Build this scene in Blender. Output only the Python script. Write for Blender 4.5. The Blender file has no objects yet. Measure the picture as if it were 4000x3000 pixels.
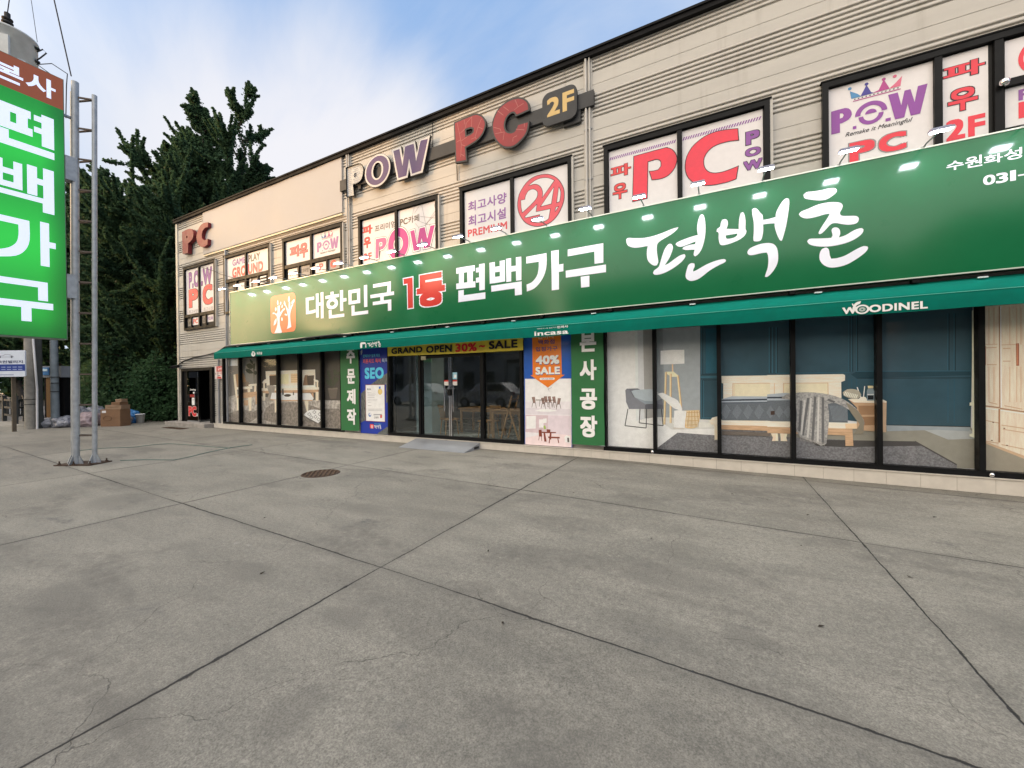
import bpy, bmesh, math, random
import numpy as np
from mathutils import Vector, Matrix
from mathutils.geometry import tessellate_polygon
random.seed(7)
RNG = np.random.default_rng(7)
scene = bpy.context.scene
C = scene.collection
R = math.radians

# ------------------------------------------------------------------ camera
FPX, YAW, PITCH, ROLL, CZ = 1532.0, R(27.48), R(-0.207), R(0.648), 1.655
_f = Vector((-math.sin(YAW) * math.cos(PITCH), math.cos(YAW) * math.cos(PITCH), math.sin(PITCH)))
_r0 = Vector((math.cos(YAW), math.sin(YAW), 0))
_u0 = _r0.cross(_f)
_r = _r0 * math.cos(ROLL) - _u0 * math.sin(ROLL)
_u = _r0 * math.sin(ROLL) + _u0 * math.cos(ROLL)
cam = bpy.data.cameras.new('camera')
cam_ob = bpy.data.objects.new('camera', cam)
C.objects.link(cam_ob)
cam.sensor_width = 36.0
cam.lens = 36.0 * FPX / 4000.0
cam.clip_start, cam.clip_end = 0.05, 3000
cam_ob.matrix_world = Matrix(((_r.x, _u.x, -_f.x, 0), (_r.y, _u.y, -_f.y, 0), (_r.z, _u.z, -_f.z, CZ), (0, 0, 0, 1)))
scene.camera = cam_ob

# ------------------------------------------------------------------ view, sky, sun
scene.view_settings.view_transform = 'Standard'
scene.view_settings.look = 'None'
scene.view_settings.gamma = 1
scene.view_settings.exposure = 0.0
SUN_AZ, SUN_EL = R(52), R(5.0)     # towards the left behind the camera (from -Y towards -X)
SUN_DIR = Vector((-math.sin(SUN_AZ) * math.cos(SUN_EL), -math.cos(SUN_AZ) * math.cos(SUN_EL), math.sin(SUN_EL)))
sun = bpy.data.lights.new('sun', 'SUN')
sun.energy = 2.9
sun.angle = R(2.0)
sun.color = (1.0, 0.57, 0.25)
sun_ob = bpy.data.objects.new('sun', sun)
C.objects.link(sun_ob)
sun_ob.rotation_euler = SUN_DIR.to_track_quat('Z', 'Y').to_euler()

world = bpy.data.worlds.new('World')
scene.world = world
world.use_nodes = True


class NT:
    """small helper to write node trees"""
    def __init__(s, tree): s.t = tree
    def n(s, typ, **kw):
        nd = s.t.nodes.new(typ)
        for k, v in kw.items():
            if k.startswith('i_'):
                key = k[2:]
                key = int(key) if key.isdigit() else key.replace('_', ' ')
                nd.inputs[key].default_value = v
            else: setattr(nd, k, v)
        return nd
    def l(s, a, b): s.t.links.new(a, b)
    def m(s, op, a, b=None, c=None, clamp=False):
        nd = s.t.nodes.new('ShaderNodeMath'); nd.operation = op; nd.use_clamp = clamp
        for i, v in enumerate((a, b, c)):
            if v is None: continue
            if isinstance(v, (int, float)): nd.inputs[i].default_value = v
            else: s.l(v, nd.inputs[i])
        return nd.outputs[0]
    def mix(s, fac, a, b, mode='MIX'):
        nd = s.t.nodes.new('ShaderNodeMix'); nd.data_type = 'RGBA'; nd.blend_type = mode
        for i, v in ((0, fac), (6, a), (7, b)):
            if isinstance(v, (int, float)): nd.inputs[i].default_value = v
            elif isinstance(v, tuple): nd.inputs[i].default_value = (*v[:3], 1)
            else: s.l(v, nd.inputs[i])
        return nd.outputs[2]
    def noise(s, vec, scale, detail=4, rough=.55, dist=0.0):
        nd = s.n('ShaderNodeTexNoise'); nd.inputs['Scale'].default_value = scale
        nd.inputs['Detail'].default_value = detail; nd.inputs['Roughness'].default_value = rough
        nd.inputs['Distortion'].default_value = dist
        if vec is not None: s.l(vec, nd.inputs['Vector'])
        return nd.outputs['Fac']
    def ramp(s, v, lo, hi, a=0.0, b=1.0):
        nd = s.n('ShaderNodeMapRange', interpolation_type='SMOOTHSTEP')
        s.l(v, nd.inputs[0])
        for i, x in enumerate((lo, hi, a, b)): nd.inputs[i + 1].default_value = x
        return nd.outputs[0]
    def scaled(s, vec, sc):
        nd = s.n('ShaderNodeVectorMath', operation='MULTIPLY'); s.l(vec, nd.inputs[0]); nd.inputs[1].default_value = sc
        return nd.outputs[0]
    def dot(s, vec, d):
        nd = s.n('ShaderNodeVectorMath', operation='DOT_PRODUCT'); s.l(vec, nd.inputs[0]); nd.inputs[1].default_value = d
        return nd.outputs['Value']


w = NT(world.node_tree)
bg = world.node_tree.nodes['Background']
tc = w.n('ShaderNodeTexCoord')
D = tc.outputs['Generated']
sky = w.n('ShaderNodeTexSky', sky_type='NISHITA', sun_disc=False, sun_elevation=SUN_EL + R(7), sun_rotation=math.atan2(SUN_DIR.x, SUN_DIR.y))
sky.air_density = 1.0; sky.dust_density = 1.0; sky.ozone_density = 2.0
sep = w.n('ShaderNodeSeparateXYZ'); w.l(D, sep.inputs[0])
zc = w.m('MAXIMUM', sep.outputs[2], 0.0)
# flatten the direction on to a cloud layer so that the streaks lengthen towards the horizon
den = w.m('ADD', zc, 0.22)
cv = w.n('ShaderNodeCombineXYZ')
w.l(w.m('DIVIDE', sep.outputs[0], den), cv.inputs[0]); w.l(w.m('DIVIDE', sep.outputs[1], den), cv.inputs[1])
c1 = w.noise(w.scaled(cv.outputs[0], (0.50, 1.15, 1)), 1.3, 9, .56, .8)
c2 = w.noise(w.scaled(cv.outputs[0], (1.1, 0.6, 1)), 0.55, 5, .5, .4)
lobe = w.ramp(w.dot(D, (-0.74, 0.56, 0.37)), 0.915, 0.99)
back = w.ramp(w.dot(D, (-0.10, -0.80, 0.59)), 0.10, 0.84)
low = w.ramp(zc, 0.0, 0.5, 0.12, 0.0)
cl = w.m('ADD', w.m('ADD', w.m('MULTIPLY', c1, 1.15), w.m('MULTIPLY', c2, 0.45)), w.m('ADD', w.m('MULTIPLY', lobe, 0.36), w.m('ADD', w.m('MULTIPLY', back, 0.30), low)))
mask = w.ramp(cl, 0.63, 1.16, 0.03, 0.96)
glow = w.ramp(w.dot(D, tuple(SUN_DIR)), 0.62, 1.0)
glow2 = w.m('POWER', glow, 1.9)
cloud_col = w.mix(lobe, (0.78, 0.83, 0.93), (0.93, 0.92, 0.96))
cloud_col = w.mix(back, cloud_col, (2.80, 2.58, 2.32))
skys = w.n('ShaderNodeVectorMath', operation='SCALE'); w.l(sky.outputs[0], skys.inputs[0]); skys.inputs['Scale'].default_value = 0.05
skyc = w.mix(1.0, skys.outputs[0], (0.235, 0.415, 0.735), 'ADD')
col = w.mix(mask, skyc, cloud_col)
gl = w.mix(1.0, (4.4, 2.75, 0.62), glow2, 'MULTIPLY')
band = w.ramp(zc, -0.05, 0.75, 1.0, 0.0)
gl = w.mix(1.0, gl, band, 'MULTIPLY')
col = w.mix(1.0, col, gl, 'ADD')
w.l(col, bg.inputs[0])
bg.inputs[1].default_value = 1.0


# ------------------------------------------------------------------ materials
def c8(r, g, b):
    def f(v):
        v /= 255.0
        return v / 12.92 if v <= .04045 else ((v + .055) / 1.055) ** 2.4
    return (f(r), f(g), f(b))


MATS = {}


def mat(name, col, rough=.6, metal=0.0, noise=0.0, nscale=6.0, coat=0.0, bump=0.0, bscale=60.0, spec=.4, stretch=None):
    """plain procedural paint / cloth / metal with tonal variation and optional grain bump"""
    if name in MATS: return MATS[name]
    m = bpy.data.materials.new(name); m.use_nodes = True
    t = NT(m.node_tree); p = m.node_tree.nodes['Principled BSDF']
    p.inputs['Roughness'].default_value = rough; p.inputs['Metallic'].default_value = metal
    p.inputs['Specular IOR Level'].default_value = spec
    if coat:
        p.inputs['Coat Weight'].default_value = coat; p.inputs['Coat Roughness'].default_value = .08
    geo = t.n('ShaderNodeNewGeometry').outputs['Position']
    if stretch: geo = t.scaled(geo, stretch)
    if noise:
        n1 = t.noise(geo, nscale, 5, .6)
        v = t.ramp(n1, .25, .75, 1 - noise, 1 + noise)
        mx = t.mix(1.0, (*col, 1), v, 'MULTIPLY')
        t.l(mx, p.inputs['Base Color'])
        t.l(t.ramp(n1, .3, .7, max(rough - .08, 0.02), min(rough + .1, 1)), p.inputs['Roughness'])
    else:
        p.inputs['Base Color'].default_value = (*col, 1)
    if bump:
        b = t.n('ShaderNodeBump'); b.inputs['Strength'].default_value = bump; b.inputs['Distance'].default_value = .01
        t.l(t.noise(geo, bscale, 3), b.inputs['Height']); t.l(b.outputs[0], p.inputs['Normal'])
    MATS[name] = m
    return m


def emis(name, col, strength, base=(.8, .8, .8)):
    if name in MATS: return MATS[name]
    m = bpy.data.materials.new(name); m.use_nodes = True
    p = m.node_tree.nodes['Principled BSDF']
    p.inputs['Base Color'].default_value = (*base, 1)
    p.inputs['Emission Color'].default_value = (*col, 1); p.inputs['Emission Strength'].default_value = strength
    p.inputs['Roughness'].default_value = .25
    MATS[name] = m
    return m


PGAIN = 1.0


def pr(r, g, b, noise=.05):
    """ink of a printed sheet, given as the printed colour"""
    return mat('print_%d_%d_%d_%d' % (r, g, b, PGAIN * 100), tuple(min(v * PGAIN, .90) for v in c8(r, g, b)), .42, 0, noise, 9.0, .12, spec=.3)


def glass(name, tint=(.8, .85, .85), rough=.02, refl=1.0):
    m = bpy.data.materials.new(name); m.use_nodes = True
    t = NT(m.node_tree); out = m.node_tree.nodes['Material Output']
    m.node_tree.nodes.remove(m.node_tree.nodes['Principled BSDF'])
    tr = t.n('ShaderNodeBsdfTransparent'); tr.inputs[0].default_value = (*tint, 1)
    gl = t.n('ShaderNodeBsdfGlossy'); gl.inputs['Roughness'].default_value = rough
    lw = t.n('ShaderNodeLayerWeight'); lw.inputs[0].default_value = .5
    fr = t.m('ADD', .05, t.m('MULTIPLY', .95, t.m('POWER', lw.outputs['Facing'], 5.0)))
    ms = t.n('ShaderNodeMixShader')
    t.l(t.m('MULTIPLY', fr, refl, clamp=True), ms.inputs[0])
    t.l(tr.outputs[0], ms.inputs[1]); t.l(gl.outputs[0], ms.inputs[2]); t.l(ms.outputs[0], out.inputs[0])
    MATS[name] = m
    return m


# ------------------------------------------------------------------ mesh building
def ray(x, y): return _r * ((x - 2000) / FPX) - _u * ((y - 1500) / FPX) + _f


def at(x, y, Y):
    """a measured point of the survey photograph -> (X, Z) on the upright plane at depth Y"""
    d = ray(x, y); k = Y / d.y
    return (d.x * k, d.z * k + CZ)


def ground_z(x): return -0.0106 * min(max(x + 2.3, 0), 12)


def Zm(ox, oy, s): return lambda x, y: (ox + x * s, oy + y * s)


class MB:
    def __init__(s): s.v = []; s.f = []; s.mi = []; s.mats = []; s.sm = []
    def slot(s, m):
        if m not in s.mats: s.mats.append(m)
        return s.mats.index(m)
    def face(s, pts, m, smooth=False):
        b = len(s.v); s.v.extend(tuple(p) for p in pts); s.f.append(tuple(range(b, b + len(pts)))); s.mi.append(s.slot(m)); s.sm.append(smooth)
    def mesh(s, vs, fs, m, smooth=False):
        b = len(s.v); s.v.extend(tuple(p) for p in vs); k = s.slot(m)
        for f in fs: s.f.append(tuple(i + b for i in f)); s.mi.append(k); s.sm.append(smooth)
    def box(s, x0, x1, y0, y1, z0, z1, m):
        v = [(x, y, z) for x in (x0, x1) for y in (y0, y1) for z in (z0, z1)]
        s.mesh(v, [(0, 1, 3, 2), (4, 6, 7, 5), (0, 4, 5, 1), (2, 3, 7, 6), (0, 2, 6, 4), (1, 5, 7, 3)], m)
    def bevbox(s, x0, x1, y0, y1, z0, z1, m, b=.01):
        bm = bmesh.new(); bmesh.ops.create_cube(bm, size=1)
        for q in bm.verts: q.co = Vector((x0 + (q.co.x + .5) * (x1 - x0), y0 + (q.co.y + .5) * (y1 - y0), z0 + (q.co.z + .5) * (z1 - z0)))
        bmesh.ops.bevel(bm, geom=bm.edges[:], offset=b, segments=2, affect='EDGES', profile=.5)
        s.bm(bm, m)
    def bm(s, bm, m, smooth=False):
        bm.verts.index_update()
        s.mesh([q.co[:] for q in bm.verts], [[q.index for q in f.verts] for f in bm.faces], m, smooth); bm.free()
    def obox(s, c, ax, size, m):
        """box at centre c with axes ax (3 vectors) and full sizes"""
        c = Vector(c); A = [Vector(a).normalized() * (h / 2) for a, h in zip(ax, size)]
        v = [c + A[0] * i + A[1] * j + A[2] * k for i in (-1, 1) for j in (-1, 1) for k in (-1, 1)]
        s.mesh(v, [(0, 1, 3, 2), (4, 6, 7, 5), (0, 4, 5, 1), (2, 3, 7, 6), (0, 2, 6, 4), (1, 5, 7, 3)], m)
    def beam(s, a, b, wx, wy, m, up=(0, 0, 1)):
        a, b = Vector(a), Vector(b); d = b - a; up = Vector(up)
        if abs(d.normalized().dot(up)) > .98: up = Vector((0, 1, 0))
        sx = d.cross(up).normalized(); sy = sx.cross(d).normalized()
        s.obox((a + b) / 2, (sx, sy, d), (wx, wy, d.length), m)
    def tube(s, pts, r, m, n=8, cap=True):
        pts = [Vector(p) for p in pts]; rs = r if isinstance(r, (list, tuple)) else [r] * len(pts)
        vs = []; fs = []; prev = None
        for i, p in enumerate(pts):
            d = (pts[min(i + 1, len(pts) - 1)] - pts[max(i - 1, 0)]).normalized()
            if prev is None:
                a = d.orthogonal().normalized()
            else:
                a = (prev - d * prev.dot(d)).normalized()
            prev = a; b = d.cross(a)
            for k in range(n):
                t = 2 * math.pi * k / n; vs.append(p + (a * math.cos(t) + b * math.sin(t)) * rs[i])
        for i in range(len(pts) - 1):
            for k in range(n): fs.append((i * n + k, i * n + (k + 1) % n, (i + 1) * n + (k + 1) % n, (i + 1) * n + k))
        s.mesh(vs, fs, m, True)
        if cap:
            s.face(vs[:n][::-1], m); s.face(vs[-n:], m)
    def lathe(s, prof, m, c=(0, 0, 0), n=24):
        vs = [(c[0] + r * math.cos(2 * math.pi * k / n), c[1] + r * math.sin(2 * math.pi * k / n), c[2] + z) for r, z in prof for k in range(n)]
        fs = [(i * n + k, i * n + (k + 1) % n, (i + 1) * n + (k + 1) % n, (i + 1) * n + k) for i in range(len(prof) - 1) for k in range(n)]
        s.mesh(vs, fs, m, True)
    def poly(s, loops, Y, m):
        """flat polygon (first loop outer, the rest holes) of (X,Z) points on the plane Y"""
        if loops and isinstance(loops[0][0], (int, float)): loops = [loops]
        L = [[Vector((p[0], p[1], 0)) for p in lp] for lp in loops]
        pts = [p for lp in L for p in lp]
        tris = tessellate_polygon(L)
        fs = []
        for a, b, c in tris:
            A, B, Cc = pts[a], pts[b], pts[c]
            cr = (B - A).cross(Cc - A).z
            fs.append((a, b, c) if cr > 0 else (a, c, b))
        s.mesh([(p.x, Y, p.y) for p in pts], fs, m)
    def prism(s, loops, Y0, Y1, mf, ms):
        """polygon plate from front Y0 back to Y1"""
        if isinstance(loops[0][0], (int, float)): loops = [loops]
        s.poly(loops, Y0, mf)
        for lp in loops:
            n = len(lp)
            for i in range(n):
                a, b = lp[i], lp[(i + 1) % n]
                s.face([(a[0], Y0, a[1]), (b[0], Y0, b[1]), (b[0], Y1, b[1]), (a[0], Y1, a[1])], ms)
    def build(s, name, parent=None, loc=None):
        me = bpy.data.meshes.new(name); me.from_pydata(s.v, [], s.f)
        for m in s.mats: me.materials.append(m)
        me.polygons.foreach_set('material_index', s.mi); me.polygons.foreach_set('use_smooth', s.sm)
        if loc is not None:
            me.transform(Matrix.Translation(-Vector(loc)))
        me.validate(); me.update()
        o = bpy.data.objects.new(name, me); C.objects.link(o)
        if loc is not None: o.location = loc
        if parent is not None:
            o.parent = parent
            if loc is None: o.location = (0, 0, 0)
            pl = world_loc(parent)
            o.location = Vector(o.location) - pl
        return o


def world_loc(o):
    l = Vector(o.location)
    while o.parent is not None:
        o = o.parent; l = l + Vector(o.location)
    return l


def tag(o, label=None, cat=None, group=None, kind=None):
    if label: o['label'] = label
    if cat: o['category'] = cat
    if group: o['group'] = group
    if kind: o['kind'] = kind
    return o


def thing(name, label, cat, loc=(0, 0, 0), group=None):
    o = bpy.data.objects.new(name, None); C.objects.link(o); o.location = loc; o.empty_display_size = .2
    return tag(o, label, cat, group)


def dup(o, parent=None):
    c = o.copy(); C.objects.link(c); c.parent = parent
    for ch in list(o.children): dup(ch, c)
    return c


def smooth_loop(pts, k=3, sharp=35):
    """Catmull-Rom through a closed traced outline; corners sharper than `sharp` deg stay sharp"""
    n = len(pts); out = []
    P = [Vector((p[0], p[1])) for p in pts]
    crn = []
    for i in range(n):
        a = P[i] - P[i - 1]; b = P[(i + 1) % n] - P[i]
        ang = math.degrees(abs(a.angle_signed(b, 0))) if a.length > 1e-9 and b.length > 1e-9 else 0
        crn.append(ang > sharp)
    for i in range(n):
        p0, p1, p2, p3 = P[i - 1], P[i], P[(i + 1) % n], P[(i + 2) % n]
        if crn[i]: p0 = p1 - (p2 - p1) * .5
        if crn[(i + 1) % n]: p3 = p2 + (p2 - p1) * .5
        for j in range(k):
            t = j / k
            q = .5 * ((2 * p1) + (p2 - p0) * t + (2 * p0 - 5 * p1 + 4 * p2 - p3) * t * t + (3 * p1 - p0 - 3 * p2 + p3) * t ** 3)
            out.append((q.x, q.y))
    return out


def area(lp): return .5 * sum(lp[i - 1][0] * lp[i][1] - lp[i][0] * lp[i - 1][1] for i in range(len(lp)))


def grow(lp, d):
    """offset a closed loop outwards by d (miter, limited)"""
    if area(lp) < 0: d = -d
    n = len(lp); out = []
    for i in range(n):
        a, b, c = Vector(lp[i - 1]), Vector(lp[i]), Vector(lp[(i + 1) % n])
        e1, e2 = (b - a), (c - b)
        if e1.length < 1e-9: e1 = e2
        if e2.length < 1e-9: e2 = e1
        n1 = Vector((e1.y, -e1.x)).normalized(); n2 = Vector((e2.y, -e2.x)).normalized()
        k = n1 + n2
        if k.length < 1e-6: k = n1
        k = k.normalized(); q = max(k.dot(n1), .45)
        out.append((b.x + k.x * d / q, b.y + k.y * d / q))
    return out


def ellipse(cx, cz, rx, rz, n=40): return [(cx + rx * math.cos(2 * math.pi * i / n), cz + rz * math.sin(2 * math.pi * i / n)) for i in range(n)]


def rrect(x0, z0, x1, z1, r, n=5):
    out = []
    for cx, cz, a0 in ((x1 - r, z1 - r, 0), (x0 + r, z1 - r, 90), (x0 + r, z0 + r, 180), (x1 - r, z0 + r, 270)):
        for i in range(n + 1):
            a = R(a0 + 90 * i / n); out.append((cx + r * math.cos(a), cz + r * math.sin(a)))
    return out


def rect(x0, z0, x1, z1): return [(x0, z0), (x1, z0), (x1, z1), (x0, z1)]


_txt = {}


def glyphs(s, bold=0.0, spacing=1.0, shear=0.0):
    """flat lettering of the built-in face -> normalised triangles in a 0..1 box"""
    key = (s, bold, spacing, shear)
    if key in _txt: return _txt[key]
    cu = bpy.data.curves.new('t', 'FONT'); cu.body = s; cu.offset = bold; cu.space_character = spacing; cu.resolution_u = 4; cu.shear = shear
    cu.fill_mode = 'BOTH'
    o = bpy.data.objects.new('t', cu); C.objects.link(o)
    dg = bpy.context.evaluated_depsgraph_get(); dg.update()
    me = bpy.data.meshes.new_from_object(o.evaluated_get(dg))
    vs = np.array([v.co[:2] for v in me.vertices]); fs = [tuple(p.vertices) for p in me.polygons]
    bpy.data.objects.remove(o); bpy.data.curves.remove(cu); bpy.data.meshes.remove(me)
    lo, hi = vs.min(0), vs.max(0)
    res = ((vs - lo) / (hi - lo), fs, (hi - lo)[0] / (hi - lo)[1], hi - lo, lo)
    _txt[key] = res
    return res


def word(mb, s, X0, Z0, X1, Z1, Y, m, bold=0.0, outline=0.0, om=None, spacing=1.0, shear=0.0, step=.0015):
    """lettering fitted to a box; weight is added by stamping the face around itself"""
    bold *= .72
    if spacing == 1.0 and len(s) > 1: spacing = 1.0 + 2.0 * bold + (1.2 * outline if om is not None else 0)
    vs, fs, asp, sz, lo = glyphs(s, 0.0, round(spacing, 3), shear)
    raw = vs * sz
    kx, kz = (X1 - X0) / (sz[0] + 2 * bold), (Z1 - Z0) / (sz[1] + 2 * bold)
    def stamp(r, mm, y):
        offs = [(0, 0)]
        if r > 0:
            offs += [(i * r * q, j * r * q) for q in ((1.0, .5) if r > .055 else (1.0,)) for i in (-1, 0, 1) for j in (-1, 0, 1) if i or j]
        for n, (ox, oz) in enumerate(offs):
            mb.mesh([(X0 + (p[0] + bold + ox) * kx, y + n * .00002, Z0 + (p[1] + bold + oz) * kz) for p in raw], fs, mm)
    if outline and om is not None:
        stamp(bold + outline, om, Y)
        Y = Y - step
    stamp(bold, m, Y)


def wz(mb, s, z, bl, tr, Y, m, **kw):
    """word between two measured corners (bottom-left, top-right)"""
    a = at(*z(*bl), Y); b = at(*z(*tr), Y)
    word(mb, s, a[0], a[1], b[0], b[1], Y, m, **kw)


def PZ(z, pts, Y): return [at(*z(*p), Y) for p in pts]

# ================================================================== SETTING
WALL = mat('wall_paint', (.480, .462, .430), .45, 0, .07, 1.3, 0, .12, 220, stretch=(.6, 1, 2.5))
t = NT(WALL.node_tree); p_ = WALL.node_tree.nodes['Principled BSDF']; src = p_.inputs['Base Color'].links[0].from_socket
Pw = t.n('ShaderNodeNewGeometry').outputs['Position']
k1 = t.ramp(t.noise(t.scaled(Pw, (5.5, 1, .32)), 1.0, 5, .62), .50, .72); k2 = t.ramp(t.noise(t.scaled(Pw, (.5, 1, .9)), 1.0, 3), .40, .65)
t.l(t.mix(t.m('MULTIPLY', t.m('MULTIPLY', k1, k2), .34), src, (.22, .19, .15)), p_.inputs['Base Color'])
BLACK = mat('black_frame', (.007, .0075, .0085), .45, 0, .12, 5, 0, spec=.15)
DARK = mat('dark_trim', (.007, .007, .008), .6, 0, .15, 3, spec=.12)
GALV = mat('galvanised', (.36, .38, .40), .5, .35, .18, 9, 0, .1, 90)
STEEL = mat('steel_grey', (.30, .31, .33), .42, .5, .1, 6)
CHROME = mat('chrome', (.72, .72, .74), .14, 1.0)
TILE = mat('tile_cream', (.60, .56, .50), .4, 0, .07, 5)
GROUT = mat('tile_joint', (.22, .20, .18), .9)
PANEL = mat('blank_banner', (.44, .43, .43), .6, 0, .05, .9, 0, .25, 5)
WHITE = mat('white_plastic', (.72, .72, .73), .4, 0, .05, 5)
RUBBER = mat('black_rubber', (.015, .015, .016), .6, 0, .2, 20)
WOOD = mat('shop_wood', (.36, .20, .09), .5, 0, .2, 12, stretch=(1, 1, 6))


def concrete():
    m = bpy.data.materials.new('concrete'); m.use_nodes = True
    t = NT(m.node_tree); p = m.node_tree.nodes['Principled BSDF']
    P = t.n('ShaderNodeNewGeometry').outputs['Position']
    s = t.n('ShaderNodeSeparateXYZ'); t.l(P, s.inputs[0])
    wob = t.noise(P, 1.4, 4, .65)
    wob2 = t.noise(P, 22, 3, .6)
    dx = t.m('ADD', t.m('MULTIPLY', t.m('SUBTRACT', wob, .5), .05), t.m('MULTIPLY', t.m('SUBTRACT', wob2, .5), .012))
    def lines(c, off, per, wd):
        q = t.m('ADD', t.m('SUBTRACT', c, off), dx)
        d = t.m('MULTIPLY', t.m('ABSOLUTE', t.m('SUBTRACT', t.m('FRACT', t.m('ADD', t.m('DIVIDE', q, per), .5)), .5)), per)
        return d
    d1 = lines(s.outputs[0], -2.70, 4.02, 0)
    ys = t.m('SUBTRACT', s.outputs[1], t.m('MULTIPLY', s.outputs[0], -0.042))
    d2 = lines(ys, 2.47, 2.83, 0)
    wvar = t.ramp(t.noise(P, .5, 2), .35, .65, .004, .011)
    wvar = t.m('MULTIPLY', wvar, t.ramp(t.noise(P, 6.5, 5, .7), .54, .74, 1.0, 3.0))
    j1 = t.m('SUBTRACT', 1.0, t.ramp(t.m('DIVIDE', d1, wvar), .6, 1.5))
    j2 = t.m('SUBTRACT', 1.0, t.ramp(t.m('DIVIDE', d2, wvar), .5, 1.3))
    joint = t.m('MAXIMUM', j1, j2)
    # hair cracks
    cs = t.n('ShaderNodeVectorMath', operation='ADD')
    nv = t.n('ShaderNodeTexNoise'); t.l(P, nv.inputs['Vector']); nv.inputs['Scale'].default_value = 2.2; nv.inputs['Detail'].default_value = 5
    t.l(P, cs.inputs[0]); t.l(t.scaled(nv.outputs['Color'], (.55, .55, 0)), cs.inputs[1])
    vo = t.n('ShaderNodeTexVoronoi', feature='DISTANCE_TO_EDGE'); vo.inputs['Scale'].default_value = .55; t.l(cs.outputs[0], vo.inputs['Vector'])
    cr = t.m('SUBTRACT', 1.0, t.ramp(vo.outputs['Distance'], .0005, .0022))
    crm = t.ramp(t.noise(P, .42, 3, .5), .45, .56)
    crack = t.m('MULTIPLY', t.m('MULTIPLY', cr, crm), .55)
    # tones
    a = t.noise(P, .16, 5, .6); b = t.noise(t.scaled(P, (1.0, 2.6, 1)), .8, 6, .68); c = t.noise(P, 26, 4, .75); e = t.noise(P, 95, 3, .8)
    col = t.mix(t.ramp(a, .3, .7), (.194, .186, .164), (.250, .240, .212))
    col = t.mix(t.ramp(b, .28, .72), t.mix(1.0, col, (.80, .80, .79), 'MULTIPLY'), t.mix(1.0, col, (1.14, 1.13, 1.11), 'MULTIPLY'))
    col = t.mix(1.0, col, t.ramp(c, .25, .75, .80, 1.20), 'MULTIPLY')
    col = t.mix(1.0, col, t.ramp(e, .3, .7, .66, 1.30), 'MULTIPLY')
    cid = t.n('ShaderNodeCombineXYZ'); t.l(t.m('FLOOR', t.m('ADD', t.m('DIVIDE', t.m('ADD', s.outputs[0], 2.70), 4.02), .0)), cid.inputs[0]); t.l(t.m('FLOOR', t.m('DIVIDE', t.m('SUBTRACT', ys, 2.47), 2.83)), cid.inputs[1])
    wn_ = t.n('ShaderNodeTexWhiteNoise', noise_dimensions='3D'); t.l(cid.outputs[0], wn_.inputs[0])
    col = t.mix(1.0, col, t.ramp(wn_.outputs[0], 0, 1, .90, 1.08), 'MULTIPLY')
    st = t.m('MULTIPLY', t.ramp(t.noise(t.scaled(P, (.8, 1.9, 1)), .62, 4, .55, .6), .50, .66), t.ramp(t.noise(P, 7, 5, .7), .30, .62))
    col = t.mix(t.m('MULTIPLY', st, .62), col, (.105, .100, .090))
    # old oil and water stains where they lie on the slabs
    for sx_, sy_, ra, rb, am in ((.15, 2.97, .20, .15, .55), (-2.39, 1.92, .22, .12, .45), (-1.9, 1.25, .16, .20, .5), (-2.68, .86, .26, .12, .5), (-4.48, 1.08, .40, .20, .45), (-3.73, 1.99, .35, .14, .4), (-9.77, 7.69, .75, .30, .8), (-13.63, 4.75, 1.1, .22, .6), (-.32, 3.62, .5, .22, .35), (-4.19, 3.72, .45, .2, .35), (2.2, 4.0, .6, .35, .35), (-7.6, 2.4, .7, .3, .4)):
        ex = t.m('DIVIDE', t.m('ADD', t.m('SUBTRACT', s.outputs[0], sx_), t.m('MULTIPLY', t.m('SUBTRACT', wob, .5), ra * 2.2)), ra); ey = t.m('DIVIDE', t.m('ADD', t.m('SUBTRACT', s.outputs[1], sy_), t.m('MULTIPLY', t.m('SUBTRACT', b, .5), rb * 2.2)), rb)
        rr_ = t.m('ADD', t.m('MULTIPLY', ex, ex), t.m('MULTIPLY', ey, ey))
        q_ = t.m('MULTIPLY', t.m('SUBTRACT', 1.0, t.ramp(rr_, .15, 1.5)), t.ramp(c, .30, .60, .45, 1.0))
        col = t.mix(t.m('MULTIPLY', q_, am * .75), col, (.075, .073, .068))
    # dark aggregate specks, grey scuffs, tyre-dark patches
    v2 = t.n('ShaderNodeTexVoronoi'); v2.inputs['Scale'].default_value = 34; t.l(P, v2.inputs['Vector'])
    sp = t.m('MULTIPLY', t.m('SUBTRACT', 1.0, t.ramp(v2.outputs['Distance'], .10, .22)), t.ramp(t.noise(P, 3.0, 2), .48, .62))
    col = t.mix(t.m('MULTIPLY', sp, .55), col, (.06, .058, .055))
    scf = t.ramp(t.noise(t.scaled(P, (1, 2.2, 1)), 1.15, 3, .5), .64, .74)
    scf = t.m('MULTIPLY', scf, t.ramp(t.noise(P, 12, 4, .7), .35, .65))
    col = t.mix(t.m('MULTIPLY', scf, .75), col, (.085, .085, .085))
    wh = t.m('MULTIPLY', t.ramp(t.noise(P, 1.9, 3, .5), .70, .76), t.ramp(t.noise(P, 14, 3), .5, .6))
    col = t.mix(t.m('MULTIPLY', wh, .3), col, (.45, .44, .42))
    # damp dirt by the plinth and a drain run
    near = t.ramp(s.outputs[1], 7.4, 8.45)
    dm = t.m('MULTIPLY', near, t.ramp(t.noise(P, 1.1, 4, .6), .40, .62))
    col = t.mix(t.m('MULTIPLY', dm, .45), col, (.10, .088, .068))
    col = t.mix(t.m('MULTIPLY', t.m('SUBTRACT', 1.0, t.ramp(t.m('MINIMUM', d1, d2), .0, .10)), .22), col, (.10, .095, .085))
    col = t.mix(t.m('MAXIMUM', joint, crack), col, (.022, .021, .02))
    t.l(col, p.inputs['Base Color'])
    t.l(t.ramp(b, .3, .7, .72, .92), p.inputs['Roughness'])
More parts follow.
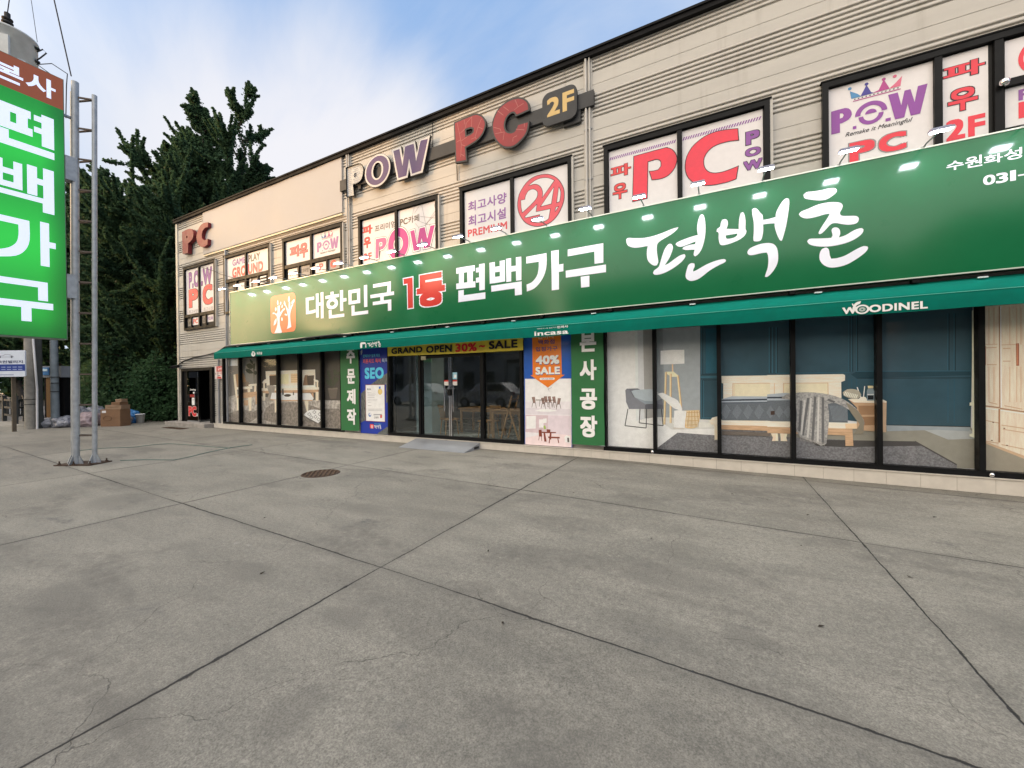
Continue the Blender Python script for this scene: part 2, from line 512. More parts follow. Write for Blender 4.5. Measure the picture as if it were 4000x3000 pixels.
    h = t.m('SUBTRACT', t.m('ADD', t.m('MULTIPLY', c, .5), t.m('MULTIPLY', e, .6)), t.m('MULTIPLY', t.m('MAXIMUM', joint, crack), 2.2))
    bp = t.n('ShaderNodeBump'); bp.inputs['Strength'].default_value = .5; bp.inputs['Distance'].default_value = .006
    t.l(h, bp.inputs['Height']); t.l(bp.outputs[0], p.inputs['Normal'])
    return m


CONC = concrete()
ASPH = mat('asphalt', (.11, .11, .115), .9, 0, .2, 3, 0, .3, 120)
KERB = mat('kerb_stone', (.40, .39, .37), .85, 0, .15, 6, 0, .2, 70)
SOIL = mat('soil', (.055, .045, .032), .95, 0, .4, 3, 0, .5, 30)
PAINTL = mat('road_paint', (.62, .62, .60), .8, 0, .2, 8)

g = MB()
xs = [-28.0, -24, -20, -16, -12, -8, -5, -2.3] + [-2.3 + i * 1.5 for i in range(1, 9)] + [14, 40]
ys = [-14.0, -8, -4, 0, 4, 8.4, 12, 13.6]
vs = [(x, y, ground_z(x)) for x in xs for y in ys]
ny = len(ys)
g.mesh(vs, [(i * ny + j, (i + 1) * ny + j, (i + 1) * ny + j + 1, i * ny + j + 1) for i in range(len(xs) - 1) for j in range(ny - 1)], CONC)
tag(g.build('forecourt'), kind='structure')
g = MB(); g.face([(-900, -900, -.16), (900, -900, -.16), (900, 900, -.16), (-900, 900, -.16)], SOIL)
tag(g.build('ground'), kind='structure')
g = MB(); g.face([(-54, -300, -.10), (-31.5, -300, -.10), (-31.5, 300, -.10), (-54, 300, -.10)], ASPH)
for k in range(-20, 40): g.face([(-42.9, k * 8, -.096), (-42.75, k * 8, -.096), (-42.75, k * 8 + 4, -.096), (-42.9, k * 8 + 4, -.096)], PAINTL)
g.face([(-300, -13.9, -.10 + .0), (-54, -13.9, -.10), (-54, -24, -.10), (-300, -24, -.10)], ASPH)
g.face([(-31.5, -15.4, -.10), (-31.5, -24, -.10), (300, -24, -.10), (300, -15.4, -.10)], ASPH)
tag(g.build('road'), kind='structure')
g = MB(); g.box(-31.5, -28.0, -14, 60, -.3, .0, mat('paving', (.30, .285, .26), .9, 0, .15, 5, 0, .2, 40))
tag(g.build('pavement'), kind='structure')
g = MB(); g.box(-31.75, -31.5, -14, 60, -.3, .02, KERB)
tag(g.build('kerb'), kind='structure')
g = MB(); g.box(-28.0, -20.95, 13.6, 60, -.3, .03, SOIL)
tag(g.build('planting_bed'), kind='structure')

# ================================================================== BUILDING
BX0, BX1, WY = -20.88, 12.0, 8.50
bld = thing('commercial_building', 'two storey cream ribbed metal clad commercial building with wide shop windows', 'building', (-4, WY, 0))


def clad(mb, x0, x1, z0, z1, y=WY):
    """horizontally ribbed sheet: groups of six grooves, a plain band, a seam, a plain band, one metre apart"""
    prof = [(z0, 0)]
    k = math.floor(z0) - 1
    ev = []
    while k < z1 + 1:
        for o in (.383, .471, .559, .647, .735, .823): ev.append((k + o + .07, 'g'))
        ev.append((k + .082 + .07, 's')); k += 1
    ev.sort()
    for z, t in ev:
        d, h = (.030, .026) if t == 'g' else (.010, .005)
        if z - h < z0 or z + h > z1: continue
        if t == 'g':
            prof += [(z - h, 0), (z + .004, d), (z + h * .62, d), (z + h * .85, -.004), (z + h + .012, -.006), (z + h + .034, 0)]
        else:
            prof += [(z - h, 0), (z - .001, d), (z + .003, d), (z + h, 0)]
    prof.append((z1, 0))
    vs = [(x, y + d, z) for z, d in prof for x in (x0, x1)]
    mb.mesh(vs, [(2 * i, 2 * i + 1, 2 * i + 3, 2 * i + 2) for i in range(len(prof) - 1)], WALL)


wl = MB()
clad(wl, BX0, -17.10, 2.42, 8.80); clad(wl, -17.10, BX1, 2.802, 8.80)
clad(wl, BX0, -20.42, .17, 2.42); clad(wl, -17.93, -17.10, .17, 2.42)
clad(wl, -10.36, -9.40, .17, 2.802)
wl.box(-9.5, -8.38, WY - .01, WY + .2, .17, 2.802, DARK)
wl.box(-4.09, -2.87, WY - .01, WY + .2, .17, 2.802, WALL)
clad(wl, -2.86, -2.16, .17, 2.802)
wl.box(BX0, -20.42, WY + .03, WY + .2, -.2, 8.8, WALL)
for x0, x1 in ((-20.42, -17.93),): wl.box(x0, x1, WY + .05, WY + .2, 2.40, 8.8, DARK)
wl.box(-17.93, -8.4, WY + .05, WY + .2, -.2, 8.8, DARK); wl.box(-4.1, BX1, WY + .05, WY + .2, -.2, 8.8, DARK)
wl.box(-8.4, -4.1, WY + .05, WY + .2, 2.75, 8.8, DARK)
wl.box(BX0, BX0 + .2, WY + .04, 24, -.2, 8.8, WALL); wl.box(BX1 - .2, BX1, WY + .04, 24, -.2, 8.8, WALL)
wl.box(BX0, BX1, 23.8, 24, -.2, 8.8, WALL)
wl.build('wall', bld)
rf = MB()
rf.box(BX0 - .06, BX1 + .06, WY - .10, WY + .16, 8.745, 8.875, DARK)
rf.box(BX0 - .05, BX1 + .05, WY - .13, WY - .10, 8.84, 8.885, DARK)
rf.box(BX0 - .06, BX0 + .16, WY + .16, 24.05, 8.745, 8.875, DARK)
rf.box(BX0 + .1, BX1 - .1, WY + .1, 24, 8.62, 8.70, DARK)
rf.build('roof', bld)
CORNERP = mat('downpipe_paint', (.52, .50, .47), .4, 0, .08, 4)
CORNER = mat('corner_flashing', (.50, .48, .44), .4, .2, .1, 4)
for x in (-10.02, -2.45):
    d = MB()
    d.box(x - .10, x + .10, WY - .012, WY + .04, 4.4, 8.74, WALL)
    d.tube([(x - .035, WY - .055, 4.4), (x - .035, WY - .055, 8.74)], .026, CORNERP, 8)
    d.tube([(x + .045, WY - .050, 4.4), (x + .045, WY - .050, 8.74)], .020, CORNERP, 8)
    for z in (5.2, 6.1, 7.2): d.box(x - .09, x + .09, WY - .03, WY - .012, z, z + .03, STEEL)
    d.build('downpipe', bld)
d = MB(); d.box(BX0 - .02, BX0 + .14, WY - .03, WY + .02, .17, 8.74, CORNER); d.build('corner_flashing', bld)
d = MB()
d.tube([(-16.92, WY - .05, .17), (-16.92, WY - .05, 6.95)], .04, STEEL, 8); d.box(-16.99, -16.85, WY - .03, WY + .02, 2.42, 6.98, CORNER)
d.build('downpipe', bld)
d = MB(); d.tube([(-17.53, WY - .05, .17), (-17.53, WY - .05, 2.7)], .035, STEEL, 8); d.build('downpipe', bld)
d = MB(); d.box(-6.765, -6.75, WY - .008, WY, 7.9, 8.74, DARK); d.build('panel_joint', bld)
# blank white sheet over the upper wall
d = MB()
n = 30; vs = []; fs = []
for i in range(n + 1):
    for j in range(7):
        x = -18.56 + (8.26) * i / n; z = 7.035 + 1.705 * j / 6
        vs.append((x, WY - .045 - .006 * math.sin(i * .9 + j * 1.3), z))
for i in range(n):
    for j in range(6): fs.append((i * 7 + j, i * 7 + j + 7, i * 7 + j + 8, i * 7 + j + 1))
d.mesh(vs, fs, PANEL, True)
d.box(-18.57, -18.54, WY - .05, WY, 7.03, 8.74, PANEL); d.box(-10.315, -10.30, WY - .05, WY, 7.03, 8.74, PANEL)
d.build('blank_sheet', bld)
d = MB(); d.box(-18.5, -10.3, WY - .07, WY - .012, 6.94, 6.99, mat('flashing_yellow', (.62, .56, .42), .4, .1, .1, 3)); d.build('flashing', bld)

# ---- upper windows with printed film
RED = pr(226, 62, 78); PURP = pr(140, 84, 160); FILM = pr(224, 221, 224, .03); INK = pr(40, 36, 44); GREYF = pr(140, 140, 142); MAG = pr(188, 66, 140); PINK = pr(226, 96, 100)
RED2 = pr(222, 72, 74); BLUEC = pr(80, 140, 190); BROWNT = pr(100, 88, 78); WHITEP = pr(244, 244, 244, .02)
FY = 8.478


def window(x0, x1, zb, zt, mull, trans=None, left_low=None):
    """dark frame with mullions; returns the frame object"""
    f = MB(); y0, y1 = 8.415, 8.50
    fw = .085
    f.box(x0, x1, y0, y1, zt - fw * 1.1, zt, BLACK)
    f.box(x0, x0 + fw, y0, y1, zb, zt - fw * 1.1, BLACK); f.box(x1 - fw, x1, y0, y1, zb, zt - fw * 1.1, BLACK)
    f.box(x0 + fw, x1 - fw, y0, y1, zb, zb + fw, BLACK)
    for mx in mull: f.box(mx - .045, mx + .045, y0 + .012, y1, zb + fw, zt - fw * 1.1, BLACK)
    if trans:
        f.box(x0 + fw, x1 - fw, y0 + .016, y1, trans - .05, trans + .07, BLACK)
        for mx in list(mull) + [x1 - fw]:
            c = mx - .66; f.box(c - .03, c + .03, y0 + .02, y1, zb + fw, trans - .05, BLACK)
    f.box(x0 + fw, x1 - fw, 8.490, 8.497, zb + fw, zt - fw * 1.1, RUBBER)
    # pale edge trim and dirt on the head
    f.box(x0 - .02, x1 + .03, y0 - .012, 8.499, zt, zt + .022, DARK)
    f.box(x1, x1 + .045, y0 + .01, 8.499, zb, zt, WALL)
    return f.build('window', bld)


def quadfilm(mb, x0, x1, z0, z1, m=FILM, y=8.482): mb.box(x0, x1, y, y + .006, z0, z1, m)


def crown(mb, z, pts_base, Y, cols):
    pass


def pow_logo(mb, x0, z0, x1, z1, Y, m, sub=INK, crown_cols=None):
    """P.O.W lettering with a split ring for the O, script line and a small crown"""
    W = x1 - x0; H = z1 - z0
    X = lambda u: x0 + u * W
    Z = lambda v: z0 + v * H
    # base: letters occupy v .28...72
    P = [(.0, .18), (.10, .18), (.10, .36), (.13, .36), (.20, .40), (.235, .48), (.22, .58), (.16, .645), (.0, .64)]
    mb.poly([[(X(a), Z(b)) for a, b in smooth_loop(P, 2, 50)], [(X(a), Z(b)) for a, b in ((.10, .46), (.10, .56), (.13, .555), (.145, .51), (.13, .465))]], Y, m)
    mb.poly(rect(X(.245), Z(.18), X(.285), Z(.24)), Y, m); mb.poly(rect(X(.60), Z(.18), X(.655), Z(.24)), Y, m)
    cx, cz = X(.445), Z(.40); rx, rz = .175 * W, .235 * H
    def arc(r0, r1, a0, a1, dz=0):
        n = 16; o = [(cx + rx * r1 * math.cos(a0 + (a1 - a0) * i / n), cz + dz + rz * r1 * math.sin(a0 + (a1 - a0) * i / n)) for i in range(n + 1)]
        q = [(cx + rx * r0 * math.cos(a1 + (a0 - a1) * i / n), cz + dz + rz * r0 * math.sin(a1 + (a0 - a1) * i / n)) for i in range(n + 1)]
        return o + q
    mb.poly(arc(.66, 1.0, 0, math.pi, .012 * H), Y, m); mb.poly(arc(.48, .78, math.pi, 2 * math.pi, -.012 * H), Y, m)
    n = 12; mb.poly([(cx + rx * .36 * math.cos(math.pi * i / n), cz + .012 * H + rz * .36 * math.sin(math.pi * i / n)) for i in range(n + 1)], Y, m)
    Wl = [(.63, .68), (.73, .68), (.765, .42), (.80, .68), (.86, .68), (.90, .42), (.935, .70), (1.03, .70), (.955, .18), (.86, .18), (.83, .42), (.795, .18), (.70, .18)]
    mb.poly([(X(a), Z(b)) for a, b in Wl], Y, m)
    word(mb, 'Remake it Meaningful', X(.16), Z(.045), X(.88), Z(.15), Y, sub, bold=.01, shear=.35)
    cc = crown_cols or (BLUEC, pr(70, 66, 150), pr(176, 70, 140), pr(214, 110, 140))
    # crown
    up = [(.24, .80), (.30, .965), (.36, .80), (.44, .98), (.52, .80), (.60, .98), (.66, .80), (.72, .965), (.78, .80)]
    seg = [((.23, .80), (.215, .95), (.30, .86), (.335, .80)), ((.335, .80), (.40, .985), (.45, .82), (.475, .80)), ((.475, .80), (.53, .82), (.585, 1.0), (.645, .80)), ((.645, .80), (.70, .86), (.775, .97), (.76, .80))]
    for sgm, col in zip(seg, cc):
        mb.poly([(X(a), Z(b)) for a, b in ((sgm[0][0], .79), sgm[0], sgm[1], sgm[2], sgm[3], (sgm[3][0], .79))], Y, col)
        mb.poly(ellipse(X(sgm[1][0] if sgm is not seg[2] else sgm[2][0]), Z(1.0), .022 * W, .03 * H, 10), Y - .0008, col)
    for k in range(12): mb.poly(ellipse(X(.27 + k * .042), Z(.765), .009 * W, .011 * H, 8), Y, INK)
    mb.poly(rect(X(.25), Z(.725), X(.76), Z(.742)), Y, cc[2])


# W1 tall window at the left
wn = window(-20.15, -17.66, 4.03, 6.70, (-18.92,), 4.62)
f = MB(); quadfilm(f, -20.05, -19.0, 4.68, 6.59); quadfilm(f, -18.86, -17.80, 4.68, 6.59)
quadfilm(f, -19.56, -19.08, 4.22, 4.53); quadfilm(f, -18.37, -17.92, 4.26, 4.55)
quadfilm(f, -19.95, -19.62, 4.20, 4.50, pr(96, 98, 100)); quadfilm(f, -18.76, -18.42, 4.24, 4.54, pr(110, 110, 112))
word(f, 'P.O', -19.82, 5.80, -18.98, 6.47, FY, PURP, bold=.05, outline=.02, om=INK)
word(f, '.W', -18.82, 5.80, -17.98, 6.47, FY, PURP, bold=.05, outline=.02, om=INK)
word(f, 'P', -19.83, 4.98, -19.10, 5.74, FY, RED, bold=.06, outline=.02, om=INK)
word(f, 'C', -18.70, 4.98, -17.97, 5.78, FY, RED, bold=.06, outline=.02, om=INK)
word(f, '최고사양', -19.85, 4.72, -19.12, 4.88, FY, GREYF); word(f, '최고시설', -18.66, 4.72, -17.95, 4.88, FY, GREYF)
word(f, 'PC', -19.50, 4.28, -19.13, 4.48, FY, RED2, bold=.04); word(f, 'P.O.W', -18.34, 4.33, -17.95, 4.47, FY, PURP, bold=.03)
word(f, '파우', -19.86, 4.28, -19.67, 4.42, FY, INK); word(f, '2F', -18.70, 4.30, -18.46, 4.48, FY, INK)
f.build('printed_film', wn)
# W2
wn = window(-17.02, -14.03, 4.45, 6.70, (-15.54,), 5.70)
f = MB(); quadfilm(f, -16.93, -15.59, 5.80, 6.585); quadfilm(f, -15.49, -14.13, 5.78, 6.585)
z3 = Zm(850, 900, .1808)
wz(f, 'GAME', z3, (322, 775), (600, 560), FY, PURP, bold=.035); wz(f, 'PLAY', z3, (665, 690), (912, 470), FY, BROWNT, bold=.035)
wz(f, 'GRO', z3, (320, 1025), (607, 745), FY, RED2, bold=.03, outline=.02, om=PINK); wz(f, 'UND', z3, (660, 945), (978, 655), FY, PINK, bold=.03, outline=.02, om=RED2)
quadfilm(f, -16.30, -15.72, 5.20, 5.55); quadfilm(f, -15.18, -14.66, 5.25, 5.60, pr(120, 120, 124)); quadfilm(f, -15.38, -15.28, 5.22, 5.62)
quadfilm(f, -16.86, -16.45, 5.0, 5.50, pr(92, 94, 96))
word(f, '2F', -15.05, 5.40, -14.80, 5.54, FY, RED2, bold=.04)
for k in range(4): f.box(-14.64, -14.28, 8.44, 8.46, 5.22 + k * .11, 5.27 + k * .11, WHITE)
f.build('printed_film', wn)
# W3
wn = window(-13.29, -10.28, 4.45, 6.70, (-11.79,), 5.71)
f = MB(); quadfilm(f, -13.185, -11.85, 5.80, 6.585); quadfilm(f, -11.74, -10.40, 5.78, 6.585)
z4 = Zm(1080, 850, .1507)
wz(f, '파', z4, (350, 1050), (620, 690), FY, PINK, bold=.05, outline=.025, om=INK); wz(f, '우', z4, (608, 1055), (808, 635), FY, PINK, bold=.045, outline=.025, om=INK)
a = at(*z4(1050, 990), FY); b = at(*z4(1590, 300), FY)
pow_logo(f, a[0], a[1] - .02, b[0], b[1] - .01, FY, pr(160, 110, 165))
quadfilm(f, -13.07, -12.57, 5.31, 5.64); quadfilm(f, -12.49, -11.93, 5.32, 5.65, GREYF); quadfilm(f, -11.64, -11.13, 5.31, 5.64); quadfilm(f, -11.05, -10.49, 5.33, 5.65, GREYF)
word(f, '최고사양', -13.0, 5.38, -12.6, 5.47, FY, INK); word(f, '최고사양', -12.44, 5.42, -11.98, 5.56, FY, INK, bold=.02)
word(f, 'P', -11.45, 5.38, -11.25, 5.60, FY, PINK, bold=.05); word(f, 'C', -10.90, 5.38, -10.66, 5.62, FY, RED2, bold=.05)
f.build('printed_film', wn)
# W4
wn = window(-9.57, -6.56, 4.45, 6.70, (-8.06,))
f = MB(); quadfilm(f, -9.45, -8.10, 4.6, 6.585); quadfilm(f, -8.01, -6.665, 4.6, 6.585)
z5 = Zm(1380, 750, .1868)
wz(f, '파', z5, (195, 905), (395, 675), FY, RED2, bold=.04, outline=.02, om=INK); wz(f, '우', z5, (218, 1185), (362, 925), FY, RED2, bold=.04, outline=.02, om=INK)
wz(f, '2F', z5, (220, 1445), (384, 1255), FY, RED2, bold=.04)
wz(f, '프리미엄', z5, (450, 840), (880, 590), FY, BROWNT, bold=.02); wz(f, 'PC', z5, (978, 705), (1135, 530), FY, BROWNT, bold=.03); wz(f, '카페', z5, (1150, 665), (1378, 455), FY, BROWNT, bold=.02)
PO = [(445, 1418), (475, 990), (620, 940), (665, 940), (700, 970), (712, 1040), (690, 1130), (630, 1205), (545, 1235), (540, 1400)]
for grw, y, m in ((.035, FY, INK), (.024, FY - .001, WHITEP), (-.004, FY - .002, pr(204, 104, 152))):
    a = PZ(z5, [(460, 1400), (470, 985), (640, 950), (680, 960), (700, 1010), (700, 1060), (670, 1140), (620, 1195), (565, 1215), (550, 1215), (555, 1140), (600, 1120), (608, 1065), (590, 1050), (545, 1060), (530, 1385)], FY)
    f.poly(grow(a, grw), y, m)
oc = at(*z5(940, 1085), FY)
for r1, r2, y, m in ((.50, .16, FY, INK), (.485, .172, FY - .001, WHITEP), (.455, .205, FY - .002, MAG)):
    f.poly([ellipse(oc[0], oc[1], r1 * .86, r1), ellipse(oc[0], oc[1], r2 * .86, r2)], y, m)
WW = [(1185, 815), (1280, 785), (1335, 1080), (1385, 755), (1500, 725), (1550, 960), (1610, 700), (1715, 680), (1605, 1160), (1475, 1190), (1430, 985), (1385, 1215), (1260, 1240)]
for grw, y, m in ((.03, FY - .003, INK), (.02, FY - .004, WHITEP), (-.01, FY - .005, MAG)): f.poly(grow(PZ(z5, WW, FY), grw), y, m)
for a, b in (((1515, 680), (1435, 290)), ((1515, 680), (1725, 380)), ((1515, 680), (1720, 455)), ((1515, 660), (1385, 615)), ((1515, 680), (1640, 675)), ((1280, 450), (1365, 310)), ((1400, 510), (1720, 545)), ((1295, 655), (1385, 760)), ((1240, 470), (1275, 320)), ((1515, 685), (1500, 720)), ((1690, 250), (1715, 360))):
    A = at(*z5(*a), FY); B = at(*z5(*b), FY); d = Vector((B[0] - A[0], B[1] - A[1])).normalized() * .004
    f.poly([(A[0] - d.y, A[1] + d.x), (A[0] + d.y, A[1] - d.x), (B[0] + d.y, B[1] - d.x), (B[0] - d.y, B[1] + d.x)], FY - .001, GREYF)
f.build('printed_film', wn)
# W5
wn = window(-5.85, -2.83, 4.45, 6.70, (-4.335,))
f = MB(); quadfilm(f, -5.73, -4.38, 4.6, 6.585); quadfilm(f, -4.29, -2.93, 4.6, 6.585)
z6 = Zm(1780, 650, .2260)
PU2 = pr(150, 104, 168)
for s, xa, xb, ya, yb in (('최고사양', 215, 878, 790, 440), ('최고시설', 220, 868, 1045, 702)): wz(f, s, z6, (xa, ya), (xb, yb), FY, PU2, bold=.03)
wz(f, 'PREMIUM', z6, (212, 1228), (888, 945), FY, pr(214, 84, 92), bold=.03)
ring = [(1540, 140), (1640, 150), (1740, 200), (1810, 280), (1860, 380), (1872, 480), (1865, 590), (1830, 700), (1770, 820), (1690, 920), (1590, 990), (1480, 1025), (1370, 1030), (1260, 1000), (1180, 940), (1120, 850), (1080, 740), (1075, 620), (1100, 490), (1150, 390), (1220, 290), (1310, 210), (1420, 160)]
holes = [[(1270, 330), (1360, 255), (1460, 210), (1560, 200), (1640, 215), (1700, 245), (1500, 530), (1510, 470), (1495, 390), (1450, 330), (1390, 305), (1330, 310)],
         [(1130, 590), (1200, 575), (1215, 500), (1260, 425), (1320, 398), (1370, 405), (1410, 440), (1412, 500), (1380, 570), (1290, 670), (1155, 795), (1135, 700)],
         [(1200, 870), (1400, 665), (1385, 790), (1632, 740), (1605, 900), (1560, 935), (1470, 965), (1380, 965), (1300, 950), (1450, 900), (1460, 828), (1210, 885)],
         [(1475, 690), (1695, 365), (1650, 645)], [(1750, 622), (1785, 365), (1812, 440), (1806, 530), (1793, 608)], [(1735, 712), (1772, 698), (1722, 775)]]
f.poly(grow(smooth_loop(PZ(z6, ring, FY), 2), .014), FY, INK); f.poly(smooth_loop(PZ(z6, ring, FY), 2), FY - .001, pr(222, 92, 106))
for h in holes:
    q = smooth_loop(PZ(z6, h, FY), 2); f.poly(grow(q, .012), FY - .002, INK); f.poly(q, FY - .003, FILM)
f.build('printed_film', wn)
# W6
wn = window(-2.10, .90, 4.45, 6.70, (-.60,))
f = MB(); quadfilm(f, -2.0, -.64, 4.6, 6.585); quadfilm(f, -.56, .795, 4.6, 6.585)
z7 = Zm(2330, 380, .3165)
pP = [(455, 725), (840, 620), (880, 620), (930, 635), (975, 680), (998, 745), (995, 800), (970, 870), (920, 940), (850, 990), (770, 1015), (680, 1025), (645, 910), (700, 905), (760, 890), (790, 850), (790, 800), (765, 775), (720, 775), (640, 800), (632, 1250), (440, 1295)]
pC = [(1750, 380), (1762, 535), (1660, 545), (1550, 570), (1450, 610), (1380, 670), (1335, 745), (1330, 820), (1350, 880), (1400, 920), (1470, 930), (1560, 915), (1660, 880), (1758, 840), (1730, 1010), (1640, 1045), (1540, 1070), (1420, 1090), (1300, 1090), (1200, 1060), (1130, 1000), (1095, 920), (1090, 830), (1110, 730), (1170, 620), (1250, 540), (1350, 470), (1470, 420), (1600, 395)]
for p in (pP, pC):
    q = smooth_loop(PZ(z7, p, FY), 2, 40); f.poly(q, FY, INK); f.poly(grow(q, -.014), FY - .001, pr(228, 64, 84))
wz(f, '파', z7, (178, 1005), (422, 800), FY, RED2, bold=.04, outline=.025, om=INK); wz(f, '우', z7, (203, 1272), (378, 1040), FY, RED2, bold=.04, outline=.025, om=INK)
for s, bl, tr in (('P', (1845, 595), (2010, 390)), ('O', (1838, 745), (2025, 595)), ('W', (1815, 915), (2045, 745))): wz(f, s, z7, bl, tr, FY, PURP, bold=.06, outline=.03, om=INK)
for x0, x1 in ((-2.0, -.64), (-.56, .795)):
    k = x0 + .01
    while k < x1 - .06:
        for zz, m in ((6.40, PURP), (5.13, GREYF)): f.poly([(k, zz), (k + .022, zz), (k + .05, zz + .06), (k + .028, zz + .06)], FY, m)
        k += .044
f.build('printed_film', wn)
# W7 and the casement next to it
wn = window(1.65, 6.6, 4.45, 6.70, (3.08, 3.72, 4.9))
f = MB(); quadfilm(f, 1.74, 3.04, 4.6, 6.59); quadfilm(f, 3.12, 3.63, 4.6, 6.59); quadfilm(f, 3.80, 4.82, 6.00, 6.575); quadfilm(f, 3.80, 4.82, 5.31, 5.88)
quadfilm(f, 4.98, 6.5, 4.6, 6.59)
f.box(1.705, 1.74, 8.480, 8.49, 4.6, 6.58, pr(140, 180, 210)); f.box(3.785, 4.85, 8.42, 8.485, 5.89, 5.99, BLACK)
z8 = Zm(3200, 200, .3165)
a = at(*z8(150, 1030), FY); b = at(*z8(1338, 425), FY); c_ = at(*z8(1075, 270), FY)
a2 = at(*z8(210, 1100), FY); b2 = at(*z8(1110, 270), FY)
pow_logo(f, a[0], (a[1] - .18 * c_[1]) / .82, a[0] + (b[0] - a[0]) / 1.03, c_[1], FY, pr(142, 76, 160))
wz(f, 'P', z8, (375, 1375), (685, 1070), FY, RED, bold=.06, outline=.03, om=GREYF); wz(f, 'C', z8, (735, 1270), (1075, 970), FY, RED, bold=.06, outline=.03, om=GREYF)
wz(f, '파', z8, (1530, 385), (2042, 65), FY, RED, bold=.045, outline=.03, om=INK); wz(f, '우', z8, (1592, 770), (1955, 405), FY, RED, bold=.045, outline=.03, om=INK)
wz(f, '2F', z8, (1565, 1118), (2050, 755), FY, RED, bold=.05)
f.poly([ellipse(4.20, 6.25, .27, .28), ellipse(4.20, 6.25, .22, .23)], FY, RED); f.poly([(4.03, 6.10), (4.07, 6.06), (4.37, 6.40), (4.33, 6.44)], FY - .001, RED)
word(f, '24', 4.03, 6.12, 4.38, 6.38, FY - .002, RED, bold=.03)
word(f, 'P.O.W', 3.93, 5.66, 4.70, 5.82, FY, PURP, bold=.05); word(f, 'PC', 3.93, 5.40, 4.60, 5.64, FY, RED, bold=.06)
f.build('printed_film', wn)
d = MB(); d.lathe([(0, -.05), (.04, -.05), (.055, -.02), (.055, .02), (.03, .05), (0, .05)], CHROME, (3.745, 8.37, 5.93), 14); d.tube([(3.745, 8.42, 5.93), (3.745, 8.36, 5.93)], .02, CHROME)
d.build('door_knob', wn)

# ---- ground floor: plinth, shop fronts, doors
pl = MB()
def plinth(x0, x1):
    k = x0
    while k < x1 - .05:
        e = min(k + .404, x1); pl.box(k + .002, e - .002, 8.37, WY + .06, -.2, .155, TILE); k = e
    pl.box(x0 + .01, x1 - .01, 8.375, WY + .05, -.2, .150, GROUT)
    pl.box(x0, x1, 8.355, WY + .08, .158, .172, TILE)
plinth(-17.78, BX1)
pl.build('tiled_plinth', bld)
d = MB(); d.bevbox(BX0 - .15, -17.80, 8.05, 8.62, -.1, .155, mat('concrete_step', (.30, .28, .26), .85, 0, .2, 4, 0, .3, 60), .012)
d.build('entrance_step', bld)


def frames(mb, x0, x1, mull, zb, zt, y0=8.40, y1=8.52, rail=.085, st=.07):
    mb.box(x0, x1, y0, y1, zb, zb + rail, BLACK); mb.box(x0, x1, y0, y1, zt - .08, zt, BLACK)
    xs_ = [x0 + st / 2] + list(mull) + [x1 - st / 2]
    for x in xs_: mb.box(x - st / 2, x + st / 2, y0 - .006, y1, zb + rail, zt - .08, BLACK)


GL = glass('shop_glass', (.86, .90, .90), .015, 1.8)
FILMGLASS = glass('film_cover_glass', (.985, .99, .99), .03, .30)
zC = Zm(800, 1250, .4069); zA = Zm(2000, 1150, .4521); zB = Zm(3000, 1050, .5426); zD = Zm(1300, 1250, .4973)
QY = 8.525


class Print:
    """flat printed picture: every later patch lies a little in front of the earlier ones"""
    def __init__(s, y): s.mb = MB(); s.y = y
    def p(s, z, pts, col, sm=0, noise=.06, hole=None):
        m = pr(*col, noise) if isinstance(col, tuple) else col
        q = PZ(z, pts, QY)
        if sm: q = smooth_loop(q, sm, 50)
        s.mb.poly(q, s.y, m); s.y -= .00012
    def r(s, x0, z0, x1, z1, col):
        s.mb.poly(rect(x0, z0, x1, z1), s.y, pr(*col) if isinstance(col, tuple) else col); s.y -= .00012
    def ln(s, z, a, b, wd, col):
        A = Vector(at(*z(*a), QY)); B = Vector(at(*z(*b), QY)); d = (B - A).normalized(); n = Vector((-d.y, d.x)) * wd / 2
        s.mb.poly([tuple(A + n), tuple(A - n), tuple(B - n), tuple(B + n)], s.y, pr(*col) if isinstance(col, tuple) else col); s.y -= .00006


PGAIN = 1.55


def texprint(name, c1, c2, scale, detail=5, stretch=(1, 1, 1)):
    m = bpy.data.materials.new(name); m.use_nodes = True
    t = NT(m.node_tree); p = m.node_tree.nodes['Principled BSDF']
    P = t.scaled(t.n('ShaderNodeNewGeometry').outputs['Position'], stretch)
    n = t.noise(P, scale, detail, .7)
    t.l(t.mix(t.ramp(n, .32, .68), tuple(min(v * PGAIN, .9) for v in c8(*c1)), tuple(min(v * PGAIN, .9) for v in c8(*c2))), p.inputs['Base Color'])
    p.inputs['Roughness'].default_value = .45
    return m


RUGL = texprint('print_shaggy_rug', (120, 114, 108), (182, 176, 170), 7)
RUGD = texprint('print_rug_fold', (92, 86, 80), (138, 130, 123), 9)
RUGG = texprint('print_grey_rug', (82, 82, 86), (116, 116, 120), 34)
PALEW = texprint('print_pale_wood', (206, 188, 170), (224, 208, 192), 4, 5, (1, 1, 9))
PALEWV = texprint('print_pale_wood_upright', (198, 178, 158), (218, 200, 182), 4, 5, (9, 1, 1))
MIDW = texprint('print_mid_wood', (160, 130, 102), (184, 152, 122), 4, 5, (1, 1, 9))
FURL = texprint('print_knit', (112, 112, 114), (162, 160, 158), 30)
MATT = texprint('print_mattress', (76, 82, 90), (96, 103, 111), 60)
TEAL = texprint('print_teal_wall', (32, 60, 72), (38, 68, 82), 1.2, 3)
WARDR = texprint('print_wardrobe', (192, 176, 158), (210, 194, 178), 3, 5, (9, 1, 1))

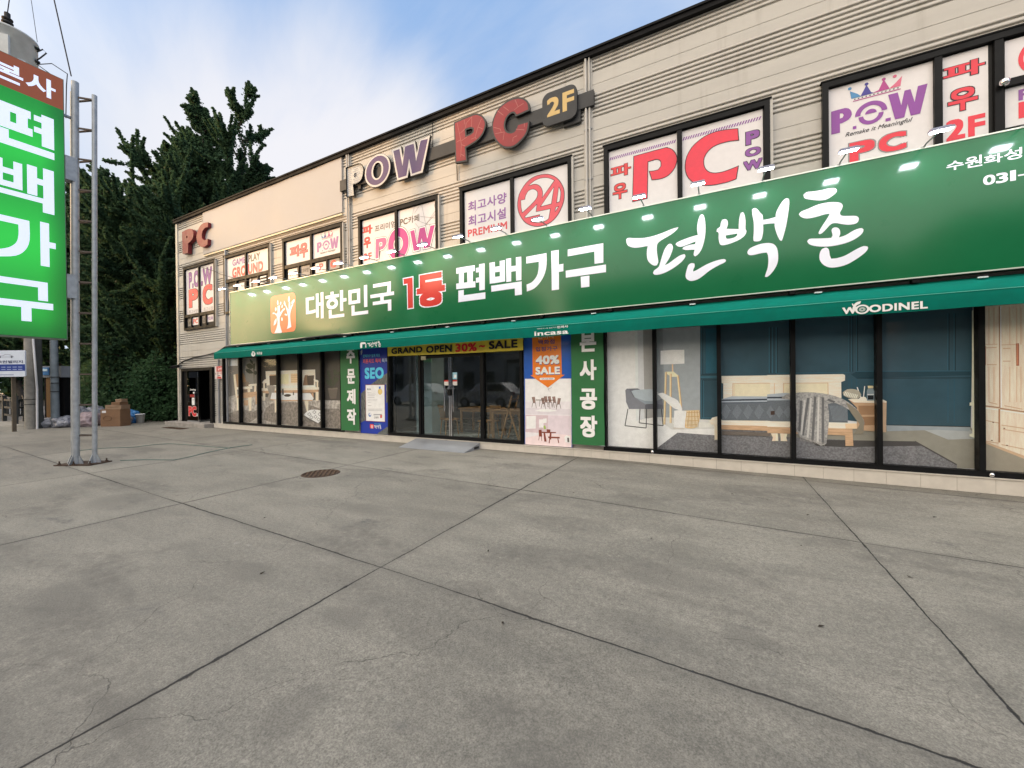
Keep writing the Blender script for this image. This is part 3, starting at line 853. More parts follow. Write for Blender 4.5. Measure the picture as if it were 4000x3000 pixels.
# left display -----------------------------------------------------------
fr = MB(); frames(fr, -17.17, -10.36, (-16.02, -14.83, -13.67, -12.49, -11.34), .172, 2.80)
sw = fr.build('shop_window', bld)
P = Print(8.545)
P.r(-17.12, .24, -10.4, 2.75, (76, 71, 66))
P.p(zC, [(215, 370), (360, 365), (360, 720), (215, 760)], (112, 108, 104)); P.p(zC, [(225, 375), (310, 370), (310, 440), (225, 440)], (196, 198, 202)); P.p(zC, [(310, 365), (345, 365), (345, 460), (310, 460)], (120, 120, 116))
P.p(zC, [(360, 365), (520, 360), (520, 720), (360, 720)], (118, 116, 112))
P.p(zC, [(215, 760), (360, 715), (520, 730), (720, 760), (1335, 775), (1335, 1050), (215, 995)], RUGL)
P.p(zC, [(215, 740), (360, 700), (520, 715), (520, 735), (360, 722), (215, 762)], (150, 146, 140))
P.p(zC, [(560, 900), (640, 800), (1010, 795), (1160, 830), (1335, 860), (1335, 1045), (1150, 1030), (740, 1000), (560, 960)], RUGD, 2)
P.p(zC, [(220, 900), (360, 860), (460, 880), (520, 840), (560, 880), (430, 980), (230, 985)], RUGD, 2)
P.p(zC, [(960, 800), (1335, 790), (1335, 850), (1100, 850)], RUGL)
# tall plant
for lf in ([(392, 430), (430, 415), (470, 450), (440, 470), (410, 460)], [(385, 475), (425, 470), (465, 510), (425, 515), (400, 500)], [(455, 420), (480, 415), (478, 470), (462, 490)], [(470, 480), (505, 505), (480, 530), (465, 515)], [(425, 370), (455, 395), (458, 430), (435, 410)]):
    P.p(zC, lf, (44, 52, 44), 2)
P.ln(zC, (462, 470), (470, 610), .03, (60, 58, 46)); P.ln(zC, (470, 500), (485, 610), .02, (60, 58, 46))
# armchair
P.p(zC, [(272, 530), (285, 520), (370, 512), (392, 585), (400, 640), (300, 640), (282, 560)], (150, 120, 92))
P.p(zC, [(270, 525), (288, 520), (302, 640), (310, 745), (292, 745), (280, 640)], PALEWV)
P.p(zC, [(355, 600), (410, 590), (440, 640), (430, 690), (360, 700)], (118, 104, 92), 2)
P.p(zC, [(415, 618), (515, 608), (515, 628), (415, 636)], PALEW); P.p(zC, [(470, 630), (490, 628), (488, 690), (468, 692)], PALEWV)
P.p(zC, [(300, 645), (450, 635), (452, 662), (302, 668)], PALEW); P.p(zC, [(405, 660), (432, 660), (430, 725), (408, 725)], PALEWV)
P.p(zC, [(305, 735), (345, 700), (515, 685), (515, 712), (440, 748), (310, 750)], MIDW)
P.p(zC, [(298, 748), (330, 748), (333, 865), (303, 868)], PALEWV); P.p(zC, [(318, 690), (330, 690), (332, 860), (324, 862)], (120, 92, 66)); P.p(zC, [(412, 745), (445, 740), (443, 868), (420, 874)], PALEWV); P.p(zC, [(480, 710), (508, 700), (505, 805), (482, 812)], MIDW); P.p(zC, [(370, 770), (412, 768), (412, 822), (370, 820)], MIDW)
# bench
P.p(zC, [(578, 492), (1055, 475), (1058, 585), (1060, 645), (590, 655)], PALEW)
P.p(zC, [(618, 525), (705, 522), (705, 618), (618, 622)], MIDW); P.p(zC, [(822, 515), (910, 513), (910, 600), (822, 605)], (206, 176, 140)); P.p(zC, [(722, 520), (800, 518), (800, 612), (722, 615)], (222, 194, 160))
for k in range(4): P.ln(zC, (822, 535 + k * 18), (910, 533 + k * 18), .008, (160, 124, 88))
P.p(zC, [(615, 538), (690, 530), (692, 625), (620, 628)], (72, 62, 54), 0); P.p(zC, [(955, 530), (985, 528), (985, 632), (935, 634)], (128, 104, 84)); P.p(zC, [(975, 535), (1045, 530), (1042, 632), (985, 634)], (80, 70, 62))
P.p(zC, [(545, 600), (575, 568), (605, 575), (600, 600), (560, 612)], PALEW, 2); P.p(zC, [(1040, 565), (1085, 580), (1088, 598), (1045, 590)], PALEW)
P.p(zC, [(555, 605), (575, 600), (575, 655), (555, 655)], PALEWV); P.p(zC, [(1068, 595), (1085, 595), (1085, 650), (1068, 650)], PALEWV)
P.p(zC, [(542, 655), (1092, 645), (1092, 670), (542, 680)], PALEW); P.p(zC, [(600, 632), (1060, 626), (1062, 648), (600, 656)], (216, 206, 192))
P.p(zC, [(550, 680), (1088, 668), (1086, 695), (552, 706)], MIDW)
P.p(zC, [(552, 700), (578, 700), (576, 775), (553, 775)], PALEWV); P.p(zC, [(1060, 690), (1088, 690), (1088, 775), (1060, 775)], PALEWV); P.p(zC, [(1020, 700), (1040, 700), (1040, 760), (1022, 760)], MIDW)
P.p(zC, [(590, 630), (640, 625), (680, 640), (665, 680), (668, 720), (650, 770), (660, 782), (590, 785), (600, 745), (612, 700), (600, 665)], (140, 134, 126), 2)
for k in range(4): P.ln(zC, (615 + k * 14, 640), (612 + k * 13, 770), .018, (108, 102, 96))
# coffee table
P.p(zC, [(640, 698), (1010, 702), (1042, 752), (1030, 772), (720, 770), (625, 760)], (226, 214, 200)); P.p(zC, [(625, 758), (720, 768), (1032, 768), (1028, 778), (720, 780), (628, 768)], MIDW)
P.p(zC, [(665, 768), (698, 770), (680, 888), (668, 888)], PALEWV); P.p(zC, [(950, 775), (992, 775), (988, 878), (975, 880)], PALEWV); P.p(zC, [(690, 770), (708, 770), (702, 838), (694, 838)], MIDW)
P.p(zC, [(755, 722), (775, 712), (810, 712), (826, 722), (805, 736), (770, 736)], (62, 54, 46), 2); P.p(zC, [(738, 662), (752, 660), (755, 718), (740, 718)], (74, 76, 70)); P.p(zC, [(842, 690), (853, 690), (853, 722), (842, 722)], (86, 84, 80))
# floor cushion
P.p(zC, [(945, 912), (985, 872), (1040, 860), (1100, 866), (1135, 880), (1128, 940), (1085, 992), (1010, 950)], (206, 206, 206), 2)
P.p(zC, [(945, 915), (1010, 952), (1084, 994), (1075, 985), (1000, 965)], (90, 88, 86))
for k, (cx, cy) in enumerate(((1000, 905), (1048, 885), (1060, 930), (1100, 905), (1090, 955), (1020, 935))):
    P.p(zC, [(cx - 20, cy), (cx, cy - 20), (cx + 20, cy), (cx, cy + 20)], (140, 140, 142)); P.p(zC, [(cx - 12, cy), (cx, cy - 12), (cx + 12, cy), (cx, cy + 12)], (212, 212, 212))
# right plant, detector, reflections
P.p(zC, [(1178, 660), (1272, 655), (1258, 755), (1200, 757)], (98, 90, 82)); P.p(zC, [(1178, 655), (1272, 650), (1272, 664), (1178, 668)], (112, 104, 94))
for lf in ([(1160, 480), (1200, 500), (1205, 560), (1178, 530)], [(1230, 470), (1262, 480), (1255, 540), (1232, 520)], [(1260, 500), (1325, 490), (1300, 530), (1262, 530)], [(1190, 560), (1222, 570), (1225, 640), (1205, 620)], [(1232, 540), (1290, 560), (1248, 620), (1230, 640)], [(1150, 560), (1190, 580), (1210, 640), (1172, 610)]):
    P.p(zC, lf, (70, 74, 60), 2)
P.ln(zC, (1215, 660), (1190, 530), .015, (64, 66, 52)); P.ln(zC, (1225, 660), (1250, 520), .015, (64, 66, 52))
P.p(zC, [(1108, 375), (1122, 374), (1122, 405), (1108, 406)], (220, 70, 34)); P.p(zC, [(1112, 688), (1128, 687), (1128, 732), (1112, 733)], (224, 224, 222)); P.p(zC, [(1115, 695), (1124, 695), (1124, 712), (1115, 712)], (60, 60, 60))
P.mb.build('printed_film', sw)
f = MB(); f.box(-17.12, -10.40, 8.478, 8.484, .25, 2.73, FILMGLASS); f.build('glass_pane', sw)

# right display ----------------------------------------------------------
fr = MB(); frames(fr, -2.16, 8.2, (-1.11, .05, 1.206, 2.356, 3.51, 4.67, 5.83, 7.0), .172, 2.80)
sw = fr.build('shop_window', bld)
P = Print(8.545)
P.r(-2.12, .25, 8.15, 2.75, (184, 186, 190))
P.p(zA, [(815, 300), (1082, 290), (1090, 1085), (885, 1175), (815, 1190)], (222, 224, 234)); P.p(zA, [(815, 310), (862, 308), (890, 1150), (820, 1185)], (206, 210, 220))
for k in range(5): P.ln(zA, (900 + k * 38, 330), (905 + k * 40, 1130 - k * 18), .012, (208, 212, 224))
P.p(zA, [(1060, 290), (1082, 290), (1095, 1095), (1070, 1100)], (196, 200, 208)); P.p(zA, [(1082, 290), (1130, 290), (1145, 1075), (1095, 1095)], (182, 184, 188)); P.p(zA, [(1130, 290), (1240, 285), (1240, 1075), (1145, 1070)], (140, 140, 140))
P.p(zA, [(1240, 280), (1625, 265), (1625, 1080), (1240, 1060)], (138, 144, 149)); P.p(zA, [(1240, 280), (1300, 278), (1320, 1060), (1240, 1060)], (124, 129, 133))
P.p(zA, [(815, 1190), (885, 1160), (1100, 1085), (1240, 1060), (1800, 1085), (1800, 1390), (815, 1320)], (214, 216, 222))
P.p(zA, [(1240, 1060), (1800, 1078), (1800, 1160), (1380, 1170)], (186, 186, 184)); P.p(zA, [(1380, 1110), (1500, 1100), (1780, 1115), (1780, 1150), (1420, 1150)], (196, 196, 192))
# teal panelled wall
P.p(zA, [(1625, 255), (2200, 232), (2200, 1098), (1625, 1080)], TEAL)
P.p(zB, [(-100, 350), (1480, 250), (1465, 1140), (860, 1127), (-100, 1010)], TEAL)
MLD, MDD = (52, 92, 108), (18, 36, 44)
for k in range(3):
    P.ln(zA, (1640 + k * 9, 290), (1640 + k * 9, 690), .012, MLD if k != 1 else MDD); P.ln(zA, (1640 + k * 7, 740), (1640 + k * 7, 1070), .012, MLD if k != 1 else MDD)
P.ln(zA, (1628, 715), (1780, 712), .03, MLD); P.ln(zA, (1650, 740), (1775, 738), .012, MDD); P.ln(zA, (1640, 690), (1775, 688), .012, MDD); P.ln(zA, (1640, 1068), (1780, 1068), .012, MLD)
P.p(zA, [(1672, 295), (1775, 292), (1775, 680), (1672, 682)], (34, 80, 98))
for x in (585, 605, 640, 1300, 1345):
    P.ln(zB, (x, 320), (x, 740), .012, (44, 80, 96)); P.ln(zB, (x + 7, 320), (x + 7, 740), .010, MDD); P.ln(zB, (x, 790), (x, 1110 if x > 1000 else 900), .010, (40, 74, 90))
for x in (10, 35, 60): P.ln(zB, (x, 420), (x, 750), .014, (50, 92, 110)); P.ln(zB, (x + 8, 420), (x + 8, 750), .01, MDD)
P.p(zB, [(600, 760), (640, 740), (1465, 735), (1465, 765), (640, 790)], (30, 56, 68)); P.ln(zB, (640, 738), (1465, 735), .012, (44, 82, 98)); P.ln(zB, (640, 788), (1465, 785), .010, MDD); P.ln(zB, (60, 752), (590, 748), .012, (44, 82, 98))
P.ln(zB, (860, 1127), (1465, 1140), .02, (12, 20, 24))
# floor & rug
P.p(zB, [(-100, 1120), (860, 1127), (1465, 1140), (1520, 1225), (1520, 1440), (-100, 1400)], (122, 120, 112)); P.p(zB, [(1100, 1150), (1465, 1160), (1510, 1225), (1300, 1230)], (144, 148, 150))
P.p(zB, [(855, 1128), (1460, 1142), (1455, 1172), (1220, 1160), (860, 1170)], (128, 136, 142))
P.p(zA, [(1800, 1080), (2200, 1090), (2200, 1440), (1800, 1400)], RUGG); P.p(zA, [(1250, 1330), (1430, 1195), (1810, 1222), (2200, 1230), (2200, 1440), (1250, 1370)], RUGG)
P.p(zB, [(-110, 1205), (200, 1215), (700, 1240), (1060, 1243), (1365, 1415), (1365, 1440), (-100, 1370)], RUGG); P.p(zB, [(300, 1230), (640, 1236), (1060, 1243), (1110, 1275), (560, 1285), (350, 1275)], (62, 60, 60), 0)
P.ln(zB, (1060, 1243), (1362, 1412), .02, (64, 62, 62))
# armchair with cushion
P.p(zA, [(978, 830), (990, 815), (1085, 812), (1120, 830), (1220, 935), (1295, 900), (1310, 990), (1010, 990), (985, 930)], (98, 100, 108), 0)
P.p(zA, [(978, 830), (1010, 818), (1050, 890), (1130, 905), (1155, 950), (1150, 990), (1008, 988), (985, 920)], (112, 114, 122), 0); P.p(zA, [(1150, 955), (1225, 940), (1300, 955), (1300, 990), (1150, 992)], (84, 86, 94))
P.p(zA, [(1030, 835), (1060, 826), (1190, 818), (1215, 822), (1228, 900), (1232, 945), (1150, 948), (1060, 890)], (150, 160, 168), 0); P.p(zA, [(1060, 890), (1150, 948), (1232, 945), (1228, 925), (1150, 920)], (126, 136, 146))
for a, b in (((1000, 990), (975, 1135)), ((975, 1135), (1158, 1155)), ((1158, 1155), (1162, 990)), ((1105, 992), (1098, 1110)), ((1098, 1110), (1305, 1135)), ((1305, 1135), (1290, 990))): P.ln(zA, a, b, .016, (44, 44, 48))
# floor lamp
P.p(zA, [(1380, 598), (1392, 598), (1394, 690), (1382, 690)], (196, 170, 136)); P.p(zA, [(1325, 668), (1395, 666), (1435, 700), (1435, 712), (1380, 712), (1325, 682)], (214, 196, 168))
for a, b, wd in (((1328, 670), (1314, 1125), .034), ((1368, 685), (1368, 1112), .034), ((1430, 700), (1462, 1000), .030)): P.ln(zA, a, b, wd, (212, 184, 146)); P.ln(zA, (a[0] + 8, a[1]), (b[0] + 8, b[1]), .010, (166, 128, 88))
P.p(zA, [(1282, 487), (1385, 478), (1488, 478), (1490, 598), (1400, 602), (1282, 606)], (232, 232, 236)); P.p(zA, [(1282, 487), (1385, 478), (1488, 478), (1488, 483), (1385, 484), (1283, 492)], (206, 206, 210))
# pampas and basket
P.p(zA, [(1255, 860), (1300, 850), (1370, 885), (1430, 915), (1470, 985), (1465, 1005), (1400, 985), (1340, 935), (1290, 890)], (228, 224, 218), 2)
for k in range(14): P.ln(zA, (1270 + k * 14, 862 + k * 9), (1256 + k * 15, 846 + k * 8.5), .010, (238, 234, 228)); P.ln(zA, (1280 + k * 13, 880 + k * 9), (1300 + k * 13, 905 + k * 8), .008, (206, 200, 192))
P.p(zA, [(1490, 1005), (1620, 1000), (1624, 1060), (1605, 1130), (1580, 1155), (1520, 1158), (1495, 1150)], (198, 168, 122), 2)
for k in range(9): P.ln(zA, (1500 + k * 14, 1008), (1512 + k * 11, 1150), .008, (238, 220, 184)); P.ln(zA, (1507 + k * 14, 1008), (1518 + k * 11, 1150), .008, (144, 110, 70))
for k in range(4): P.ln(zA, (1495, 1022 + k * 36), (1618 - k * 6, 1018 + k * 36), .010, (166, 132, 86))
P.p(zA, [(1402, 1005), (1440, 1000), (1508, 1008), (1498, 1080), (1492, 1160), (1400, 1158), (1398, 1090)], (218, 214, 210)); P.p(zA, [(1395, 1150), (1490, 1155), (1490, 1166), (1390, 1160)], (180, 174, 168))
# bed
P.p(zA, [(1810, 705), (2220, 700), (2220, 940), (1825, 935), (1825, 770), (1812, 765)], PALEW)
P.p(zB, [(-5, 765), (540, 758), (556, 765), (555, 805), (528, 815), (530, 930), (-5, 940)], PALEW)
P.p(zA, [(1905, 770), (2230, 770), (2230, 890), (1905, 890)], (214, 192, 168)); P.ln(zA, (1905, 770), (2230, 768), .012, (186, 160, 132)); P.ln(zA, (1908, 770), (1908, 885), .012, (186, 160, 132)); P.ln(zA, (1920, 775), (1920, 885), .008, (196, 172, 146))
P.p(zB, [(108, 822), (436, 820), (438, 920), (108, 920)], (214, 192, 168)); P.ln(zB, (108, 824), (436, 822), .012, (186, 160, 132)); P.ln(zB, (112, 824), (112, 915), .012, (186, 160, 132)); P.ln(zB, (432, 824), (434, 915), .012, (186, 160, 132)); P.ln(zB, (46, 824), (46, 915), .012, (186, 160, 132))
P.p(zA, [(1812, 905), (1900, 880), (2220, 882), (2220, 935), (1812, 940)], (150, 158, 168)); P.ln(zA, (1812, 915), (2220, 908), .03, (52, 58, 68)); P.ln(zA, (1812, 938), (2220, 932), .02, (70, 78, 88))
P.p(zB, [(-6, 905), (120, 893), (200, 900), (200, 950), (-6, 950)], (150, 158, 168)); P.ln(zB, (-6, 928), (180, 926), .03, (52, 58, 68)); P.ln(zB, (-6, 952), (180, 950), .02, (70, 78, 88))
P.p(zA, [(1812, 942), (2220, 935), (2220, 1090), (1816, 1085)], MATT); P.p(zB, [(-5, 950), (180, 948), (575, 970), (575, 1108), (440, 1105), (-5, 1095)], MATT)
for k in range(8):
    cx = 1850 + k * 95
    zz = zA
    for j in range(9):
        P.ln(zz, (cx - 42 + j * 5, 1020 - j * 8.5), (cx + j * 5, 1075 - j * 8.5), .005, (128, 136, 144)) if k < 5 and cx < 2190 else None
for k in range(3):
    cx = 20 + k * 62
    for j in range(8): P.ln(zB, (cx - 30 + j * 4, 1030 - j * 6), (cx + j * 4, 1075 - j * 6), .005, (126, 134, 142))
for j in range(14): P.ln(zB, (446 + j * 9, 985), (470 + j * 8, 1095), .005, (126, 134, 142))
P.p(zB, [(20, 1025), (48, 1022), (48, 1050), (20, 1052)], (56, 40, 34))
P.p(zA, [(1705, 1095), (1730, 1065), (1770, 1055), (1816, 1088), (2230, 1092), (2230, 1138), (1720, 1125)], PALEW); P.p(zA, [(1750, 1125), (2230, 1138), (2230, 1180), (1760, 1165)], MIDW)
P.p(zA, [(1748, 1125), (1778, 1125), (1776, 1255), (1750, 1258)], PALEWV); P.p(zA, [(1815, 1180), (1980, 1185), (2230, 1195), (2230, 1225), (1815, 1215)], (94, 86, 80))
P.p(zB, [(-5, 1098), (180, 1100), (555, 1108), (645, 1112), (662, 1135), (655, 1152), (-5, 1140)], PALEW); P.p(zB, [(-5, 1138), (560, 1150), (560, 1200), (440, 1195), (-5, 1182)], MIDW)
P.p(zB, [(20, 1185), (70, 1185), (75, 1240), (28, 1240), (36, 1215)], PALEWV); P.p(zB, [(88, 1185), (140, 1188), (132, 1215), (140, 1242), (92, 1240)], PALEWV)
P.p(zB, [(555, 1115), (640, 1115), (660, 1130), (655, 1152), (560, 1150)], (206, 176, 146)); P.p(zB, [(555, 1150), (608, 1150), (615, 1275), (558, 1276)], MIDW)
# nightstand, bottle, diffuser
P.p(zB, [(585, 945), (820, 942), (855, 955), (850, 1178), (640, 1160), (640, 1000)], (166, 138, 112)); P.p(zB, [(575, 938), (820, 936), (855, 955), (850, 968), (620, 962)], PALEW)
P.p(zB, [(650, 985), (785, 985), (785, 1050), (655, 1052)], (136, 106, 80)); P.p(zB, [(655, 1065), (785, 1065), (785, 1125), (670, 1128)], (130, 100, 74)); P.p(zB, [(815, 960), (852, 965), (848, 1176), (815, 1172)], (176, 150, 124))
P.p(zB, [(655, 935), (668, 922), (700, 922), (710, 935), (705, 950), (660, 950)], (220, 196, 186), 2); P.ln(zB, (668, 925), (642, 852), .012, (222, 214, 204)); P.ln(zB, (688, 925), (696, 845), .012, (222, 214, 204))
P.p(zB, [(712, 880), (722, 862), (755, 862), (765, 882), (765, 948), (712, 950)], (120, 134, 144), 2); P.p(zB, [(718, 912), (760, 912), (760, 940), (718, 942)], (26, 32, 38)); P.p(zB, [(718, 842), (758, 842), (758, 860), (720, 860)], (222, 186, 148)); P.ln(zB, (716, 905), (762, 904), .012, (214, 222, 226))
P.p(zB, [(538, 890), (570, 868), (620, 866), (655, 880), (672, 908), (650, 935), (610, 938), (550, 915)], (150, 146, 134), 2)
for k in range(8): P.ln(zB, (560 + k * 12, 885 + k * 3), (548 + k * 12, 912 + k * 3), .012, (206, 202, 190))
# throw
P.p(zB, [(95, 935), (130, 905), (230, 890), (330, 890), (440, 905), (520, 930), (570, 955), (640, 1010), (690, 1090), (692, 1125), (640, 1060), (560, 1000), (480, 965), (430, 975), (440, 1060), (430, 1180), (420, 1260), (380, 1275), (340, 1250), (235, 1215), (215, 1180), (150, 1140), (205, 1100), (200, 980), (170, 945)], FURL, 2)
P.p(zB, [(560, 960), (640, 1015), (690, 1095), (685, 1190), (620, 1190), (660, 1120), (600, 1040)], (116, 110, 98), 2)
for a, b, c, d in ((290, 930, 250, 1200, ), (340, 920, 320, 1240), (395, 925, 395, 1260), (240, 950, 225, 1170), (430, 940, 480, 960)): P.ln(zB, (a, b), (c, d), .035, (92, 92, 94))
for a, b, c, d in ((310, 930, 285, 1215), (365, 925, 358, 1250), (265, 945, 240, 1195)): P.ln(zB, (a, b), (c, d), .026, (176, 174, 172))
for k in range(18): P.ln(zB, (236 + k * 10, 1210 + k * 2.5), (234 + k * 10, 1236 + k * 2.2), .006, (150, 146, 142))
# wardrobe
P.p(zB, [(1468, 300), (1500, 295), (1500, 970), (1510, 1225), (1450, 1205), (1450, 1190), (1470, 1185), (1470, 985), (1450, 985), (1452, 962), (1468, 962)], (214, 202, 184))
P.r(3.52, .25, 6.4, 2.75, WARDR)
P.p(zB, [(1500, 1230), (1545, 1250), (1843, 1360), (2400, 1560), (2400, 1700), (1500, 1460)], (134, 128, 116))
P.p(zB, [(1545, 1235), (1843, 1345), (2400, 1550), (2400, 1590), (1843, 1368), (1545, 1250)], (176, 150, 124))
for x in (1668, 1900, 2150):
    P.ln(zB, (x, 270), (x + 4, 1000), .022, (150, 116, 90)); P.ln(zB, (x + 6, 270), (x + 10, 1000), .012, (236, 222, 204))
for x in (1590, 1626, 1740, 1790, 1820): P.ln(zB, (x, 280), (x, 545), .010, (188, 162, 136)); P.ln(zB, (x, 705), (x, 960), .010, (188, 162, 136))
P.ln(zB, (1545, 985), (1668, 1000), .02, (150, 118, 92)); P.ln(zB, (1668, 1005), (2200, 1080), .02, (150, 118, 92)); P.ln(zB, (1545, 1000), (2200, 1095), .016, (232, 216, 196))
P.p(zB, [(1550, 558), (1568, 556), (1568, 695), (1550, 697)], (146, 88, 66)); P.p(zB, [(1783, 538), (1806, 536), (1806, 698), (1786, 698)], (146, 88, 66)); P.p(zB, [(1556, 560), (1561, 560), (1561, 690), (1556, 690)], (186, 128, 100)); P.p(zB, [(1790, 540), (1796, 540), (1796, 690), (1790, 690)], (186, 128, 100))
for a, b in (((1560, 1090), (1658, 1110)), ((1560, 1240), (1658, 1255)), ((1680, 1125), (2200, 1200)), ((1680, 1265), (2200, 1370)), ((1690, 1155), (2200, 1235)), ((1560, 570), (1645, 566)), ((1575, 690), (1645, 690)), ((1690, 575), (1745, 572)), ((1690, 665), (1745, 665)), ((1590, 960), (1650, 975)), ((1700, 985), (1830, 1010))): P.ln(zB, a, b, .012, (176, 146, 118))
P.ln(zB, (1664, 1010), (1664, 1250), .018, (150, 112, 84)); P.ln(zB, (1560, 545), (1650, 543), .010, (180, 152, 124)); P.ln(zB, (1680, 548), (1780, 545), .010, (180, 152, 124))
for a in ((1620, 1105), (1610, 1235), (1700, 1148), (1720, 1270)): P.p(zB, [(a[0] - 6, a[1] - 4), (a[0] + 6, a[1] - 2), (a[0] + 6, a[1] + 5), (a[0] - 6, a[1] + 3)], (96, 64, 46))
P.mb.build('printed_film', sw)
f = MB(); f.box(-2.10, 8.13, 8.478, 8.484, .26, 2.73, FILMGLASS); f.build('glass_pane', sw)
d = MB(); d.lathe([(0, -.02), (.028, -.02), (.032, 0), (.02, .02), (0, .025)], CHROME, (0, 0, 0), 12)
for x in (-1.16, 3.60):
    e = MB(); e.lathe([(0, 0), (.032, 0), (.034, .008), (.02, .022), (0, .026)], CHROME, (0, 0, 0), 12)
    e.v = [(x + a, 8.392 - c, .215 + b) for a, b, c in e.v]; e.build('floor_lock', sw)

PGAIN = 1.0
# entrance with real glass ------------------------------------------------
fr = MB(); frames(fr, -8.43, -4.09, (-7.24, -5.21), .172, 2.80)
fr.box(-7.2, -5.25, 8.42, 8.5, 2.40, 2.47, BLACK)
ent = fr.build('shop_entrance', bld)
f = MB()
for x0, x1 in ((-8.36, -7.275), (-5.175, -4.16)):
    f = MB(); f.box(x0, x1, 8.47, 8.48, .255, 2.72, GL); f.build('glass_pane', ent)
for sgn, x0, x1 in ((1, -7.2, -6.235), (-1, -6.215, -5.25)):
    f = MB()
    f.box(x0, x1, 8.43, 8.49, .172, .262, BLACK); f.box(x0, x1, 8.43, 8.49, 2.34, 2.40, BLACK)
    xo = x0 if sgn > 0 else x1; xi = x1 if sgn > 0 else x0
    f.box(min(xo, xo + sgn * .045), max(xo, xo + sgn * .045), 8.43, 8.49, .262, 2.34, BLACK)
    f.box(min(xi, xi - sgn * .038), max(xi, xi - sgn * .038), 8.425, 8.495, .262, 2.34, CHROME)
    dr = f.build('glass_door', ent)
    f = MB(); f.box(x0 + .046, x1 - .046, 8.455, 8.465, .262, 2.34, GL); f.build('glass_pane', dr)
    f = MB(); hx = xi - sgn * .13
    f.tube([(hx, 8.36, .92), (hx, 8.36, 1.62)], .016, CHROME, 10)
    for z in (1.02, 1.52): f.tube([(hx, 8.36, z), (hx, 8.455, z)], .010, CHROME, 8)
    f.build('door_handle', dr)
    f = MB(); px = xi - sgn * .13
    f.box(px - .07, px + .07, 8.448, 8.453, 1.60, 1.74, pr(214, 210, 206)); f.box(px - .07, px + .07, 8.446, 8.449, 1.70, 1.74, pr(190, 52, 48))
    if sgn < 0: f.box(px - .07, px + .07, 8.448, 8.453, 1.76, 1.94, pr(150, 196, 214)); f.box(px - .03, px + .05, 8.446, 8.449, 1.80, 1.88, pr(240, 240, 240))
    f.build('door_sticker', dr)
f = MB(); f.box(-6.27, -6.18, 8.375, 8.42, 1.33, 1.50, BLACK); f.box(-6.25, -6.20, 8.365, 8.376, 1.50, 1.56, CHROME); f.build('door_lock', ent)
for x in (-6.27, -6.18):
    f = MB(); f.tube([(x, 8.43, .215), (x, 8.405, .215)], .022, CHROME, 12); f.build('floor_lock', ent)
f = MB(); f.box(-7.18, -7.02, 8.40, 8.43, 2.30, 2.40, mat('door_closer', (.55, .5, .38), .3, .6)); f.build('door_closer', ent)

# inside of the shop
FLO = mat('shop_floor', (.34, .37, .38), .22, 0, .15, 1.5)
INW = mat('shop_wall', (.22, .24, .25), .8, 0, .1, 1)
rm = MB()
rm.box(-9.4, -3.3, 8.72, 15, .05, .165, FLO); rm.box(-9.4, -3.3, 15, 15.1, .1, 2.9, INW); rm.box(-9.5, -9.4, 8.72, 15, .1, 2.9, INW); rm.box(-3.3, -3.2, 8.72, 15, .1, 2.9, INW); rm.box(-9.4, -3.3, 8.72, 15, 2.85, 2.9, INW)
rm.box(-8.15, -7.55, 9.3, 9.9, .165, 2.85, mat('shop_column', (.34, .42, .44), .5, 0, .08, 2))
rm.build('shop_interior', bld)

# ---- side door to the upstairs floor
fr = MB()
fr.box(-20.42, -20.33, 8.40, 8.55, .155, 2.42, BLACK); fr.box(-18.02, -17.93, 8.40, 8.55, .155, 2.42, BLACK); fr.box(-20.33, -18.02, 8.40, 8.55, 2.30, 2.42, BLACK)
fr.box(-18.24, -18.02, 8.46, 8.55, .155, 2.30, DARK); fr.box(-20.33, -20.0, 8.46, 8.55, .155, 2.30, DARK)
sd = fr.build('stair_entrance', bld)
f = MB(); f.box(-19.05, -18.24, 9.6, 9.62, .155, 2.4, mat('stairwell', (.028, .034, .036), .6, 0, .3, 2)); f.box(-20.4, -17.95, 8.55, 9.6, .10, .155, KERB)
f.box(-18.9, -18.4, 8.9, 9.1, .16, 1.3, mat('stairwell_box', (.05, .06, .06), .6)); f.box(-18.85, -18.45, 8.88, 8.90, 1.45, 1.75, GREYF)
f.box(-20.4, -20.38, 8.55, 9.6, .155, 2.4, DARK); f.box(-17.97, -17.95, 8.55, 9.6, .155, 2.4, DARK)
f.build('stairwell', sd)
f = MB(); DG = glass('dark_door_glass', (.10, .11, .115), .02, 1.5)
f.box(-20.0, -19.05, 8.45, 8.46, .19, 2.26, DG)
dr = f.build('glass_door', sd)
f = MB(); f.box(-19.09, -19.045, 8.42, 8.48, .19, 2.24, CHROME); f.box(-20.0, -19.05, 8.43, 8.475, .155, .20, STEEL); f.build('door_edge', dr)
f = MB(); f.tube([(-19.28, 8.40, .85), (-19.28, 8.40, 1.45)], .014, CHROME, 8)
for z in (.92, 1.38): f.tube([(-19.28, 8.40, z), (-19.28, 8.45, z)], .009, CHROME, 6)
f.build('door_handle', dr)
f = MB()
word(f, 'PC', -19.90, .40, -19.28, .80, 8.442, pr(214, 52, 56), bold=.07, outline=.04, om=pr(226, 180, 176)); word(f, '2F', -19.25, .40, -19.12, .52, 8.442, WHITEP, bold=.03)
word(f, 'Smoking', -19.78, 1.455, -19.29, 1.55, 8.442, WHITEP, bold=.02, shear=.3)
f.box(-19.78, -19.36, 8.441, 8.446, 1.19, 1.31, pr(150, 44, 44)); f.box(-19.52, -19.36, 8.441, 8.446, 1.345, 1.415, WHITEP); f.box(-19.62, -19.40, 8.441, 8.446, .86, 1.17, WHITEP)
word(f, '영업중', -19.58, 1.06, -19.44, 1.10, 8.439, INK)
f.build('door_lettering', dr)

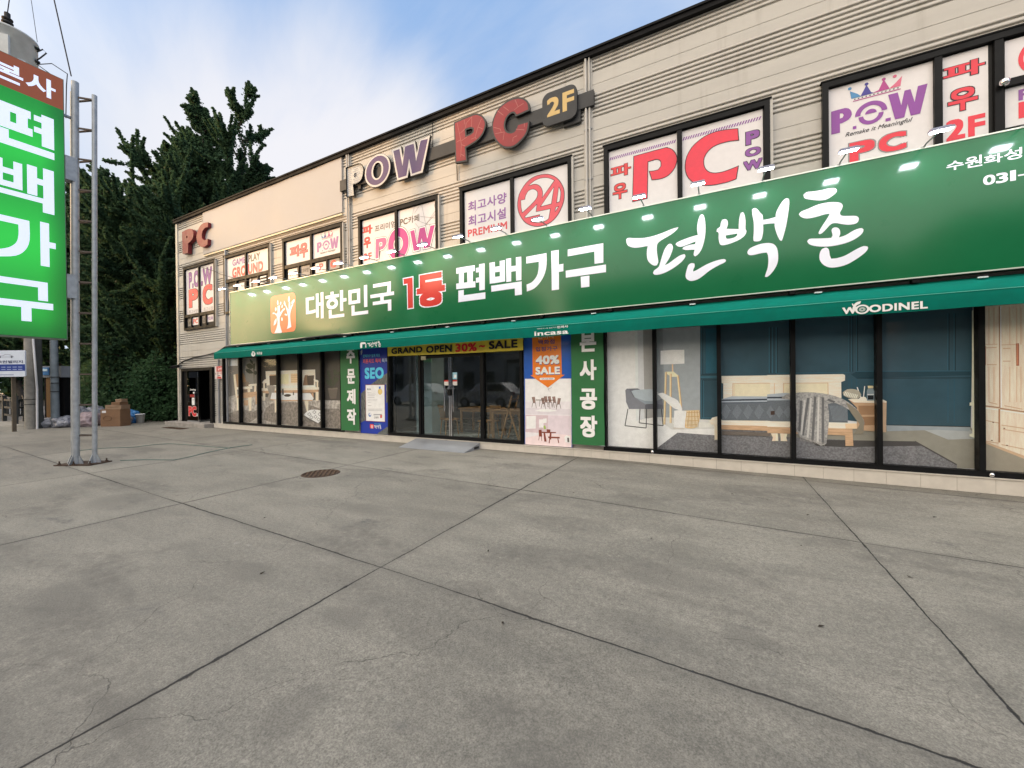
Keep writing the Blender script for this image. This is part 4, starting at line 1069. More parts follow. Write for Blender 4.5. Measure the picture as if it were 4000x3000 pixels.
# ================================================================== SIGNS ON THE BUILDING
def gloss(name, col, rough=.12, coat=.6):
    m = mat(name, col, .35, 0, .03, 2.5, coat, spec=.05)
    m.node_tree.nodes['Principled BSDF'].inputs['Coat Roughness'].default_value = rough
    return m


SGREEN = gloss('signboard_green', (.004, .115, .042), .125, .8)
SWHITE = gloss('signboard_white', (.74, .76, .86), .12, .9)
SRED = gloss('signboard_red', (.50, .035, .03), .12, .9)
SORANGE = gloss('signboard_orange', (.72, .18, .075), .12, .9)
SY = 8.15
sb = thing('signboard', 'long glossy green signboard with large white lettering above the awning', 'signboard', (-6, SY, 3.19))
f = MB(); SX0, SX1 = -16.05, 9.6
f.box(SX0, SX1, SY, 8.42, 3.19, 5.115, SGREEN)
zE = Zm(800, 1000, .4069); zF = Zm(1500, 950, .4521); zG = Zm(2300, 650, .5425); zH = Zm(3600, 450, .211)
TY = SY - .0025
f.poly(rrect(-13.55, 3.42, -12.20, 4.70, .16), TY, SORANGE)
def tr(pts): f.poly(smooth_loop(PZ(zE, pts, SY), 2, 40), TY - .0015, SWHITE)
tr([(668, 740), (690, 690), (700, 630), (690, 575), (668, 555), (655, 550), (662, 540), (690, 555), (700, 540), (700, 480), (722, 475), (722, 545), (750, 510), (760, 516), (735, 560), (720, 590), (722, 660), (742, 730), (735, 738), (705, 740)])
tr([(788, 700), (800, 660), (802, 600), (795, 560), (782, 500), (770, 470), (778, 466), (795, 505), (806, 515), (808, 440), (820, 440), (822, 500), (840, 460), (850, 462), (828, 520), (820, 580), (826, 640), (832, 680), (815, 690)])
for lf in ([(697, 470), (694, 445), (702, 420), (708, 445), (705, 468)], [(725, 470), (722, 450), (732, 436), (736, 450), (732, 466)], [(738, 500), (738, 480), (748, 466), (750, 480), (745, 498)], [(678, 530), (674, 508), (684, 488), (690, 508), (686, 528)], [(655, 560), (650, 545), (668, 545), (672, 555)], [(752, 525), (752, 508), (768, 498), (770, 510), (762, 522)], [(662, 668), (668, 625), (690, 595), (690, 630), (680, 655)], [(735, 618), (736, 592), (745, 590), (750, 605), (746, 625)],
           [(768, 480), (758, 455), (764, 428), (774, 450), (776, 472)], [(802, 440), (800, 412), (810, 380), (818, 408), (814, 436)], [(834, 462), (836, 436), (860, 412), (862, 432), (850, 455)], [(790, 575), (766, 566), (772, 552), (790, 560)]): tr(lf)
wz(f, '대', zE, (972, 618), (1138, 345), TY, SWHITE, bold=.028); wz(f, '한', zE, (1160, 605), (1358, 320), TY, SWHITE, bold=.028)
wz(f, '민', zE, (1382, 578), (1565, 275), TY, SWHITE, bold=.028); wz(f, '국', zE, (1592, 548), (1815, 238), TY, SWHITE, bold=.028)
def ow(s, bl, tr_, z=zF, b=.075): wz(f, s, z, bl, tr_, TY - .002, SRED, bold=b, outline=.028, om=SWHITE, step=.002)
one = PZ(zF, [(165, 305), (252, 288), (256, 562), (205, 569), (200, 355), (168, 360)], SY); f.poly(grow(one, .012), TY - .001, SWHITE); f.poly(grow(one, -.016), TY - .003, SRED); ow('등', (285, 560), (525, 240))
# block lettering with square counters, built stroke by stroke
def bars(z, quads, m=SWHITE):
    for n_, q in enumerate(quads): f.poly(PZ(z, q, SY), TY - n_ * .00004, m)
bars(zF, [[(625, 215), (785, 190), (785, 240), (625, 265)], [(648, 255), (690, 250), (690, 355), (648, 360)], [(720, 248), (768, 240), (768, 342), (720, 350)], [(625, 350), (790, 328), (790, 380), (625, 398)],
          [(822, 182), (870, 174), (872, 402), (824, 408)], [(795, 215), (822, 210), (822, 250), (795, 254)], [(795, 300), (822, 296), (822, 338), (795, 342)],
          [(643, 410), (690, 403), (690, 470), (643, 510)], [(690, 450), (876, 424), (876, 480), (643, 510), (655, 472)]])
bars(zF, [[(912, 170), (958, 162), (960, 345), (914, 350)], [(1000, 154), (1045, 146), (1047, 330), (1002, 338)], [(955, 205), (1003, 198), (1003, 245), (957, 252)], [(957, 292), (1003, 285), (1003, 338), (957, 345)],
          [(1055, 136), (1098, 128), (1100, 330), (1057, 336)], [(1140, 122), (1186, 116), (1188, 318), (1142, 324)], [(1098, 200), (1142, 193), (1142, 240), (1098, 247)],
          [(926, 368), (1190, 330), (1190, 382), (928, 420)], [(1130, 380), (1190, 372), (1192, 444), (1132, 452)]])
ga = [(1230, 118), (1404, 86), (1405, 180), (1390, 260), (1355, 330), (1300, 390), (1235, 418), (1232, 358), (1280, 335), (1320, 285), (1336, 225), (1338, 160), (1230, 176)]
f.poly(smooth_loop(PZ(zF, ga, SY), 3, 40), TY, SWHITE)
bars(zF, [[(1445, 68), (1510, 58), (1512, 400), (1450, 408)], [(1510, 185), (1550, 178), (1550, 242), (1511, 248)],
          [(1588, 55), (1895, 0), (1895, 58), (1588, 114)], [(1818, 70), (1895, 57), (1895, 168), (1820, 178)], [(1570, 238), (1918, 184), (1918, 250), (1572, 298)], [(1700, 290), (1775, 280), (1775, 376), (1703, 384)]])
BR = [
    [(270, 525), (285, 515), (330, 517), (400, 515), (470, 500), (540, 475), (600, 450), (645, 438), (635, 455), (600, 485), (560, 510), (525, 530), (505, 545), (492, 565), (490, 610), (497, 660), (500, 690), (490, 712), (470, 714), (445, 700), (425, 675), (418, 640), (420, 600), (425, 575), (410, 575), (370, 582), (325, 585), (290, 575), (273, 555)],
    [(575, 560), (595, 560), (605, 580), (600, 610), (580, 660), (555, 700), (548, 712), (580, 695), (620, 665), (660, 640), (690, 632), (695, 650), (670, 685), (620, 725), (560, 760), (510, 778), (475, 780), (462, 768), (470, 750), (490, 735), (505, 720), (515, 690), (530, 640), (550, 590)],
    [(800, 355), (815, 345), (828, 355), (838, 400), (840, 470), (830, 540), (810, 600), (785, 635), (765, 648), (755, 635), (762, 600), (740, 600), (700, 602), (675, 595), (685, 580), (730, 565), (765, 560), (770, 540), (720, 560), (670, 578), (640, 575), (625, 560), (640, 545), (700, 520), (760, 500), (785, 495), (780, 450), (785, 400)],
    [(740, 697), (760, 700), (762, 720), (752, 745), (752, 757), (780, 745), (850, 705), (920, 678), (970, 668), (988, 675), (980, 690), (930, 715), (870, 750), (820, 790), (780, 815), (735, 825), (705, 810), (697, 785), (705, 745), (718, 710)],
    [(1175, 310), (1195, 300), (1215, 310), (1235, 335), (1250, 350), (1255, 385), (1290, 380), (1345, 365), (1350, 330), (1375, 280), (1400, 245), (1420, 230), (1440, 235), (1443, 270), (1435, 340), (1420, 430), (1400, 505), (1390, 535), (1375, 530), (1355, 490), (1340, 440), (1338, 410), (1300, 412), (1255, 418), (1255, 470), (1245, 520), (1230, 537), (1200, 540), (1185, 530), (1188, 470), (1187, 400), (1178, 350)],
    [(1142, 620), (1155, 595), (1190, 575), (1240, 558), (1290, 552), (1330, 560), (1355, 590), (1363, 640), (1360, 690), (1340, 735), (1310, 775), (1285, 795), (1268, 795), (1275, 770), (1288, 730), (1293, 680), (1290, 640), (1280, 620), (1240, 625), (1190, 637), (1155, 638)],
    [(1545, 205), (1570, 185), (1620, 180), (1680, 170), (1730, 158), (1770, 157), (1785, 170), (1780, 190), (1750, 215), (1710, 238), (1660, 245), (1600, 240), (1555, 230)],
    [(1512, 345), (1530, 325), (1580, 305), (1650, 275), (1720, 260), (1780, 258), (1815, 265), (1828, 285), (1820, 310), (1808, 335), (1820, 355), (1870, 357), (1920, 357), (1942, 370), (1940, 395), (1920, 412), (1870, 420), (1820, 415), (1780, 408), (1745, 415), (1710, 450), (1680, 480), (1660, 488), (1655, 475), (1680, 430), (1720, 370), (1735, 340), (1700, 345), (1630, 365), (1570, 375), (1530, 365)],
    [(1572, 540), (1590, 522), (1640, 520), (1700, 518), (1745, 515), (1755, 495), (1748, 460), (1760, 443), (1785, 440), (1805, 455), (1810, 485), (1800, 512), (1850, 495), (1910, 460), (1960, 445), (1978, 455), (1970, 480), (1930, 515), (1870, 545), (1800, 565), (1720, 577), (1640, 575), (1590, 562)],
    [(1690, 590), (1710, 585), (1728, 600), (1735, 640), (1745, 665), (1790, 660), (1850, 640), (1920, 600), (1975, 575), (2005, 577), (2010, 590), (1990, 620), (1930, 665), (1860, 705), (1790, 725), (1730, 727), (1685, 705), (1662, 670), (1662, 630), (1675, 600)]]
BU = [[(960, 385), (985, 380), (1000, 395), (1000, 425), (990, 450), (1080, 452), (1080, 420), (1085, 370), (1095, 335), (1110, 330), (1120, 345), (1128, 390), (1128, 450), (1135, 465), (1130, 485), (1115, 505), (1080, 530), (1020, 555), (970, 567), (945, 560), (935, 520), (935, 480), (920, 470), (925, 450), (945, 435), (950, 410)], [(985, 497), (1070, 483), (1065, 500), (1040, 515), (1000, 522), (988, 515)]]
BRUSH = [[smooth_loop(PZ(zG, b, SY), 3, 60)] for b in BR] + [[smooth_loop(PZ(zG, b, SY), 3, 60) for b in BU]]
for b in BRUSH: f.poly(b, TY, SWHITE)
_bx = [p[0] for b in BRUSH for p in b[0]]; _bz = [p[1] for b in BRUSH for p in b[0]]


def brush(mb, x0, z0, x1, z1, Y, m):
    X0, X1, Z0, Z1 = min(_bx), max(_bx), min(_bz), max(_bz)
    for b in BRUSH: mb.poly([[(x0 + (p[0] - X0) / (X1 - X0) * (x1 - x0), z0 + (p[1] - Z0) / (Z1 - Z0) * (z1 - z0)) for p in lp] for lp in b], Y, m)


for s, bl, trr in (('수', (460, 1040), (780, 812)), ('원', (805, 990), (1122, 725)), ('화', (1155, 920), (1505, 690)), ('성', (1528, 850), (1860, 585))): wz(f, s, zH, bl, trr, TY, SWHITE, bold=.02)
for s, bl, trr in (('0', (1140, 1305), (1365, 1085)), ('3', (1378, 1270), (1600, 1045)), ('1', (1640, 1222), (1745, 1012)), ('-', (1785, 1130), (1960, 1075))): wz(f, s, zH, bl, trr, TY, SWHITE, bold=.035)
f.build('panel', sb)
f = MB(); AL = mat('sign_edge', (.62, .66, .60), .3, .5)
f.box(SX0 - .012, SX1, SY - .012, SY + .02, 5.115, 5.135, AL); f.box(SX0 - .012, SX1, SY - .012, SY + .02, 3.172, 3.19, AL); f.box(SX0 - .012, SX0, SY - .012, 8.42, 3.172, 5.135, AL)
f.build('edge_trim', sb)
for k in range(26):
    f = MB(); x = SX0 + .5 + k * 1.0; f.box(x - .02, x + .02, 8.40, 8.50, 3.25, 5.05, STEEL); f.build('mounting_bracket', sb)

# lamps above the board
LAMPX = [-15.554, -14.601, -13.489, -12.56, -11.532, -10.49, -9.488, -8.474, -7.474, -6.434, -5.368, -4.334, -3.319, -2.287, -1.245, -.252, .752, 1.809, 2.811, 3.83]
LED = emis('led_face', (.93, .97, 1.0), 85.0)
lt = thing('sign_lamp', 'lit white floodlight on a thin arm over the signboard, leftmost of the row', 'sign lamp', (LAMPX[0], SY, 5.13), 'floodlights along the top of the green signboard')
f = MB(); x = LAMPX[0]
f.tube([(x, SY + .03, 5.13), (x, SY - .08, 5.15), (x, 7.72, 5.12)], .011, STEEL, 8); f.box(x - .03, x + .03, SY + .0, SY + .06, 5.136, 5.15, STEEL)
f.build('arm', lt)
f = MB()
ay = Vector((0, 1, .22)).normalized(); az = Vector((0, -.22, 1)).normalized()
f.obox((x, 7.635, 5.115), ((1, 0, 0), ay, az), (.225, .14, .032), mat('lamp_body', (.42, .46, .62), .35, .3, .05))
f.obox((x, 7.66, 5.143), ((1, 0, 0), ay, az), (.20, .08, .03), MATS['lamp_body'])
hd = f.build('lamp_head', lt)
f = MB(); f.obox((x, 7.639, 5.094), ((1, 0, 0), ay, az), (.20, .115, .008), LED); f.build('led_panel', hd)
lbl = ['second floodlight from the left, in front of the tall lettered window', 'third floodlight from the left, in front of the low louvred window', 'fourth floodlight from the left, right of the louvred window', 'fifth floodlight from the left, at the two-row window\'s left edge',
       'sixth floodlight from the left, below the crown lettering', 'seventh floodlight from the left, at the crown window\'s right edge', 'eighth floodlight from the left, by the paired downpipe', 'ninth floodlight from the left, in front of the magenta lettering',
       'tenth floodlight from the left, under the magenta letter W', 'eleventh floodlight from the left, between the magenta and purple lettering windows', 'twelfth floodlight from the left, over the red word under purple lines', 'thirteenth floodlight from the left, in front of the red ring',
       'fourteenth floodlight from the left, by the second downpipe', 'fifteenth floodlight from the left, at the foot of the huge red P', 'sixteenth floodlight from the left, at the foot of the huge red C', 'seventeenth floodlight from the left, beside the small upright purple letters',
       'eighteenth floodlight from the left, below the blue and pink crown', 'nineteenth floodlight from the left, at the narrow red lettered pane', 'floodlight over the phone number at the right edge']
for x, l in zip(LAMPX[1:], lbl):
    c = dup(lt); c.location.x = x; c['label'] = l

# awning
AG = mat('awning_cloth', (.002, .140, .106), .85, 0, .08, 5, 0, .15, 400, spec=.08)
AGV = AG
aw = thing('awning', 'long green fabric awning with white lettered valance over the shop windows', 'awning', (-6, 8.2, 2.9))
f = MB(); AX0, AX1 = -16.58, 9.4
n = 120
def avz(i): return 2.653 - .020 * (i / n) + .006 * math.sin(i * .7)
vt = []
for i in range(n + 1):
    x = AX0 + (AX1 - AX0) * i / n; s = .010 * math.sin(i * 1.05) + .006 * math.sin(i * .37)
    vt.append([(x + .0, 8.26, 3.115), (x, 8.05, 3.01 + s), (x, 7.86, 2.893 + s * .4), (x, 7.845, 2.868 + s * .3), (x, 7.842 + s * .4, 2.76), (x, 7.848 + s * .8, avz(i))])
v2 = [p for r_ in vt for p in r_]
f.mesh(v2, [(i * 6 + j, i * 6 + j + 1, i * 6 + j + 7, i * 6 + j + 6) for i in range(n) for j in range(5)], AG, True)
f.face([vt[0][0], vt[0][2], vt[0][5], (AX0, 8.26, 2.95)], AG); f.face([vt[-1][0], vt[-1][2], vt[-1][5], (AX1, 8.26, 2.95)], AG)
f.tube([(AX0, 7.838, 2.872), (AX1, 7.838, 2.862)], .004, mat('awning_piping', (.10, .42, .34), .6), 6)
f.build('canopy', aw)
f = MB(); VY = 7.832
VW = mat('valance_white', (.74, .76, .76), .6, 0, .03)
wz(f, 'incasa', zD, (1583, 126), (1850, 72), VY, VW, bold=.03); f.build('valance_lettering', aw); f = MB(); wz(f, '대한민국 1등 원목가구', zD, (1605, 74), (1757, 54), VY, VW, bold=.01); f.build('valance_lettering', aw); f = MB(); wz(f, '인까사', zD, (1762, 66), (1848, 40), VY, VW, bold=.04)
f.build('valance_lettering', aw); f = MB()
a = at(*zC(1492, 275), VY); b = at(*zC(1545, 212), VY)
f.poly([rrect(a[0], a[1], b[0], b[1], .05), rect(a[0] + .08, a[1] + .02, a[0] + .12, a[1] + .12), rect(a[0] + .20, a[1] + .02, a[0] + .24, a[1] + .12)], VY, VW)
f.build('valance_lettering', aw); f = MB(); a = at(*zC(1562, 268), VY); b = at(*zC(1690, 200), VY); brush(f, a[0], a[1], b[0], b[1], VY, VW)
f.build('valance_lettering', aw); f = MB()
a = at(*zC(447, 352), VY); b = at(*zC(492, 298), VY)
f.poly([ellipse((a[0] + b[0]) / 2 - .02, a[1] + .08, .12, .08, 20), ellipse((a[0] + b[0]) / 2 - .02, a[1] + .10, .08, .055, 20)], VY, VW); word(f, 'B', (a[0] + b[0]) / 2 - .09, a[1] + .06, (a[0] + b[0]) / 2 + .06, b[1], VY - .001, VW)
wz(f, '바르숲', zC, (500, 335), (550, 303), VY, VW, bold=.03)
f.build('valance_lettering', aw); f = MB()
wz(f, 'W', zB, (535, 328), (640, 272), VY, VW, bold=.05); wz(f, 'ODINEL', zB, (728, 315), (1150, 229), VY, VW, bold=.045)
oc = at(*zB(678, 292), VY); f.poly([ellipse(oc[0], oc[1], .085, .072, 24), ellipse(oc[0], oc[1], .058, .05, 24)], VY, VW); f.poly([ellipse(oc[0], oc[1], .040, .034, 20), ellipse(oc[0], oc[1], .012, .010, 12)], VY, mat('valance_grey', (.35, .45, .42), .6))
f.poly(smooth_loop(PZ(zB, [(605, 300), (615, 262), (640, 240), (670, 233), (662, 252), (640, 262), (622, 285), (615, 305)], VY), 2), VY - .001, VW); f.poly(PZ(zB, [(603, 252), (610, 250), (618, 262), (610, 268)], VY), VY - .001, VW)
f.build('valance_lettering', aw)
f = MB(); f.box(AX0 + .1, AX1 - .1, 8.26, 8.40, 2.98, 3.12, BLACK); f.build('roller_case', aw)
k = AX0 + .7
while k < AX1:
    f = MB(); f.box(k - .04, k + .04, 8.16, 8.27, 3.11, 3.165, BLACK); f.build('roller_bracket', aw); k += 1.55
k = AX0 + 1.0; WH2 = mat('clip_white', (.6, .66, .68), .4)
while k < AX1:
    f = MB(); f.box(k - .05, k + .05, 8.13, 8.17, 3.085, 3.105, WH2); f.build('clip', aw); k += 1.9
# loose cable draped over the left end
f = MB()
f.tube([(BX0 + .0, 8.46, 2.55), (-20.2, 8.40, 2.72), (-19.4, 8.40, 2.84), (-18.4, 8.40, 2.90), (-17.4, 8.36, 2.98), (-16.4, 8.14, 3.12), (-14, 8.12, 3.13), (-12.6, 8.1, 3.13), (-11.4, 8.11, 3.16), (-10.2, 8.11, 3.17), (-9.6, 8.16, 3.13)], .028, RUBBER, 8)
f.tube([(BX0, 8.45, 2.50), (-20.2, 8.42, 2.70), (-19.4, 8.42, 2.80), (-17.4, 8.38, 2.94), (-16.2, 8.13, 3.16), (-14.5, 8.13, 3.16)], .016, STEEL, 6)
tag(f.build('cable', None, (-18.4, 8.4, 2.9)), 'black cable draped along the wall over the awning\'s left end', 'cable')
f = MB(); f.tube([(-18.9, 8.36, 6.62), (-17.4, 8.36, 6.14), (-17.0, 8.3, 5.98), (-15.3, 8.16, 5.5), (-13.5, 8.10, 5.15)], .010, RUBBER, 6)
tag(f.build('wire', None, (-18.9, 8.4, 6.6)), 'thin wire sagging across the two leftmost upper windows', 'wire')

# banners and posters by the entrance
BGREEN = mat('banner_green', (.028, .165, .055), .6, 0, .10, 1.8, 0, .2, 6)
def banner(name, x0, x1, z0, z1, y, m, label, chars):
    b = thing(name, label, 'banner', ((x0 + x1) / 2, y, z0))
    g_ = MB(); nn = 14; vs_ = []
    for i in range(nn + 1):
        for j in range(5):
            vs_.append((x0 + (x1 - x0) * j / 4 + .004 * math.sin(i * .9), y - .006 * math.sin(i * .8 + j) - (.004 if j == 2 else 0), z0 + (z1 - z0) * i / nn))
    g_.mesh(vs_, [(i * 5 + j, i * 5 + j + 1, i * 5 + j + 6, i * 5 + j + 5) for i in range(nn) for j in range(4)], m, True)
    for s_, z_, bl, t_ in chars: wz(g_, s_, z_, bl, t_, y - .014, WHITEP, bold=.055)
    g_.build('cloth', b)
    g_ = MB(); g_.tube([(x0 - .02, y + .02, z1), (x1 + .02, y + .02, z1)], .014, STEEL, 8); g_.tube([(x0 - .01, y + .008, z0), (x1 + .01, y + .008, z0)], .008, STEEL, 8); g_.build('rod', b)
    return b


banner('hanging_banner', -10.35, -9.56, .24, 2.85, 8.36, BGREEN, 'narrow green banner with four white characters left of the blue poster', [('주', zC, (1360, 420), (1440, 268)), ('문', zC, (1365, 612), (1442, 468)), ('제', zC, (1365, 806), (1446, 662)), ('작', zC, (1366, 1002), (1452, 852))])
banner('hanging_banner', -2.855, -2.13, .27, 2.85, 8.36, BGREEN, 'wide green banner with four white characters right of the orange arrow poster', [('본', zD, (1940, 252), (2068, 95)), ('사', zD, (1940, 472), (2070, 308)), ('공', zD, (1942, 702), (2074, 538)), ('장', zD, (1944, 918), (2076, 752))])
# blue poster
PGAIN = 1.25
bp = thing('wall_poster', 'blue poster with a certificate print and cyan letters left of the glass doors', 'poster', (-9, 8.42, .19))
P = Print(8.415); QY_ = QY; QY = 8.415
BL_ = pr(34, 56, 150)
P.r(-9.56, .185, -8.40, 2.85, BL_)
FOR = texprint('print_forest', (22, 26, 30), (120, 124, 122), 26, 5, (3.5, 1, .35))
P.p(zC, [(1590, 620), (1775, 490), (1775, 770), (1740, 800), (1740, 620)], FOR); P.p(zC, [(1498, 705), (1545, 665), (1548, 960), (1498, 985)], FOR); P.p(zC, [(1655, 1090), (1775, 1010), (1778, 1100), (1680, 1098)], FOR)
P.p(zC, [(1495, 300), (1510, 285), (1512, 315), (1498, 340)], (170, 176, 180), 2)
P.r(-9.34, .545, -8.55, 1.645, (120, 52, 50)); P.r(-9.325, .56, -8.565, 1.63, (222, 224, 228))
P.p(zC, [(1672, 640), (1688, 638), (1688, 668), (1672, 668)], (50, 104, 190)); P.mb.poly(ellipse(*at(*zC(1683, 688), QY), .085, .09, 20), P.y, pr(196, 168, 96)); P.y -= .0002; P.mb.poly(ellipse(*at(*zC(1683, 688), QY), .065, .07, 20), P.y, pr(214, 190, 120))
for k, (a, b_) in enumerate(((1560, 1600), (1560, 1600), (1562, 1640), (1562, 1630), (1562, 1630), (1564, 1655), (1566, 1600), (1568, 1600), (1570, 1705), (1570, 1700), (1570, 1705))):
    yy = (672, 698, 712, 728, 745, 768, 790, 822, 855, 864, 872)[k]; P.ln(zC, (a, yy), (b_, yy - 1), .006, (110, 110, 116))
word(P.mb, '특허증', -9.27, 1.48, -9.12, 1.53, P.y, INK, bold=.02)
P.p(zC, [(1620, 905), (1700, 902), (1700, 912), (1620, 915)], (150, 150, 156)); P.p(zC, [(1684, 912), (1702, 910), (1702, 940), (1684, 942)], (200, 90, 84)); P.mb.poly([ellipse(*at(*zC(1585, 910), QY), .055, .06, 18)], P.y, pr(60, 110, 180)); P.y -= .0002; P.mb.poly(ellipse(at(*zC(1585, 910), QY)[0] + .01, at(*zC(1585, 910), QY)[1] + .015, .035, .035, 14), P.y, pr(222, 224, 228)); P.y -= .0002
wz(P.mb, '김용래', zC, (1625, 945), (1668, 925), P.y, INK, shear=.2)
CY = pr(84, 190, 226)
wz(P.mb, '편백가구 업계 최초', zC, (1518, 362), (1682, 322), P.y, CY, bold=.02); wz(P.mb, '피톤치드 특허', zC, (1518, 418), (1688, 368), P.y, pr(232, 92, 84), bold=.03); wz(P.mb, '획득', zC, (1700, 408), (1756, 366), P.y, pr(180, 200, 230), bold=.02)
wz(P.mb, 'SEO', zC, (1536, 566), (1716, 452), P.y, CY, bold=.06)
a = at(*zC(1586, 1040), QY); b = at(*zC(1622, 1000), QY); P.mb.poly(rrect(a[0], a[1], b[0], b[1], .03), P.y, pr(214, 66, 60)); P.mb.poly(rect(a[0] + .05, a[1], a[0] + .07, b[1] - .03), P.y - .001, WHITEP); P.mb.poly(rect(a[0] + .10, a[1], a[0] + .12, b[1] - .03), P.y - .001, WHITEP)
a = at(*zC(1624, 1044), QY); b = at(*zC(1694, 1006), QY); brush(P.mb, a[0], a[1], b[0], b[1], P.y, WHITEP)
wz(P.mb, '대한민국 1등 편백가구', zC, (1625, 1003), (1694, 994), P.y, CY)
P.mb.build('sheet', bp)
# orange arrow poster
op = thing('wall_poster', 'poster with an orange sale arrow over dining room pictures right of the doors', 'poster', (-3.5, 8.42, .19))
P = Print(8.415)
P.r(-4.05, .185, -2.875, 2.85, (34, 84, 168)); P.p(zD, [(1510, 462), (1872, 460), (1875, 1000), (1512, 976)], (216, 212, 216))
P.p(zD, [(1515, 470), (1872, 468), (1872, 640), (1515, 640)], (222, 220, 226), 0); P.p(zD, [(1515, 690), (1875, 700), (1875, 745), (1515, 740)], (206, 200, 206)); P.p(zD, [(1585, 715), (1660, 695), (1760, 710), (1700, 722)], (238, 236, 238), 2)
P.p(zD, [(1512, 745), (1875, 752), (1875, 900), (1512, 880)], (198, 180, 186)); P.p(zD, [(1690, 748), (1875, 752), (1875, 905), (1690, 890)], (208, 196, 204)); P.p(zD, [(1512, 925), (1690, 890), (1875, 905), (1875, 1000), (1512, 976)], (222, 204, 206)); P.p(zD, [(1520, 755), (1595, 752), (1595, 852), (1520, 855)], (232, 232, 240)); P.p(zD, [(1620, 780), (1655, 780), (1655, 845), (1620, 845)], (222, 218, 220))
BRN = (92, 66, 60)
for cx, cy in ((1565, 605), (1638, 612), (1660, 600), (1690, 600), (1725, 602), (1790, 615)):
    sgn = 1 if cx < 1760 else -1
    P.p(zD, [(cx, cy), (cx + 22 * sgn, cy - 2), (cx + 28 * sgn, cy + 42), (cx + 8 * sgn, cy + 45)], (140, 116, 108)); P.ln(zD, (cx + 6 * sgn, cy + 45), (cx - 2 * sgn, cy + 82), .010, BRN); P.ln(zD, (cx + 26 * sgn, cy + 44), (cx + 34 * sgn, cy + 88), .010, BRN); P.ln(zD, (cx + 8 * sgn, cy + 46), (cx + 30 * sgn, cy + 46), .012, BRN); P.ln(zD, (cx, cy), (cx + 10 * sgn, cy + 46), .010, BRN)
P.ln(zD, (1595, 628), (1740, 630), .016, BRN); P.ln(zD, (1628, 630), (1622, 680), .010, BRN); P.ln(zD, (1700, 632), (1706, 700), .010, BRN); P.ln(zD, (1732, 630), (1740, 690), .010, BRN)
RB = (122, 62, 50)
P.p(zD, [(1640, 878), (1752, 880), (1755, 888), (1645, 888)], RB); P.p(zD, [(1655, 888), (1668, 888), (1680, 955), (1662, 955)], RB); P.p(zD, [(1705, 888), (1718, 888), (1715, 940), (1700, 935)], RB); P.p(zD, [(1618, 862), (1640, 862), (1645, 915), (1620, 915)], RB); P.ln(zD, (1622, 915), (1618, 945), .012, RB); P.ln(zD, (1640, 915), (1642, 950), .012, RB); P.p(zD, [(1680, 858), (1710, 860), (1708, 882), (1682, 880)], RB)
P.p(zD, [(1690, 915), (1782, 918), (1784, 930), (1695, 928)], RB); P.ln(zD, (1705, 928), (1700, 968), .022, RB); P.ln(zD, (1768, 930), (1775, 966), .022, RB)
P.p(zD, [(1652, 775), (1680, 772), (1680, 808), (1652, 810)], (240, 236, 236)); P.p(zD, [(1655, 835), (1668, 825), (1675, 855), (1660, 858)], (150, 176, 90), 2); P.p(zD, [(1820, 920), (1835, 905), (1862, 915), (1866, 965), (1825, 960)], (232, 228, 228)); P.p(zD, [(1842, 925), (1856, 925), (1858, 960), (1844, 958)], (90, 84, 84))
P.ln(zD, (1690, 530), (1700, 560), .008, (160, 160, 166)); P.ln(zD, (1690, 545), (1720, 530), .008, (160, 160, 166))
OR = pr(240, 122, 44)
P.p(zD, [(1566, 100), (1792, 90), (1800, 430), (1822, 430), (1690, 530), (1553, 434), (1571, 433)], OR)
NAV = pr(50, 60, 130)
wz(P.mb, '인까사', zD, (1610, 150), (1740, 105), P.y, pr(240, 214, 190), bold=.02); wz(P.mb, '백화점', zD, (1615, 194), (1742, 150), P.y, NAV, bold=.03); wz(P.mb, '입점가구', zD, (1594, 248), (1766, 204), P.y, NAV, bold=.03)
for s, bl, t_ in (('40%', (1594, 350), (1778, 274)), ('SALE', (1592, 430), (1784, 364))):
    wz(P.mb, s, zD, (bl[0] + 4, bl[1] + 5), (t_[0] + 4, t_[1] + 5), P.y, NAV, bold=.07); wz(P.mb, s, zD, bl, t_, P.y - .001, WHITEP, bold=.06)
P.y -= .001
a = at(*zD(1625, 471), QY); b = at(*zD(1745, 452), QY); P.mb.poly(rrect(a[0], a[1], b[0], b[1], .03), P.y, WHITEP); wz(P.mb, '한정 수량 이벤트', zD, (1640, 468), (1730, 456), P.y - .001, NAV)
P.mb.build('sheet', op)
# yellow banner
yb = thing('sale_banner', 'yellow horizontal sale banner with black and red letters above the glass doors', 'banner', (-6.2, 8.33, 2.43))
f = MB(); nn = 24; vs_ = []
for i in range(nn + 1):
    for j in range(4): vs_.append((-8.34 + 4.31 * i / nn, 8.34 - .008 * math.sin(i * .8 + j), 2.452 - .035 * i / nn - .01 * math.sin(math.pi * i / nn) + .38 * j / 3))
f.mesh(vs_, [(i * 4 + j, i * 4 + 4 + j, i * 4 + 5 + j, i * 4 + 1 + j) for i in range(nn) for j in range(3)], mat('banner_yellow', (.80, .64, .07), .55, 0, .08, 3, 0, .2, 8), True)
for s, bl, t_, m in (('GRAND', (460, 268), (703, 206), INK), ('OPEN', (733, 260), (935, 192), INK), ('30%', (963, 252), (1130, 178), pr(196, 40, 44)), ('~', (1148, 216), (1194, 196), pr(196, 40, 44)), ('SALE', (1226, 230), (1450, 152), INK)): wz(f, s, zD, bl, t_, 8.322, m, bold=.045)
f.build('cloth', yb)
f = MB(); f.tube([(-8.36, 8.37, 2.84), (-4.0, 8.37, 2.80)], .008, STEEL, 6); f.build('cord', yb)
QY = QY_; PGAIN = 1.0
